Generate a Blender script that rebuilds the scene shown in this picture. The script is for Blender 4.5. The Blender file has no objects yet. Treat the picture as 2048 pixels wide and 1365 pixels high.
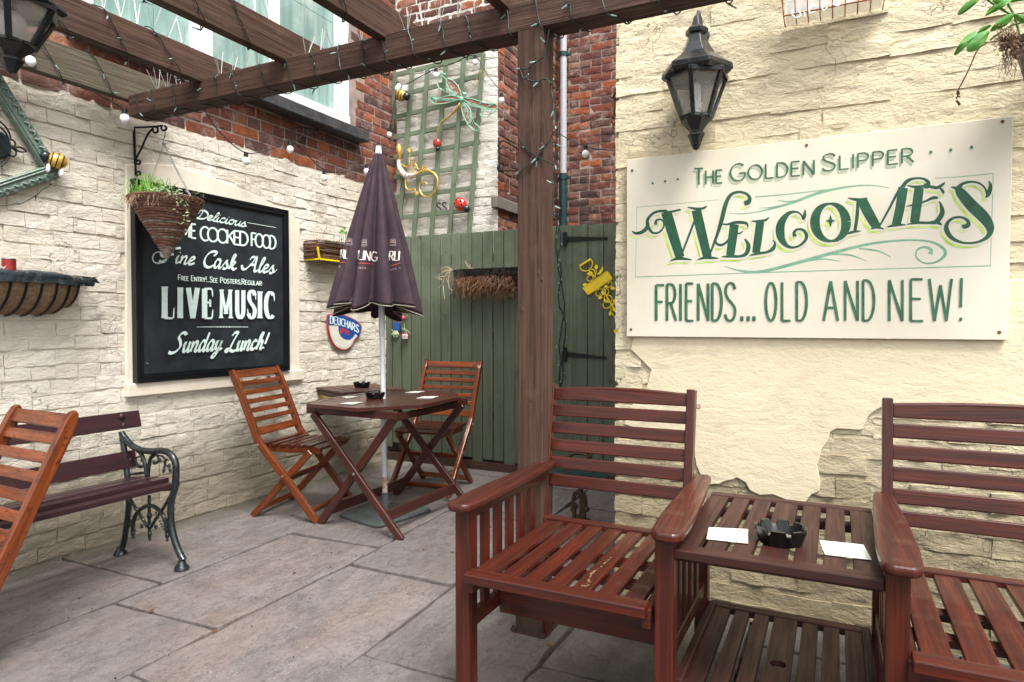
import bpy, bmesh, math, random
from math import sin, cos, pi, radians, atan, sqrt, atan2, hypot
from mathutils import Vector, Matrix, noise
from mathutils.bvhtree import BVHTree
random.seed(11)
sc = bpy.context.scene
# ---------------------------------------------------------------- camera
FPX, CAMH, YAW, PIT = 1320.0, 1.2, radians(26.2), atan(32.5 / 1320.0)
cam_d = bpy.data.cameras.new('camera')
cam = bpy.data.objects.new('camera', cam_d)
sc.collection.objects.link(cam)
cam.location = (0, 0, CAMH)
cam.rotation_euler = (pi / 2 - PIT, 0, YAW)
cam_d.sensor_width = 36.0
cam_d.lens = 36.0 * FPX / 2048.0
cam_d.clip_start = 0.05
cam_d.clip_end = 2000
sc.camera = cam
sc.render.resolution_x, sc.render.resolution_y = 1024, 682
# ---------------------------------------------------------------- world and sun
SUN_EL, SUN_AZ = radians(60), radians(128)      # azimuth measured from +Y towards +X
w = bpy.data.worlds.new('World'); sc.world = w; w.use_nodes = True
nt = w.node_tree; nt.nodes.clear()
sky = nt.nodes.new('ShaderNodeTexSky'); sky.sky_type = 'NISHITA'; sky.sun_disc = False
sky.sun_elevation = SUN_EL; sky.sun_rotation = SUN_AZ
sky.dust_density = 4.0; sky.air_density = 1.0; sky.ozone_density = 1.0
hs = nt.nodes.new('ShaderNodeHueSaturation'); hs.inputs['Saturation'].default_value = 0.13
bg = nt.nodes.new('ShaderNodeBackground'); bg.inputs['Strength'].default_value = 0.15
wo = nt.nodes.new('ShaderNodeOutputWorld')
nt.links.new(sky.outputs[0], hs.inputs['Color']); nt.links.new(hs.outputs[0], bg.inputs['Color']); nt.links.new(bg.outputs[0], wo.inputs[0])
sd = bpy.data.lights.new('sun', 'SUN'); sd.energy = 1.9; sd.angle = radians(22); sd.color = (1.0, 0.96, 0.9)
sun = bpy.data.objects.new('sun', sd); sc.collection.objects.link(sun)
sdir = Vector((sin(SUN_AZ) * cos(SUN_EL), cos(SUN_AZ) * cos(SUN_EL), sin(SUN_EL)))
sun.rotation_euler = sdir.to_track_quat('Z', 'Y').to_euler()
sc.view_settings.view_transform = 'Standard'; sc.view_settings.look = 'None'
sc.view_settings.exposure = 1.42; sc.view_settings.gamma = 1.0; sc.view_settings.use_curve_mapping = False
sc.cycles.max_bounces = 8; sc.cycles.diffuse_bounces = 5; sc.cycles.use_denoising = True

# ---------------------------------------------------------------- surveying: a sight line of the photograph met with a real plane
_F = Vector((-sin(YAW) * cos(PIT), cos(YAW) * cos(PIT), -sin(PIT)))
_R = Vector((cos(YAW), sin(YAW), 0))
_U = _R.cross(_F)
ORG = Vector((0, 0, CAMH))
def sight(x, y):
    return _F + _R * ((x - 1024) / FPX) + _U * ((682.5 - y) / FPX)
def on(ax, val, x, y):
    d = sight(x, y); t = (val - ORG[ax]) / d[ax]
    return ORG + d * t
onX = lambda X: (lambda x, y: on(0, X, x, y))
onY = lambda Y: (lambda x, y: on(1, Y, x, y))
onZ = lambda Z: (lambda x, y: on(2, Z, x, y))

# ---------------------------------------------------------------- materials
class NT:
    def __init__(s, name):
        s.m = bpy.data.materials.new(name); s.m.use_nodes = True
        s.t = s.m.node_tree; s.b = s.t.nodes['Principled BSDF']
        s.b.inputs['Specular IOR Level'].default_value = 0.4
    def n(s, typ, ins=None, **kw):
        x = s.t.nodes.new('ShaderNode' + typ)
        for k, v in kw.items(): setattr(x, k, v)
        for k, v in (ins or {}).items():
            if isinstance(v, bpy.types.NodeSocket): s.t.links.new(v, x.inputs[k])
            else: x.inputs[k].default_value = v
        return x
    def coord(s, kind='world', scale=(1, 1, 1)):
        if kind == 'world': v = s.n('NewGeometry').outputs['Position']
        else:
            v = s.n('TexCoord').outputs['UV' if kind == 'uv' else 'Object']
            r = s.n('ObjectInfo').outputs['Random']
            off = s.n('VectorMath', {0: (13.7, 7.3, 9.1)}, operation='SCALE'); s.t.links.new(r, off.inputs['Scale'])
            v = s.n('VectorMath', {0: v, 1: off.outputs[0]}, operation='ADD').outputs[0]
        if tuple(scale) != (1, 1, 1):
            v = s.n('VectorMath', {0: v, 1: scale}, operation='MULTIPLY').outputs[0]
        return v
    def noise(s, v, scale, detail=5, rough=.6, dist=0):
        return s.n('TexNoise', {'Vector': v, 'Scale': scale, 'Detail': detail, 'Roughness': rough, 'Distortion': dist}).outputs['Fac']
    def ramp(s, fac, lo, hi, a=0.0, b=1.0):
        return s.n('MapRange', {'Value': fac, 'From Min': lo, 'From Max': hi, 'To Min': a, 'To Max': b}, interpolation_type='SMOOTHSTEP').outputs[0]
    def mix(s, fac, a, b, mode='MIX'):
        x = s.n('Mix', None, data_type='RGBA', blend_type=mode)
        for k, v in ((0, fac), (6, a), (7, b)):
            if isinstance(v, bpy.types.NodeSocket): s.t.links.new(v, x.inputs[k])
            else: x.inputs[k].default_value = (v if k == 0 or len(v) == 4 else (*v, 1))
        return x.outputs[2]
    def mul(s, a, b):
        return s.n('Math', {0: a, 1: b}, operation='MULTIPLY').outputs[0]
    def add(s, a, b):
        return s.n('Math', {0: a, 1: b}, operation='ADD').outputs[0]
    def bump(s, h, dist, strength=1.0, prev=None):
        i = {'Height': h, 'Distance': dist, 'Strength': strength}
        if prev is not None: i['Normal'] = prev
        return s.n('Bump', i).outputs[0]
    def out(s, col=None, rough=None, nrm=None, metal=None, coat=None, spec=None):
        for k, v in (('Base Color', col), ('Roughness', rough), ('Normal', nrm), ('Metallic', metal), ('Coat Weight', coat), ('Specular IOR Level', spec)):
            if v is None: continue
            if isinstance(v, bpy.types.NodeSocket): s.t.links.new(v, s.b.inputs[k])
            elif k == 'Base Color': s.b.inputs[k].default_value = (*v, 1)
            else: s.b.inputs[k].default_value = v
        return s.m
MT = {}
def simple(name, col, rough=.5, metal=0, var=.25, nscale=14, bump=.0015, bscale=60, coat=0, col2=None, kind='obj'):
    s = NT(name); c = s.coord(kind)
    n = s.ramp(s.noise(c, nscale), .3, .7)
    c2 = col2 or tuple(x * (1 - var) for x in col)
    b = s.bump(s.noise(c, bscale, 4), bump) if bump else None
    r = s.ramp(s.noise(c, nscale * 2.3), .3, .7, max(rough - .08, .05), min(rough + .12, 1))
    MT[name] = s.out(s.mix(n, col, c2), r, b, metal, coat); return MT[name]
def wood(name, col, col2, rough=.4, coat=0, grain=1.0, worn=None, wornamt=.62, bump=.0006, blotch=None):
    s = NT(name); c = s.coord('uv'); g = s.n('VectorMath', {0: c, 1: (2.2, 55 * grain, 1)}, operation='MULTIPLY').outputs[0]
    g1 = s.noise(g, 1.0, 6, .65, .4); g2 = s.noise(s.n('VectorMath', {0: c, 1: (5, 170 * grain, 1)}, operation='MULTIPLY').outputs[0], 1.0, 3)
    col_ = s.mix(s.ramp(g1, .32, .68), col, col2)
    col_ = s.mix(s.ramp(g2, .42, .75, 0, .45), col_, tuple(x * .45 for x in col2))
    big = s.noise(s.n('VectorMath', {0: c, 1: (3, 9, 1)}, operation='MULTIPLY').outputs[0], 1.0, 4)
    col_ = s.mix(s.ramp(big, .35, .75, 0, .4), col_, tuple(x * .55 for x in col))
    rr = s.ramp(g1, .3, .7, max(rough - .1, .08), rough + .15)
    if blotch:
        bn = s.ramp(s.noise(s.coord('world'), 7, 5, .65), .5, .72)
        col_ = s.mix(s.mul(bn, .8), col_, blotch)
    if worn:
        wn = s.ramp(s.noise(s.coord('world'), 38, 5, .7), wornamt, wornamt + .06)
        col_ = s.mix(s.mul(wn, .75), col_, worn)
    MT[name] = s.out(col_, rr, s.bump(s.add(g1, s.mul(g2, .5)), bump), 0, coat, .28); return MT[name]
wood('wood_pergola', (.088, .046, .032), (.034, .0165, .012), .7, 0, 1.0, (.24, .17, .12), .68, .004, (.085, .045, .032))
wood('wood_pergola_grey', (.12, .1, .075), (.07, .055, .042), .85, 0, 1.0, (.07, .085, .035), .56, .004, (.085, .055, .043))
wood('wood_chair', (.21, .050, .013), (.075, .017, .0065), .3, .3, .7, (.035, .012, .008), .57)
wood('wood_table', (.075, .021, .016), (.04, .012, .01), .34, .3, .8, (.4, .3, .24), .73)
wood('wood_seat', (.078, .0145, .0075), (.026, .0062, .0042), .34, .15, .9, (.022, .009, .007), .64, .0012)
wood('wood_shelf', (.048, .0135, .009), (.018, .006, .0045), .5, .05, .8, (.16, .11, .09), .76)
wood('wood_bench', (.045, .017, .021), (.024, .010, .013), .38, .25, .8, (.5, .36, .25), .73)
wood('wood_slatted', (.085, .034, .028), (.05, .02, .018), .5, .1, .8)
wood('wood_sawn', (.55, .38, .17), (.4, .25, .1), .7)
# green fence paint over wood
def fence_mat(name, a, b, worn):
    s = NT(name); c = s.coord('uv'); g = s.n('VectorMath', {0: c, 1: (2.0, 48, 1)}, operation='MULTIPLY').outputs[0]
    g1 = s.noise(g, 1, 6, .65, .5)
    r = s.n('ObjectInfo').outputs['Random']
    col = s.mix(s.ramp(g1, .25, .75), a, b)
    col = s.mix(s.mul(r, .35), col, tuple(x * .6 for x in a))
    pos = s.coord('world')
    sep = s.n('SeparateXYZ', {0: pos}).outputs
    low = s.n('MapRange', {'Value': sep[2], 'From Min': 2.0, 'From Max': .9, 'To Min': .55, 'To Max': .0}).outputs[0]
    pale = s.mul(low, s.ramp(s.noise(pos, 3, 4), .3, .7))
    col = s.mix(pale, col, (.19, .24, .165))                         # patchily paler towards the top
    kn = s.ramp(s.noise(s.n('VectorMath', {0: pos, 1: (1, 1, .5)}, operation='MULTIPLY').outputs[0], 19, 2, .5), .68, .76, 0, .7)
    col = s.mix(kn, col, tuple(x * .35 for x in b))
    wn = s.ramp(s.noise(s.n('VectorMath', {0: pos, 1: (1, 1, .35)}, operation='MULTIPLY').outputs[0], 45, 5, .7), .67, .71)
    col = s.mix(s.mul(wn, .7), col, worn)
    return s.out(col, s.ramp(g1, .3, .7, .5, .75), s.bump(s.add(g1, s.mul(wn, -1)), .0022))
MT['fence_green'] = fence_mat('fence_green', (.10, .117, .080), (.052, .064, .042), (.3, .3, .24))
MT['trellis_green'] = fence_mat('trellis_green', (.13, .165, .11), (.09, .12, .08), (.3, .32, .26))
# thickly painted brick
def painted(name, a, b, dirt, low=.55, bs=1.0):
    s = NT(name); p = s.coord('world'); sep = s.n('SeparateXYZ', {0: p}).outputs
    ps = s.n('VectorMath', {0: p, 1: (1, 1, 2.1)}, operation='MULTIPLY').outputs[0]
    col = s.mix(s.ramp(s.noise(p, 2.3, 5), .3, .7), a, b)
    col = s.mix(s.ramp(s.noise(p, 11, 6, .7), .52, .74, 0, .42), col, tuple(x * .74 for x in b))
    # rising dirt near the ground, ragged
    dn = s.add(s.n('MapRange', {'Value': sep[2], 'From Min': low, 'From Max': 0.0, 'To Min': -.25, 'To Max': .95}).outputs[0], s.mul(s.noise(ps, 5, 6, .7), .6))
    col = s.mix(s.ramp(dn, .25, .95, 0, .85), col, dirt)
    gr = s.ramp(s.noise(s.n('VectorMath', {0: p, 1: (2.0, 2.0, 4.2)}, operation='MULTIPLY').outputs[0], 1.6, 8, .78), .52, .68, 0, .38 if 'cream' in name else .34)
    col = s.mix(gr, col, tuple(x * .62 for x in b))
    # run-down stains, ragged and vertical
    st = s.ramp(s.noise(s.n('VectorMath', {0: p, 1: (7, 7, .7)}, operation='MULTIPLY').outputs[0], 1.0, 6, .7), .6, .72, 0, .25)
    col = s.mix(st, col, tuple(x * .7 for x in b))
    # fine pits and hair cracks
    v = s.n('TexVoronoi', {'Vector': s.n('VectorMath', {0: p, 1: s.n('VectorMath', {0: s.n('TexNoise', {'Vector': p, 'Scale': 9.0, 'Detail': 4.0}).outputs['Color'], 1: (.28, .28, .28)}, operation='MULTIPLY').outputs[0]}, operation='ADD').outputs[0], 'Scale': 6.5}, feature='DISTANCE_TO_EDGE')
    crack = s.mul(s.ramp(v.outputs['Distance'], .010, .0, 0, 1), s.ramp(s.noise(p, 3.1, 3), .50, .60))
    pit = s.ramp(s.noise(p, 95, 3, .6), .7, .76)
    col = s.mix(s.mul(crack, .75 if name != 'render_cream' else .0), col, (.12, .09, .06))
    col = s.mix(s.mul(pit, .45), col, (.2, .15, .1))
    n1 = s.noise(ps, 7, 4, .6, .6); n2 = s.noise(ps, 24, 6, .68, .8); n3 = s.noise(p, 70, 6, .75)
    nb = s.bump(n1, .016 * bs); nb = s.bump(n2, .013 * bs, 1, nb); nb = s.bump(n3, .0045 * bs, 1, nb)
    nb = s.bump(s.mul(crack, -1), .006 if name != 'render_cream' else .0001, 1, nb)
    return s.out(col, .62, nb, spec=.3)
MT['paint_white'] = painted('paint_white', (.71, .665, .58), (.63, .58, .485), (.21, .175, .125), .85, .72)
MT['paint_cream'] = painted('paint_cream', (.70, .615, .44), (.64, .555, .375), (.24, .195, .115), 1.2, .72)
MT['render_cream'] = painted('render_cream', (.70, .615, .44), (.665, .58, .40), (.33, .27, .17), .6, .26)
MT['paint_chimney'] = painted('paint_chimney', (.80, .77, .70), (.70, .66, .59), (.4, .36, .3), 1.2)
simple('surround', (.70, .64, .53), .55, var=.12, nscale=5, bump=.002, bscale=40, kind='world')
# raw brick and mortar
def brickm():
    s = NT('red_brick'); isl = s.n('NewGeometry').outputs['Random Per Island']; ob = s.n('ObjectInfo').outputs['Random']
    r = s.n('Math', {0: s.add(isl, ob)}, operation='FRACT').outputs[0]
    cr = s.n('ValToRGB'); e = cr.color_ramp; e.interpolation = 'CONSTANT'
    cols = [(0, (.27, .075, .04)), (.14, (.14, .05, .04)), (.30, (.44, .12, .038)), (.42, (.075, .045, .048)), (.54, (.2, .065, .045)), (.68, (.06, .042, .046)), (.78, (.34, .14, .08)), (.9, (.17, .095, .08))]
    e.elements[0].position = 0; e.elements[0].color = (*cols[0][1], 1); e.elements[1].position = cols[1][0]; e.elements[1].color = (*cols[1][1], 1)
    for q, c in cols[2:]:
        el = e.elements.new(q); el.color = (*c, 1)
    s.t.links.new(r, cr.inputs[0]); p = s.coord('world')
    col = s.mix(s.ramp(s.noise(p, 18, 6, .7), .35, .7, 0, .55), s.mix(.22, cr.outputs[0], (.17, .075, .055)), (.09, .045, .04))
    col = s.mix(s.ramp(s.noise(p, 8, 7, .8), .5, .64, 0, .65), col, (.34, .24, .2))
    col = s.mix(s.ramp(s.noise(s.n('VectorMath', {0: p, 1: (3, 3, 3)}, operation='ADD').outputs[0], 22, 5, .7), .6, .7, 0, .5), col, (.34, .14, .07))
    nb = s.bump(s.noise(p, 30, 6, .7), .012); nb = s.bump(s.noise(p, 120, 4), .003, 1, nb)
    MT['red_brick'] = s.out(col, .85, nb, spec=.2)
brickm()
simple('mortar', (.36, .29, .25), .95, col2=(.2, .155, .135), nscale=9, bump=.006, bscale=50, kind='world')
# paving
def stone():
    s = NT('flagstone'); p = s.coord('world'); ob = s.n('ObjectInfo').outputs['Random']
    st = s.n('VectorMath', {0: p, 1: (2.2, .9, 1)}, operation='MULTIPLY').outputs[0]
    n1 = s.noise(st, 5.5, 10, .74, .1)
    col = s.mix(s.ramp(n1, .34, .66), (.145, .122, .116), (.275, .24, .228))
    col = s.mix(s.ramp(s.noise(st, 1.1, 8, .75), .45, .62, 0, .55), col, (.255, .192, .155))
    col = s.mix(s.ramp(ob, 0, 1, 0, .4), col, (.16, .145, .14))
    riv = s.noise(st, 2.3, 10, .66)
    r1 = s.ramp(riv, .497, .503); r2 = s.ramp(riv, .568, .573); r3 = s.ramp(riv, .425, .431)
    steps = s.add(s.add(r1, r2), r3)
    col = s.mix(s.mul(s.ramp(steps, 0, 3), .22), col, (.31, .275, .26))
    line = s.mul(r1, s.ramp(riv, .515, .503)); col = s.mix(s.mul(line, .5), col, (.09, .08, .077))
    col = s.mix(s.ramp(s.noise(p, 30, 8, .82), .47, .66, 0, .6), col, (.115, .1, .095))
    col = s.mix(s.ramp(s.noise(p, 150, 4, .7), .5, .7, 0, .55), col, (.32, .29, .275))
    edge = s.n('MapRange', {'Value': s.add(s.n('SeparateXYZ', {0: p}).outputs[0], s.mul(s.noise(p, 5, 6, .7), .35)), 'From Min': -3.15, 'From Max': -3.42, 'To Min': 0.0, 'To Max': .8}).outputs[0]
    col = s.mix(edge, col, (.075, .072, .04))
    sp = s.ramp(s.noise(p, 70, 2, .5), .71, .74); col = s.mix(s.mul(sp, .7), col, (.42, .41, .39))
    sp2 = s.ramp(s.noise(p, 7, 6, .8), .68, .73); col = s.mix(s.mul(sp2, .45), col, (.5, .47, .44))
    dk = s.ramp(s.noise(s.n('VectorMath', {0: p, 1: (5, 5, 5)}, operation='ADD').outputs[0], 60, 1), .76, .78); col = s.mix(s.mul(dk, .8), col, (.04, .035, .03))
    sep = s.n('SeparateXYZ', {0: p}).outputs
    mo = s.add(s.mul(s.noise(p, 4, 6, .7), 1.2), s.n('MapRange', {'Value': sep[1], 'From Min': 3.4, 'From Max': 4.8, 'To Min': -.35, 'To Max': .05}).outputs[0])
    col = s.mix(s.ramp(mo, .55, .85, 0, .6), col, (.15, .17, .09))
    right_dark = s.mul(s.n('MapRange', {'Value': sep[0], 'From Min': -1.15, 'From Max': -.7}).outputs[0], s.ramp(s.noise(p, 2, 4), .2, .5))
    col = s.mix(s.mul(right_dark, .75), col, (.05, .045, .035))              # paving darker to the right, under the seats
    nb = s.bump(n1, .012); nb = s.bump(steps, .004, 1, nb); nb = s.bump(s.noise(p, 30, 9, .8), .012, 1, nb); nb = s.bump(s.noise(p, 120, 4), .0022, 1, nb)
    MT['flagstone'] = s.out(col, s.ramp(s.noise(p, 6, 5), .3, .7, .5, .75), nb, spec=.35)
stone()
simple('soil', (.016, .013, .011), 1, col2=(.028, .03, .014), nscale=6, bump=.01, bscale=60, kind='world')
simple('iron', (.012, .016, .018), .22, .3, bump=.002, bscale=70, coat=.5, col2=(.02, .03, .03))
simple('iron_dull', (.009, .009, .010), .5, .3, bump=.001, bscale=90)
simple('iron_rusty', (.03, .02, .016), .6, .2, bump=.002, bscale=60, col2=(.07, .035, .02))
simple('lamp_black', (.005, .007, .009), .3, .0, bump=.0008, bscale=60, coat=.2, col2=(.010, .013, .015))
simple('black_plastic', (.003, .003, .0035), .3, bump=.0003, bscale=80, coat=.1)
simple('board_black', (.008, .011, .0135), .55, bump=.001, bscale=30, col2=(.02, .027, .032), nscale=6)
simple('board_frame', (.006, .008, .010), .34, nscale=2, bump=0)
simple('letter_white', (.66, .8, .76), .6, var=.12, nscale=40, bump=0)
simple('sign_board', (.71, .67, .56), .5, col2=(.65, .595, .47), nscale=2.2, bump=.0006, bscale=30, kind='world')
simple('sign_dark_green', (.008, .062, .028), .5, col2=(.018, .10, .048), nscale=22, bump=0, kind='world')
simple('sign_mid_green', (.02, .095, .045), .5, bump=0, col2=(.05, .16, .085), nscale=25, kind='world')
simple('sign_pale_green', (.2, .42, .27), .5, bump=0, nscale=25, kind='world')
simple('sign_shadow_green', (.4, .5, .34), .5, bump=0)
simple('sign_lime', (.36, .6, .03), .5, bump=0, col2=(.66, .84, .25), nscale=20)
simple('white_paint', (.74, .77, .78), .4, var=.15, nscale=8, bump=.0006, bscale=40)
simple('canopy', (.043, .024, .032), .85, col2=(.027, .015, .025), nscale=5, bump=.0008, bscale=300)
simple('canopy_trim', (.33, .31, .24), .7, bump=0)
simple('print_white', (.72, .68, .64), .7, bump=0)
simple('print_red', (.5, .07, .05), .6, bump=0)
simple('print_grey', (.3, .25, .25), .7, bump=0)
simple('pole_white', (.55, .57, .58), .4, var=.12, bump=.0003, coat=.2)
simple('rust', (.3, .1, .025), .8, col2=(.55, .5, .45), nscale=50, bump=.001)
simple('plate_steel', (.12, .145, .14), .5, .3, col2=(.07, .08, .08), bump=.001)
simple('stone_sill', (.028, .03, .034), .5, bump=.002, bscale=40, col2=(.06, .06, .062))
simple('cable_green', (.008, .022, .016), .5, bump=0)
simple('cable_black', (.01, .01, .011), .5, bump=0)
simple('mini_bulb', (.22, .36, .31), .2, bump=0)
simple('spike_wire', (.5, .53, .5), .35, .6, bump=0)
simple('globe_white', (.82, .84, .85), .18, bump=0, var=.04)
simple('yellow', (.9, .68, .008), .35, var=.12, bump=.0005, coat=.2)
simple('gold', (.62, .36, .06), .25, .6, col2=(.8, .55, .15), nscale=30, bump=.001)
simple('red_gloss', (.42, .015, .01), .12, .2, coat=.8, bump=0, col2=(.6, .04, .015))
simple('steel_blue_black', (.02, .03, .035), .25, .4, coat=.3, bump=.0005)
simple('cream_enamel', (.75, .72, .66), .4, col2=(.6, .35, .2), nscale=60, bump=.0006)
simple('turquoise', (.05, .32, .28), .3, bump=0)
simple('jewel_blue', (.08, .3, .42), .15, coat=.5, bump=0)
simple('jewel_orange', (.6, .25, .05), .15, coat=.5, bump=0)
simple('dead_leaf', (.12, .05, .02), .8, bump=0)
simple('wing_rust', (.36, .13, .08), .5, bump=.0005)
simple('wing_green', (.18, .42, .29), .4, bump=.0005, col2=(.3, .55, .4))
simple('copper', (.3, .12, .05), .4, .7, bump=.0005)
simple('wicker_dark', (.115, .05, .035), .6, col2=(.2, .1, .07), nscale=50, bump=.001)
simple('wicker_grey', (.35, .27, .24), .75, col2=(.18, .13, .11), nscale=50, bump=.001)
simple('twig', (.2, .14, .1), .85, col2=(.34, .28, .23), nscale=30, bump=.001)
simple('coir', (.17, .1, .055), .95, col2=(.27, .19, .12), nscale=60, bump=.006, bscale=120)
simple('coir_red', (.2, .08, .036), .95, col2=(.36, .2, .12), nscale=60, bump=.006, bscale=120)
simple('root', (.36, .24, .15), .85, bump=0)
simple('root_pale', (.5, .38, .26), .85, bump=0)
simple('leaf_green', (.055, .2, .025), .45, col2=(.1, .32, .04), nscale=20, bump=0)
simple('leaf_pale', (.2, .3, .15), .5, col2=(.42, .46, .28), nscale=50, bump=0)
simple('leaf_grass', (.12, .33, .035), .45, bump=0, col2=(.22, .42, .08))
simple('stem_brown', (.16, .07, .04), .8, bump=0)
simple('stem_green', (.08, .2, .03), .6, bump=0)
simple('bin_liner', (.012, .02, .026), .22, coat=.4, bump=.012, bscale=24, col2=(.02, .035, .042))
simple('black_liner', (.004, .0045, .005), .2, coat=.5, bump=.014, bscale=30)
simple('compost', (.06, .035, .022), 1, col2=(.2, .1, .06), nscale=80, bump=.006, bscale=80)
simple('can_red', (.33, .03, .025), .3, .2, bump=0)
simple('can_metal', (.4, .4, .42), .3, .8, bump=.0005)
simple('frame_green', (.12, .175, .145), .45, .2, col2=(.2, .26, .22), nscale=40, bump=.003, bscale=90)
simple('clip_blue', (.015, .07, .3), .35, bump=0, var=.1)
simple('clip_cream', (.66, .64, .56), .4, bump=0, var=.1)
simple('clip_red', (.5, .04, .03), .4, bump=0)
simple('mat_card', (.62, .62, .56), .6, var=.03, bump=0)
simple('mat_green', (.12, .33, .22), .6, bump=0)
simple('pipe_grey', (.42, .43, .46), .4, var=.1, bump=.0005)
simple('pipe_green', (.012, .045, .05), .35, bump=.001)
simple('paint_chip', (.16, .09, .045), .6, bump=0)
simple('pot_grey', (.13, .11, .1), .85, bump=.003, bscale=60, col2=(.2, .17, .15))
simple('lintel_stone', (.17, .15, .13), .9, bump=.004, bscale=40)
simple('strawberry', (.42, .05, .09), .35, bump=0)
simple('charcoal_paint', (.012, .012, .012), .7, bump=0)
def glassy():
    s = NT('lamp_glass'); s.b.inputs['Base Color'].default_value = (.62, .60, .56, 1); s.b.inputs['Roughness'].default_value = .12
    s.b.inputs['Alpha'].default_value = .2; s.b.inputs['Specular IOR Level'].default_value = .8
    MT['lamp_glass'] = s.m
    s = NT('plastic_clear'); s.b.inputs['Base Color'].default_value = (.8, .82, .84, 1); s.b.inputs['Roughness'].default_value = .2
    s.b.inputs['Alpha'].default_value = .6; MT['plastic_clear'] = s.m
    s = NT('window_pane'); p = s.coord('world')
    f = s.noise(s.n('VectorMath', {0: p, 1: (1, 14, .6)}, operation='MULTIPLY').outputs[0], 1, 5, .6, .5)
    col = s.mix(s.ramp(f, .3, .7), (.26, .38, .35), (.14, .24, .225))
    col = s.mix(s.ramp(s.noise(p, 2.2, 4), .5, .75, 0, .6), col, (.52, .6, .58))
    MT['window_pane'] = s.out(col, .12, None, 0, .6, .8)
glassy()
# ---------------------------------------------------------------- mesh builder
C = sc.collection
WM = {}
def frame_of(axis, up=(0, 0, 1)):
    z = Vector(axis).normalized(); u = Vector(up)
    if abs(z.dot(u.normalized())) > .98: u = Vector((1, 0, 0))
    x = u.cross(z).normalized(); y = z.cross(x)
    return x, y, z
class MB:
    def __init__(s): s.v = []; s.f = []; s.uv = []; s.mi = []; s.k = 0
    def face(s, idx, uv=None, mi=None):
        s.f.append(tuple(idx)); s.uv.append(uv); s.mi.append(s.k if mi is None else mi)
    def bar(s, p0, p1, w, t, up=(0, 0, 1), w1=None, t1=None, off=(0, 0)):
        """box from p0 to p1; t is measured along 'up' (made square to the bar), w across"""
        p0 = Vector(p0); p1 = Vector(p1); L = (p1 - p0).length
        x, y, z = frame_of(p1 - p0, up)
        w1 = w if w1 is None else w1; t1 = t if t1 is None else t1
        b = len(s.v); ro = random.uniform(0, 40)
        for p, ww, tt in ((p0, w, t), (p1, w1, t1)):
            for sx, sy in ((-1, -1), (1, -1), (1, 1), (-1, 1)):
                s.v.append(p + x * (sx * ww / 2 + off[0]) + y * (sy * tt / 2 + off[1]))
        s.face((b + 3, b + 2, b + 1, b), [(ro, ro), (ro + .02, ro), (ro + .02, ro + w), (ro, ro + w)])
        s.face((b + 4, b + 5, b + 6, b + 7), [(ro, ro), (ro + .02, ro), (ro + .02, ro + w), (ro, ro + w)])
        for i, wd in enumerate((w, t, w, t)):
            j = (i + 1) % 4; o = ro + i * .37
            s.face((b + i, b + j, b + 4 + j, b + 4 + i), [(ro, o), (ro, o + wd), (ro + L, o + wd), (ro + L, o)])
        return s
    def box(s, lo, hi):
        lo = Vector(lo); hi = Vector(hi); d = hi - lo; c = (lo + hi) / 2
        ax = max(range(3), key=lambda i: d[i])
        e = Vector((0, 0, 0)); e[ax] = d[ax] / 2
        if ax == 2: return s.bar(c - e, c + e, d[1], d[0], (1, 0, 0))
        if ax == 0: return s.bar(c - e, c + e, d[1], d[2], (0, 0, 1))
        return s.bar(c - e, c + e, d[0], d[2], (0, 0, 1))
    def tube(s, pts, r, n=6, caps=True, rs=None, closed=False):
        pts = [Vector(p) for p in pts]; m = len(pts); b = len(s.v); ro = random.uniform(0, 20)
        prev = None; rings = []; L = 0; ls = []
        for i, p in enumerate(pts):
            if closed: d = pts[(i + 1) % m] - pts[i - 1]
            else: d = pts[min(i + 1, m - 1)] - pts[max(i - 1, 0)]
            if d.length < 1e-9: d = Vector((0, 0, 1))
            d.normalize()
            if prev is None:
                x, y, _ = frame_of(d)
            else:
                x = (prev - d * prev.dot(d))
                x = x.normalized() if x.length > 1e-6 else frame_of(d)[0]
                y = d.cross(x)
            prev = x
            if i: L += (p - pts[i - 1]).length
            ls.append(L); rr = rs[i] if rs else r
            for k in range(n):
                a = 2 * pi * k / n
                s.v.append(p + x * (cos(a) * rr) + y * (sin(a) * rr))
        for i in range(m if closed else m - 1):
            i2 = (i + 1) % m
            for k in range(n):
                k2 = (k + 1) % n; u0 = ro + ls[i]; u1 = ro + (ls[i2] if i2 else L + .01); v0 = k / n * 6.28 * (rs[i] if rs else r); v1 = (k + 1) / n * 6.28 * (rs[i] if rs else r)
                s.face((b + i * n + k, b + i * n + k2, b + i2 * n + k2, b + i2 * n + k), [(u0, v0), (u0, v1), (u1, v1), (u1, v0)])
        if caps and not closed:
            s.face([b + k for k in range(n)][::-1]); s.face([b + (m - 1) * n + k for k in range(n)])
        return s
    def lathe(s, prof, c=(0, 0, 0), n=24, axis=(0, 0, 1), phase=0, fn=None):
        c = Vector(c); x, y, z = frame_of(axis, (1, 0, 0) if abs(Vector(axis).normalized().x) < .9 else (0, 1, 0)); b = len(s.v)
        for i, (r, h) in enumerate(prof):
            for k in range(n):
                a = 2 * pi * k / n + phase; rr, hh = (fn(i, a, r, h) if fn else (r, h))
                s.v.append(c + x * (cos(a) * rr) + y * (sin(a) * rr) + z * hh)
        for i in range(len(prof) - 1):
            for k in range(n):
                k2 = (k + 1) % n
                s.face((b + i * n + k, b + i * n + k2, b + (i + 1) * n + k2, b + (i + 1) * n + k), [(i * .05, k * .01), (i * .05, k * .01 + .01), (i * .05 + .05, k * .01 + .01), (i * .05 + .05, k * .01)])
        if prof[0][0] > 1e-5: s.face([b + k for k in range(n)][::-1])
        if prof[-1][0] > 1e-5: s.face([b + (len(prof) - 1) * n + k for k in range(n)])
        return s
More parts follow.
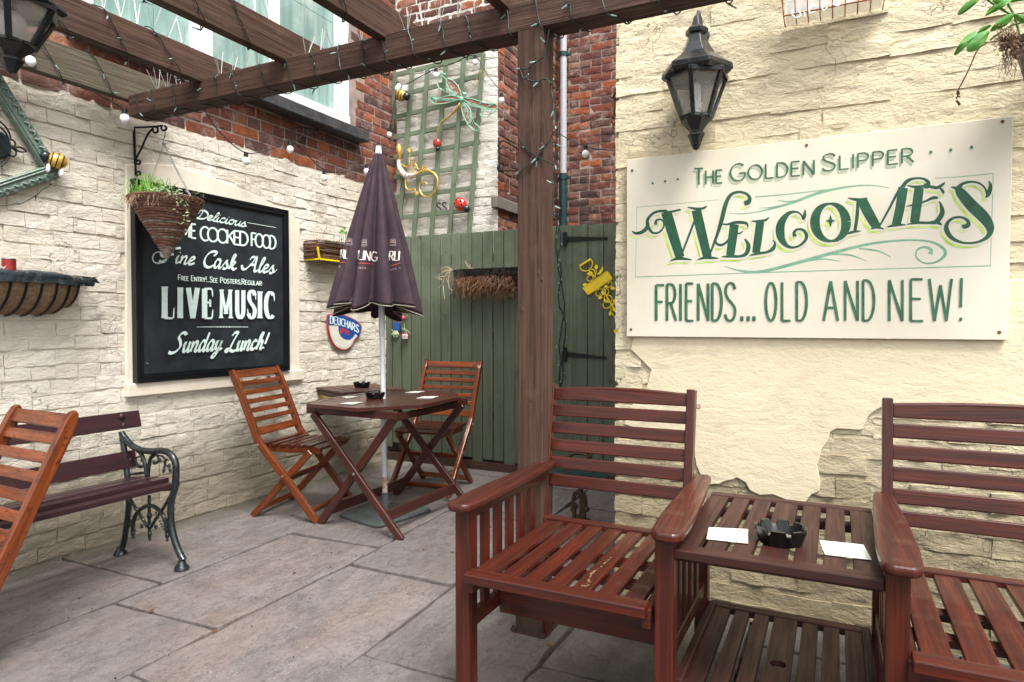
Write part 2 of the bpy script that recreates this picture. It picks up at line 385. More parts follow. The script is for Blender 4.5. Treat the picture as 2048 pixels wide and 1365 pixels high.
    def ball(s, c, r, n=12, m=8, sc3=(1, 1, 1), rot=None):
        b = len(s.v); c = Vector(c)
        for i in range(m + 1):
            t = pi * i / m
            for k in range(n):
                a = 2 * pi * k / n
                p = Vector((sin(t) * cos(a) * sc3[0], sin(t) * sin(a) * sc3[1], cos(t) * sc3[2])) * r
                if rot is not None: p = rot @ p
                s.v.append(c + p)
        for i in range(m):
            for k in range(n):
                k2 = (k + 1) % n
                s.face((b + i * n + k, b + (i + 1) * n + k, b + (i + 1) * n + k2, b + i * n + k2))
        return s
    def prism(s, pts, off):
        """polygon pts (3d, in a plane) pushed by vector off"""
        pts = [Vector(p) for p in pts]; off = Vector(off); n = len(pts); b = len(s.v)
        nn = Vector((0, 0, 0))
        for i in range(n): nn += pts[i].cross(pts[(i + 1) % n])
        if nn.dot(off) > 0: pts = pts[::-1]
        e = max(((pts[(i + 1) % n] - pts[i]) for i in range(n)), key=lambda q: q.length).normalized()
        g = off.normalized().cross(e); ro = random.uniform(0, 30)
        uvf = lambda p: (ro + p.dot(e), ro + p.dot(g))
        s.v += pts + [p + off for p in pts]
        s.face(range(b, b + n), [uvf(p) for p in pts])
        s.face([b + n + k for k in range(n)][::-1], [uvf(p) for p in pts][::-1])
        for k in range(n):
            k2 = (k + 1) % n; l = (pts[k2] - pts[k]).length
            s.face((b + k2, b + k, b + n + k, b + n + k2), [(ro + l, 0), (ro, 0), (ro, off.length), (ro + l, off.length)])
        return s
    def poly(s, pts):
        b = len(s.v); s.v += [Vector(p) for p in pts]; s.face(range(b, b + len(pts))); return s
    def build(s, name, mat, parent=None, world=False, smooth=False, bevel=0, seg=1, label=None, kind=None, sub=0):
        me = bpy.data.meshes.new(name)
        vs = s.v
        if world and parent is not None:
            inv = WM[parent.name].inverted(); vs = [inv @ Vector(v) for v in vs]
        me.from_pydata([tuple(v) for v in vs], [], s.f)
        uvl = me.uv_layers.new(name='UVMap'); li = 0; data = []
        for f, u in zip(s.f, s.uv):
            for q in range(len(f)):
                data += (list(u[q]) if u is not None else [vs[f[q]][0] * 1.0, vs[f[q]][2] + vs[f[q]][1]])
        uvl.data.foreach_set('uv', data)
        for m in (mat if isinstance(mat, (list, tuple)) else [mat]): me.materials.append(MT[m])
        me.polygons.foreach_set('material_index', s.mi)
        if smooth:
            me.shade_smooth()
            if smooth != 'all': me.set_sharp_from_angle(angle=radians(40))
        me.validate()
        o = bpy.data.objects.new(name, me); C.objects.link(o)
        if parent is not None: o.parent = parent; WM[o.name] = WM[parent.name]
        else: WM[o.name] = Matrix.Identity(4)
        if bevel:
            bm = o.modifiers.new('bevel', 'BEVEL'); bm.width = bevel; bm.segments = seg; bm.limit_method = 'ANGLE'; bm.angle_limit = radians(35); bm.harden_normals = False
        if sub:
            sm = o.modifiers.new('sub', 'SUBSURF'); sm.levels = sub; sm.render_levels = sub
        if label: o['label'] = label
        if kind: o['kind'] = kind
        return o
def thing(name, label, cat, loc=(0, 0, 0), rz=0, group=None):
    o = bpy.data.objects.new(name, None); C.objects.link(o); o.empty_display_size = .1
    o.location = loc; o.rotation_euler = (0, 0, rz)
    WM[o.name] = Matrix.Translation(Vector(loc)) @ Matrix.Rotation(rz, 4, 'Z')
    o['label'] = label; o['category'] = cat
    if group: o['group'] = group
    return o
def tag(o, label, cat, group=None):
    o['label'] = label; o['category'] = cat
    if group: o['group'] = group
    return o
def dup(root, loc, rz, label, group=None, scale=1, swap=None):
    r = root.copy(); C.objects.link(r); r.location = loc; r.rotation_euler = (0, 0, rz); r['label'] = label
    r.scale = (scale,) * 3 if not isinstance(scale, tuple) else scale
    if group: r['group'] = group
    WM[r.name] = Matrix.Translation(Vector(loc)) @ Matrix.Rotation(rz, 4, 'Z')
    for ch in list(root.children):
        c = ch.copy(); C.objects.link(c); c.parent = r
        for g in ch.children:
            d = g.copy(); C.objects.link(d); d.parent = c
    return r
def inst(src, name, parent, M):
    o = bpy.data.objects.new(name, src.data if hasattr(src, 'data') else src); C.objects.link(o); o.parent = parent
    o.matrix_local = M
    return o
def cr(pts, n=8, closed=False):
    """Catmull-Rom through points of any dimension"""
    P = [tuple(p) for p in pts]; m = len(P); out = []
    if m < 3: return P
    for i in range(m if closed else m - 1):
        p0 = P[(i - 1) % m] if (closed or i) else P[0]; p1 = P[i]; p2 = P[(i + 1) % m]
        p3 = P[(i + 2) % m] if (closed or i + 2 < m) else P[-1]
        for k in range(n):
            t = k / n
            out.append(tuple(.5 * (2 * b + (c - a) * t + (2 * a - 5 * b + 4 * c - d) * t * t + (3 * b - a - 3 * c + d) * t ** 3) for a, b, c, d in zip(p0, p1, p2, p3)))
    if not closed: out.append(P[-1])
    return out
def scroll(c, r0, r1, a0, a1, n=18):
    return [(c[0] + (r0 + (r1 - r0) * k / n) * cos(a0 + (a1 - a0) * k / n), c[1] + (r0 + (r1 - r0) * k / n) * sin(a0 + (a1 - a0) * k / n)) for k in range(n + 1)]

# ---------------------------------------------------------------- lettering: pen strokes laid as thin paint on a surface
def arc(cx, cy, rx, ry, a0, a1, n=10):
    return [(cx + rx * cos(radians(a0 + (a1 - a0) * k / n)), cy + ry * sin(radians(a0 + (a1 - a0) * k / n))) for k in range(n + 1)]
G = {  # unit glyphs: (advance, strokes) with y up, cap height 1
 'A': (.62, [[(0, 0), (.31, 1)], [(.31, 1), (.62, 0)], [(.1, .33), (.52, .33)]]),
 'C': (.6, [arc(.36, .5, .34, .5, 50, 310, 14)]),
 'D': (.6, [[(.02, 0), (.02, 1)], [(.02, 1), (.2, 1)] + arc(.2, .5, .38, .5, 80, -80, 12) + [(.02, 0)]]),
 'E': (.48, [[(.02, 0), (.02, 1)], [(.02, 1), (.46, 1)], [(.02, .53), (.4, .53)], [(.02, 0), (.48, 0)]]),
 'F': (.45, [[(.02, 0), (.02, 1)], [(.02, 1), (.46, 1)], [(.02, .53), (.38, .53)]]),
 'G': (.66, [arc(.36, .5, .35, .5, 48, 330, 14) + [(.66, .44)], [(.4, .44), (.7, .44)]]),
 'H': (.58, [[(.02, 0), (.02, 1)], [(.56, 0), (.56, 1)], [(.02, .52), (.56, .52)]]),
 'I': (.06, [[(.03, 0), (.03, 1)]]),
 'K': (.56, [[(.02, 0), (.02, 1)], [(.52, 1), (.02, .42)], [(.17, .58), (.56, 0)]]),
 'L': (.44, [[(.02, 1), (.02, 0)], [(.02, 0), (.44, 0)]]),
 'M': (.74, [[(.02, 0), (.05, 1)], [(.05, 1), (.37, .15)], [(.37, .15), (.69, 1)], [(.69, 1), (.72, 0)]]),
 'N': (.6, [[(.02, 0), (.02, 1)], [(.02, 1), (.58, 0)], [(.58, 0), (.58, 1)]]),
 'O': (.76, [arc(.38, .5, .37, .5, 90, 450, 22)]),
 'P': (.52, [[(.02, 0), (.02, 1)], [(.02, 1), (.25, 1)] + arc(.25, .74, .25, .26, 80, -80, 8) + [(.02, .48)]]),
 'R': (.56, [[(.02, 0), (.02, 1)], [(.02, 1), (.25, 1)] + arc(.25, .74, .25, .26, 80, -80, 8) + [(.02, .48)], [(.24, .48), (.56, 0)]]),
 'S': (.52, [cr([(.49, .84), (.4, .97), (.25, 1), (.08, .92), (.05, .74), (.16, .58), (.36, .45), (.49, .3), (.44, .09), (.27, 0), (.1, .04), (.01, .17)], 3)]),
 'T': (.54, [[(.27, 0), (.27, 1)], [(0, 1), (.54, 1)]]),
 'U': (.58, [[(.03, 1), (.03, .3)] + arc(.29, .3, .26, .3, 180, 360, 10) + [(.55, 1)]]),
 'V': (.6, [[(0, 1), (.3, 0)], [(.3, 0), (.6, 1)]]),
 'W': (.86, [[(0, 1), (.2, 0)], [(.2, 0), (.43, .85)], [(.43, .85), (.66, 0)], [(.66, 0), (.86, 1)]]),
 'Y': (.56, [[(0, 1), (.28, .48)], [(.56, 1), (.28, .48)], [(.28, .48), (.28, 0)]]),
 '!': (.08, [[(.04, .32), (.05, 1)], [(.035, 0), (.045, .08)]]),
 '.': (.07, [[(.035, 0), (.035, .07)]]), ',': (.08, [[(.05, .08), (.02, -.12)]]), '\u00b7': (.1, [[(.05, .42), (.05, .5)]]),
 ' ': (.3, []), '1': (.3, [[(.15, 0), (.15, 1)], [(0, .8), (.15, 1)]]), '4': (.5, [[(.4, 0), (.4, 1)], [(.4, 1), (0, .3)], [(0, .3), (.5, .3)]]),
 '8': (.5, [arc(.25, .75, .2, .25, 90, 450, 12), arc(.25, .25, .25, .25, 90, 450, 12)]), '9': (.5, [arc(.25, .7, .24, .28, 90, 450, 12), [(.49, .7), (.3, 0)]]),
}
SCR = {  # brush script, x height .55
 'D': (.62, [cr([(.22, .98), (.2, .6), (.12, .15), (.02, .02), (.16, .0), (.42, .06), (.6, .35), (.55, .72), (.3, .95), (.05, .92), (-.06, .72), (.02, .6)], 4)]),
 'F': (.55, [cr([(-.35, .62), (-.3, .42), (-.1, .34), (.12, .52), (.2, .98), (.14, .5), (.05, .08), (-.12, -.05), (-.32, .02)], 4), cr([(.0, .98), (.2, 1.08), (.42, 1.0), (.66, 1.06)], 4), [(.02, .5), (.38, .56)]]),
 'C': (.55, [cr([(.46, .72), (.6, .88), (.52, 1.0), (.3, .95), (.1, .7), (.03, .35), (.14, .06), (.38, 0), (.58, .16)], 4)]),
 'A': (.72, [cr([(-.3, .35), (-.22, .12), (0, .12), (.3, .55), (.5, 1.02), (.52, .5), (.56, .04), (.7, .06), (.8, .2)], 4), [(.18, .42), (.56, .46)], cr([(.12, .75), (.22, .95), (.42, .98)], 4)]),
 'S': (.58, [cr([(.6, .9), (.46, 1.02), (.28, .96), (.22, .78), (.36, .55), (.42, .28), (.26, .06), (.02, -.02), (-.16, .04)], 5)]),
 'L': (.55, [cr([(.1, .82), (.22, .98), (.42, 1.0), (.36, .78), (.24, .45), (.12, .08), (-.04, -.02), (-.1, .08), (.1, .1), (.36, -.02), (.58, .04)], 5)]),
 'e': (.36, [cr([(0, .18), (.2, .3), (.3, .45), (.2, .55), (.08, .42), (.05, .15), (.16, .01), (.38, .14)], 4)]),
 'l': (.24, [cr([(0, .12), (.2, .6), (.26, .95), (.16, .95), (.09, .5), (.08, .1), (.16, .0), (.28, .14)], 4)]),
 'i': (.22, [cr([(0, .2), (.08, .52), (.06, .12), (.13, .0), (.25, .14)], 4), [(.12, .72), (.13, .78)]]),
 'c': (.34, [cr([(.28, .44), (.2, .55), (.07, .42), (.04, .15), (.15, .0), (.36, .14)], 4)]),
 'o': (.38, [cr([(.2, .54), (.06, .42), (.04, .14), (.16, .0), (.3, .14), (.3, .42), (.2, .54), (.3, .44), (.42, .46)], 4)]),
 'u': (.42, [cr([(0, .3), (.08, .54), (.06, .15), (.14, .0), (.28, .2), (.33, .54)], 4), cr([(.33, .54), (.31, .12), (.37, .0), (.46, .12)], 4)]),
 's': (.32, [cr([(0, .12), (.18, .56), (.2, .4), (.28, .18), (.2, .0), (.06, .03)], 4), [(.22, .04), (.38, .14)]]),
 'n': (.44, [cr([(0, .4), (.07, .54), (.05, .0)], 4), cr([(.05, .06), (.14, .4), (.26, .54), (.32, .4), (.29, .1), (.36, .0), (.46, .12)], 4)]),
 'a': (.42, [cr([(.3, .5), (.16, .55), (.05, .35), (.06, .06), (.16, .02), (.3, .3), (.33, .54)], 4), cr([(.33, .54), (.3, .12), (.36, .0), (.46, .14)], 4)]),
 'k': (.42, [cr([(0, .12), (.18, .6), (.22, .95), (.13, .92), (.08, .4), (.04, .0)], 4), cr([(.06, .2), (.2, .48), (.3, .46), (.2, .28), (.1, .24), (.26, .04), (.34, .0), (.44, .14)], 4)]),
 'd': (.44, [cr([(.3, .5), (.16, .55), (.05, .35), (.06, .06), (.16, .02), (.3, .3), (.38, 1.0)], 4), cr([(.38, 1.0), (.31, .12), (.37, .0), (.46, .14)], 4)]),
 'y': (.42, [cr([(0, .3), (.08, .54), (.06, .2), (.14, .06), (.26, .2), (.32, .54), (.26, .0), (.14, -.34), (.0, -.36), (.06, -.18), (.44, .12)], 4)]),
 'h': (.44, [cr([(0, .12), (.18, .6), (.22, .95), (.13, .92), (.08, .4), (.04, .0)], 4), cr([(.05, .08), (.16, .42), (.27, .52), (.32, .38), (.29, .1), (.36, .0), (.46, .14)], 4)]),
 '!': (.2, [[(.14, 1.0), (.06, .3)], [(.02, .04), (.03, .1)]]), ' ': (.26, []),
}
class Pen:
    """collects ribbons in photo-traced or board coordinates; put(x, y, lift) gives the 3d point"""
    def __init__(s, put, step=.00005): s.put = put; s.mb = MB(); s.n = 0; s.step = step
    def ribbon(s, pts, ws, lift=0):
        m = len(pts)
        if m < 2: return
        s.n += 1; lf = lift + s.n * s.step; L = []; Rr = []
        for i in range(m):
            a = pts[max(i - 1, 0)]; b = pts[min(i + 1, m - 1)]
            dx, dy = b[0] - a[0], b[1] - a[1]; d = hypot(dx, dy) or 1
            nx, ny = -dy / d, dx / d; w_ = ws[i] / 2
            L.append(s.put(pts[i][0] + nx * w_, pts[i][1] + ny * w_, lf)); Rr.append(s.put(pts[i][0] - nx * w_, pts[i][1] - ny * w_, lf))
        b = len(s.mb.v); s.mb.v += L + Rr
        for i in range(m - 1): s.mb.face((b + i, b + i + 1, b + m + i + 1, b + m + i))
    def path(s, pw, n=8, dx=0, dy=0, grow=0, lift=0):
        q = cr(pw, n) if len(pw) > 2 else pw
        s.ribbon([(p[0] + dx, p[1] + dy) for p in q], [max(p[2] + grow, .5) for p in q], lift)
    def dot(s, x, y, r, lift=0, n=10):
        s.n += 1; b = len(s.mb.v)
        s.mb.v += [s.put(x + r * cos(2 * pi * k / n), y + r * sin(2 * pi * k / n), lift + s.n * s.step) for k in range(n)]; s.mb.face(range(b, b + n))
    def text(s, txt, p0, p1, h0, h1, wmin, wmax=None, nib=0, font=None, track=.14, slant=0, caps=None, serif=0, dx=0, dy=0, lift=0, wx=1.0, rag=0):
        """letters from p0 to p1 (baseline); cap heights h0..h1; small=caps factor for lower case of a capitals font"""
        font = font or G; wmax = wmax or wmin; items = []; x = 0
        for ch in txt:
            k = 1.0; g = ch
            if caps and ch.islower(): k = caps; g = ch.upper()
            adv, st = font[g]; items.append((x, k, st)); x += adv * k * wx + track
        W = x - track; ex, ey = p1[0] - p0[0], p1[1] - p0[1]
        hL = hypot(ex, ey)
        for x0, k, st in items:
            for stroke in st:
                P = []
                pts = stroke
                if len(pts) == 2:
                    pts = [tuple(a + (b - a) * i / 3 for a, b in zip(*pts)) for i in range(4)]
                for (gx, gy) in pts:
                    u = (x0 + (gx * wx + gy * slant) * k) / W; h = h0 + (h1 - h0) * u
                    P.append((p0[0] + ex * u + dx, p0[1] + ey * u - gy * k * h + dy))
                ws = []
                for i in range(len(P)):
                    a = P[max(i - 1, 0)]; b = P[min(i + 1, len(P) - 1)]
                    th = atan2(-(b[1] - a[1]), b[0] - a[0])
                    ws.append(wmin + (wmax - wmin) * abs(sin(th - nib)) + random.uniform(-rag, rag))
                s.ribbon(P, ws, lift)
            if serif:
                for (gx, gy) in [(q[0], q[1]) for stt in st for q in (stt[0], stt[-1]) if len(stt) <= 3 and abs(stt[0][0] - stt[-1][0]) < .4 and abs(stt[0][1] - stt[-1][1]) > .5]:
                    u = (x0 + gx * wx * k) / W; h = h0 + (h1 - h0) * u; X = p0[0] + ex * u; Y = p0[1] + ey * u - gy * k * h
                    sg = 1 if gy > .5 else -1; Y += sg * wmin * .5
                    s.ribbon([(X - serif, Y - serif * ey / hL), (X + serif, Y + serif * ey / hL)], [wmin, wmin], lift)
    def build(s, name, mat, parent): return s.mb.build(name, mat, parent, world=True)
def plane_put(ax, val, sgn, tr=lambda x, y: (x, y)):
    def put(x, y, lift):
        x, y = tr(x, y); p = on(ax, val, x, y).copy(); p[ax] += sgn * lift; return p
    return put
# ================================================================ the setting
XL, YR, YF = -3.6, 2.85, 4.77        # painted wall on the left, sign wall, green fence
def plane_ground():
    m = MB(); m.poly([(-60, -60, -.06), (60, -60, -.06), (60, 60, -.06), (-60, 60, -.06)])
    o = m.build('ground', 'soil'); o['kind'] = 'structure'
plane_ground()
def paving():
    base = MB(); base.poly([(-3.7, -3, -.034), (3.2, -3, -.034), (3.2, 6.4, -.034), (-3.7, 6.4, -.034)])
    pv = base.build('pavement', 'soil'); pv['kind'] = 'structure'
    lines = [(-3.66, -3.66), (-2.79, -2.835), (-2.15, -2.265), (-1.515, -1.62), (-.925, -.965), (-.28, -.3), (.4, .4), (1.1, 1.1), (1.9, 1.9), (3.0, 3.0)]
    cross = [[-2.4, -1.1, .35, 1.28, 2.0, 3.3, 4.15, 5.2], [-2.4, -1.0, .42, 1.772, 2.83, 3.85, 4.6, 5.6], [-2.4, -1.2, .2, 1.43, 2.585, 3.62, 4.5, 5.4],
             [-2.4, -.9, .55, 1.885, 2.95, 4.07, 5.1], [-2.4, -1.2, .7, 2.1, 3.1, 3.9, 4.9, 6.0], [-2.4, -1, .5, 1.6, 2.6, 3.6, 4.8], [-2.4, -.8, .9, 2.2, 3.4], [-2.4, -.8, .9, 2.2, 3.4], [-2.4, -.8, .9, 2.2, 3.4]]
    rnd = random.Random(5)
    X = lambda l, y: l[0] + (l[1] - l[0]) * (y - 1) / 3.7 + .014 * sin(y * 2.3 + l[0] * 5)
    for b in range(9):
        ys = cross[b]
        sk = [rnd.uniform(-.03, .03) for _ in ys]
        for i in range(len(ys) - 1):
            g = rnd.uniform(.0055, .012); la, lb = lines[b], lines[b + 1]
            cn = [(X(la, ys[i]) + g, ys[i] + g), (X(lb, ys[i]) - g, ys[i] + sk[i] + g), (X(lb, ys[i + 1]) - g, ys[i + 1] + sk[i + 1] - g), (X(la, ys[i + 1]) + g, ys[i + 1] - g)]
            pts = []
            for k in range(4):
                a, c = Vector(cn[k]), Vector(cn[(k + 1) % 4]); n = max(2, int((c - a).length / .07))
                for q in range(n):
                    p = a.lerp(c, q / n)
                    nr = Vector((-(c - a).y, (c - a).x)).normalized()
                    j = .012 * noise.noise(Vector((p.x * 6, p.y * 6, b + i))) + .005 * noise.noise(Vector((p.x * 28, p.y * 28, k)))
                    if q == 0: j = .008
                    p = p + nr * (j if q else j * .5)
                    pts.append((p.x, p.y, 0))
            h = rnd.uniform(-.003, .003); tx, ty = rnd.uniform(-.004, .004), rnd.uniform(-.003, .003); cx, cy = cn[0]
            pts = [(x, y, h + (x - cx) * tx + (y - cy) * ty) for x, y, _ in pts]
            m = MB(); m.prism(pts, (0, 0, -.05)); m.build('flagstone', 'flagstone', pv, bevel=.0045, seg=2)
paving()

# ---------------------------------------------------------------- bricks
def brick_variants(mat, L, H, rough, nvar, seedo, base=-.012, nx=9, ny=4, edge=.006, drop=.55):
    out = []
    for v in range(nvar):
        m = MB(); so = seedo + v * 3.7
        z0 = rough * .9 * (noise.noise(Vector((so, 1, 2))) + .2)
        tx = rough * 1.2 * noise.noise(Vector((so, 5, 2))); ty = rough * .8 * noise.noise(Vector((so, 9, 2)))
        for j in range(ny + 1):
            for i in range(nx + 1):
                u = i / nx - .5; w_ = j / ny - .5
                ed = 1 if i in (0, nx) or j in (0, ny) else 0
                x = u * L; y = w_ * H
                jx = edge * .6 * noise.noise(Vector((so, x * 20, y * 40)))
                jy = edge * .8 * noise.noise(Vector((so + 9, x * 22, y * 30)))
                z = z0 + tx * u * 2 + ty * w_ * 2 + rough * .35 * noise.noise(Vector((x * 60 + so, y * 80, so))) + rough * .7 * noise.noise(Vector((x * 18 + so, y * 30, so))) - ed * edge * drop
                m.v.append(Vector((x + jx, y + jy, z + edge)))
        W = nx + 1
        for j in range(ny):
            for i in range(nx): m.face((j * W + i, j * W + i + 1, (j + 1) * W + i + 1, (j + 1) * W + i))
        ring = [i for i in range(W)] + [j * W + nx for j in range(1, ny + 1)] + [ny * W + i for i in range(nx - 1, -1, -1)] + [j * W for j in range(ny - 1, 0, -1)]
        b = len(m.v); m.v += [Vector((m.v[r].x * 1.0, m.v[r].y * 1.0, base)) for r in ring]
        for k in range(len(ring)):
            k2 = (k + 1) % len(ring); m.face((ring[k2], ring[k], b + k, b + k2))
        out.append(m)
    return out
def mesh_of(mb, mat):
    o = mb.build('tmp', mat, smooth=True); me = o.data; bpy.data.objects.remove(o); return me
FR_X = Matrix(((0, 0, 1, 0), (1, 0, 0, 0), (0, 1, 0, 0), (0, 0, 0, 1)))       # faces +X, u=Y v=Z
FR_Y = Matrix(((1, 0, 0, 0), (0, 0, -1, 0), (0, 1, 0, 0), (0, 0, 0, 1)))      # faces -Y, u=X v=Z
def visible_size(p):
    d = p - ORG; z = d.dot(_F)
    if z < .3: return 0
    x = d.dot(_R) / z * FPX; y = d.dot(_U) / z * FPX
    return (1 if abs(x) < 1050 and abs(y) < 710 else .01) / z
def brickwork(root, fr, plane, u0, u1, v0, v1, mat, limit, skip=None, L=.2265, H=.0765, gap=.009, rough=.006, seed=1, wob=.004, name='brick', size=None, edge=.006, drop=.55, gu=None):
    """plane: matrix putting the wall's own frame in the world; bricks in stretcher courses with closers at the ends"""
    rnd = random.Random(seed); T = plane @ fr
    gu = gap if gu is None else gu
    fulls = brick_variants(mat, L - gu, H - gap, rough, 9, seed * 11.3, edge=edge, drop=drop); halfs = brick_variants(mat, L / 2 - gu, H - gap, rough, 4, seed * 5.1, nx=5, edge=edge, drop=drop)
    fm = [mesh_of(q, mat) for q in fulls]; hm = [mesh_of(q, mat) for q in halfs]
    jobs = []; row = 0; v = v0
    while v < v1 - .02:
        u = u0; hd = row % 5 == 2 and rough < .1
        first = L / 2 if (row % 2) else L
        k = 0; dv = wob * noise.noise(Vector((row * .7, seed, 0)))
        while u < u1 - .03:
            l = (L / 2 if hd else (first if k == 0 else L)) * rnd.uniform(.96, 1.04)
            if u + l > u1 - .05: l = u1 - u
            half = l < L * .75
            cu, cv = u + l / 2, v + H / 2 + dv + wob * noise.noise(Vector((u * 2, row, seed)))
            if not (skip and skip(cu, cv, l)):
                base = (L / 2 if half else L)
                S = Matrix.Diagonal(((l - gu) / (base - gu), rnd.uniform(.93, 1.05), 1, 1))
                M = T @ Matrix.Translation((cu, cv, und(cu, cv))) @ Matrix.Rotation(rnd.uniform(-.012, .012), 4, 'Z') @ S
                if rnd.random() < .5: M = M @ Matrix.Rotation(pi, 4, 'Z')
                jobs.append((half, rnd.randrange(len(hm) if half else len(fm)), M))
            u += l; k += 1
        v += H; row += 1
    jobs.sort(key=lambda j: -visible_size(j[2].translation) * (.5 if j[0] else 1))
    inv = WM[root.name].inverted()
    for half, vi, M in jobs[:limit]:
        o = bpy.data.objects.new(name, (hm if half else fm)[vi]); C.objects.link(o); o.parent = root; o.matrix_local = inv @ M
    rest = jobs[limit:]
    if rest:
        m = MB()
        for half, vi, M in rest:
            src = (halfs if half else fulls)[vi]; b = len(m.v)
            m.v += [M @ q for q in src.v]
            for f in src.f: m.face([b + i for i in f])
        o = m.build('brickwork', mat, root, world=True, smooth=True); o['kind'] = 'stuff'
def und(u, v): return .010 * noise.noise(Vector((u * 1.7, v * 2.2, 8)))
def backing(root, fr, plane, u0, u1, v0, v1, mat, amp, step=.05, name='wall_core', depth=.1, hole=None, lift=-.001):
    m = MB(); T = plane @ fr; nu = max(2, int((u1 - u0) / step)); nv = max(2, int((v1 - v0) / step))
    for j in range(nv + 1):
        for i in range(nu + 1):
            u = u0 + (u1 - u0) * i / nu; v = v0 + (v1 - v0) * j / nv
            m.v.append(T @ Vector((u, v, amp * (noise.noise(Vector((u * 9, v * 14, 3))) + .5 * noise.noise(Vector((u * 25, v * 30, 7)))) + lift + und(u, v))))
    W = nu + 1
    for j in range(nv):
        for i in range(nu):
            cu = u0 + (u1 - u0) * (i + .5) / nu; cv = v0 + (v1 - v0) * (j + .5) / nv
            if hole and hole(cu, cv): continue
            m.face((j * W + i, j * W + i + 1, (j + 1) * W + i + 1, (j + 1) * W + i))
    return m.build(name, mat, root, world=True, smooth='all')

WY0, WY1, WZ0, WZ1 = 2.13, 4.30, 2.79, 4.75      # window opening in the left wall
def left_building():
    r = thing('brick_building', 'red brick building with whitewashed lower wall and big mint curtained window', 'building', (XL, 2.5, 0))
    P = Matrix.Translation((XL, 0, 0))
    backing(r, FR_X, P, .3, 4.96, -.05, 2.41, 'paint_white', .008, .022, lift=-.0005)
    pan = lambda u, v, l=0: 2.385 < u < 3.735 and .8 < v < 2.17 - .05 * (u > 3.2)
    top = lambda u: 2.385 + .03 * noise.noise(Vector((u * 3, 0, 1)))
    brickwork(r, FR_X, P, .3, 4.94, 0, 2.385, 'paint_white', 300, skip=lambda u, v, l: (2.45 < u < 3.66 and .84 < v < 2.07), rough=.007, seed=3, gap=.0058, wob=.012, edge=.0068, drop=.08, gu=.004)
    win = lambda u, v: WY0 < u < WY1 and WZ0 < v < WZ1
    # mortar bed behind the raw bricks, in four pieces round the window
    for q, (a, b, c, d) in enumerate(((.3, WY0, 2.41, 5.0), (WY1, 4.96, 2.41, 5.0), (WY0, WY1, 2.41, WZ0), (WY0, WY1, WZ1, 5.0))):
        backing(r, FR_X, P, a, b, c, d, 'mortar', .002, .1)
    brickwork(r, FR_X, P, .3, 4.94, 2.39, 4.98, 'red_brick', 240, skip=lambda u, v, l: WY0 - l * .35 < u < WY1 + l * .35 and WZ0 < v < WZ1 + .03, rough=.006, seed=7, gap=.012, wob=.006, edge=.004, name='red_brick')
    # smooth rendered infill of a bricked up opening, with a sill
    q = onX(XL + .016)
    out = [(252, 778), (252, 330), (300, 326), (352, 332), (420, 352), (500, 385), (560, 415), (600, 443), (600, 768)]
    m = MB(); m.prism([q(*p) for p in out], (-.03, 0, 0)); m.build('render_panel', 'surround', r, world=True, bevel=.006, seg=2)
    m = MB(); a = q(250, 790); b = q(603, 760)
    m.bar((XL + .006, a.y, .83), (XL + .006, b.y, .83), .075, .075); m.build('sill', 'surround', r, world=True, bevel=.006, seg=2)
    m = MB()
    for k in range(9):
        y = 3.05 + k * .05 + random.uniform(-.02, .02)
        m.prism([(XL + .0445, y + .03 * cos(t * pi / 3) * random.uniform(.6, 1.2), .83 + random.uniform(-.015, .015) + .013 * sin(t * pi / 3) * random.uniform(.6, 1.2)) for t in range(6)], (-.004, 0, 0))
    m.build('peeling_paint', 'rust', r, world=True)
    # window: stone sill, white frame, muntins, panes
    m = MB(); m.bar((XL + .03, WY0 - .06, 2.745), (XL + .03, WY1 + .10, 2.745), .2, .085); m.build('window_sill', 'stone_sill', r, world=True, bevel=.006)
    fm = MB(); X0 = XL - .03
    def vb(y, w_, t=.06, z0=WZ0, z1=WZ1, x=X0): fm.bar((x, y, z0), (x, y, z1), w_, t, (1, 0, 0))
    def hb(z, w_, y0=WY0, y1=WY1, t=.055, x=X0): fm.bar((x - .002, y0, z), (x - .002, y1, z), t, w_)
    vb(WY1 - .06, .12); vb(WY0 + .05, .1); hb(WZ0 + .055, .11, WY0, WY1, .09); vb(2.92, .13, .07); vb(3.53, .07, .05)
    fr = fm.build('window_frame', 'white_paint', r, world=True, bevel=.005)
    mu = MB()
    for y in (2.5, 3.23, 3.86): mu.bar((X0 - .01, y, WZ0), (X0 - .01, y, WZ1), .032, .035, (1, 0, 0))
    for z in (3.62, ): mu.bar((X0 - .012, WY0, z), (X0 - .012, WY1, z), .035, .03)
    mu.build('muntin', 'white_paint', fr, bevel=.003)
    ys = [WY0, 2.5, 2.92, 3.23, 3.53, 3.86, WY1]
    for a, b in zip(ys, ys[1:]):
        for c, d in ((WZ0, 3.62), (3.62, WZ1)):
            m = MB(); m.bar((X0 - .03, a + .002, (c + d) / 2), (X0 - .03, b - .002, (c + d) / 2), .006, d - c - .004)
            m.build('window_pane', 'window_pane', fr, world=True)
    # reveal
    m = MB(); m.bar((XL - .06, WY1 + .008, WZ0 - .02), (XL - .06, WY1 + .008, WZ1), .016, .14, (1, 0, 0)); m.build('reveal', 'mortar', r, world=True)
    return r
left_building()
XS, YB = -2.57, 6.3
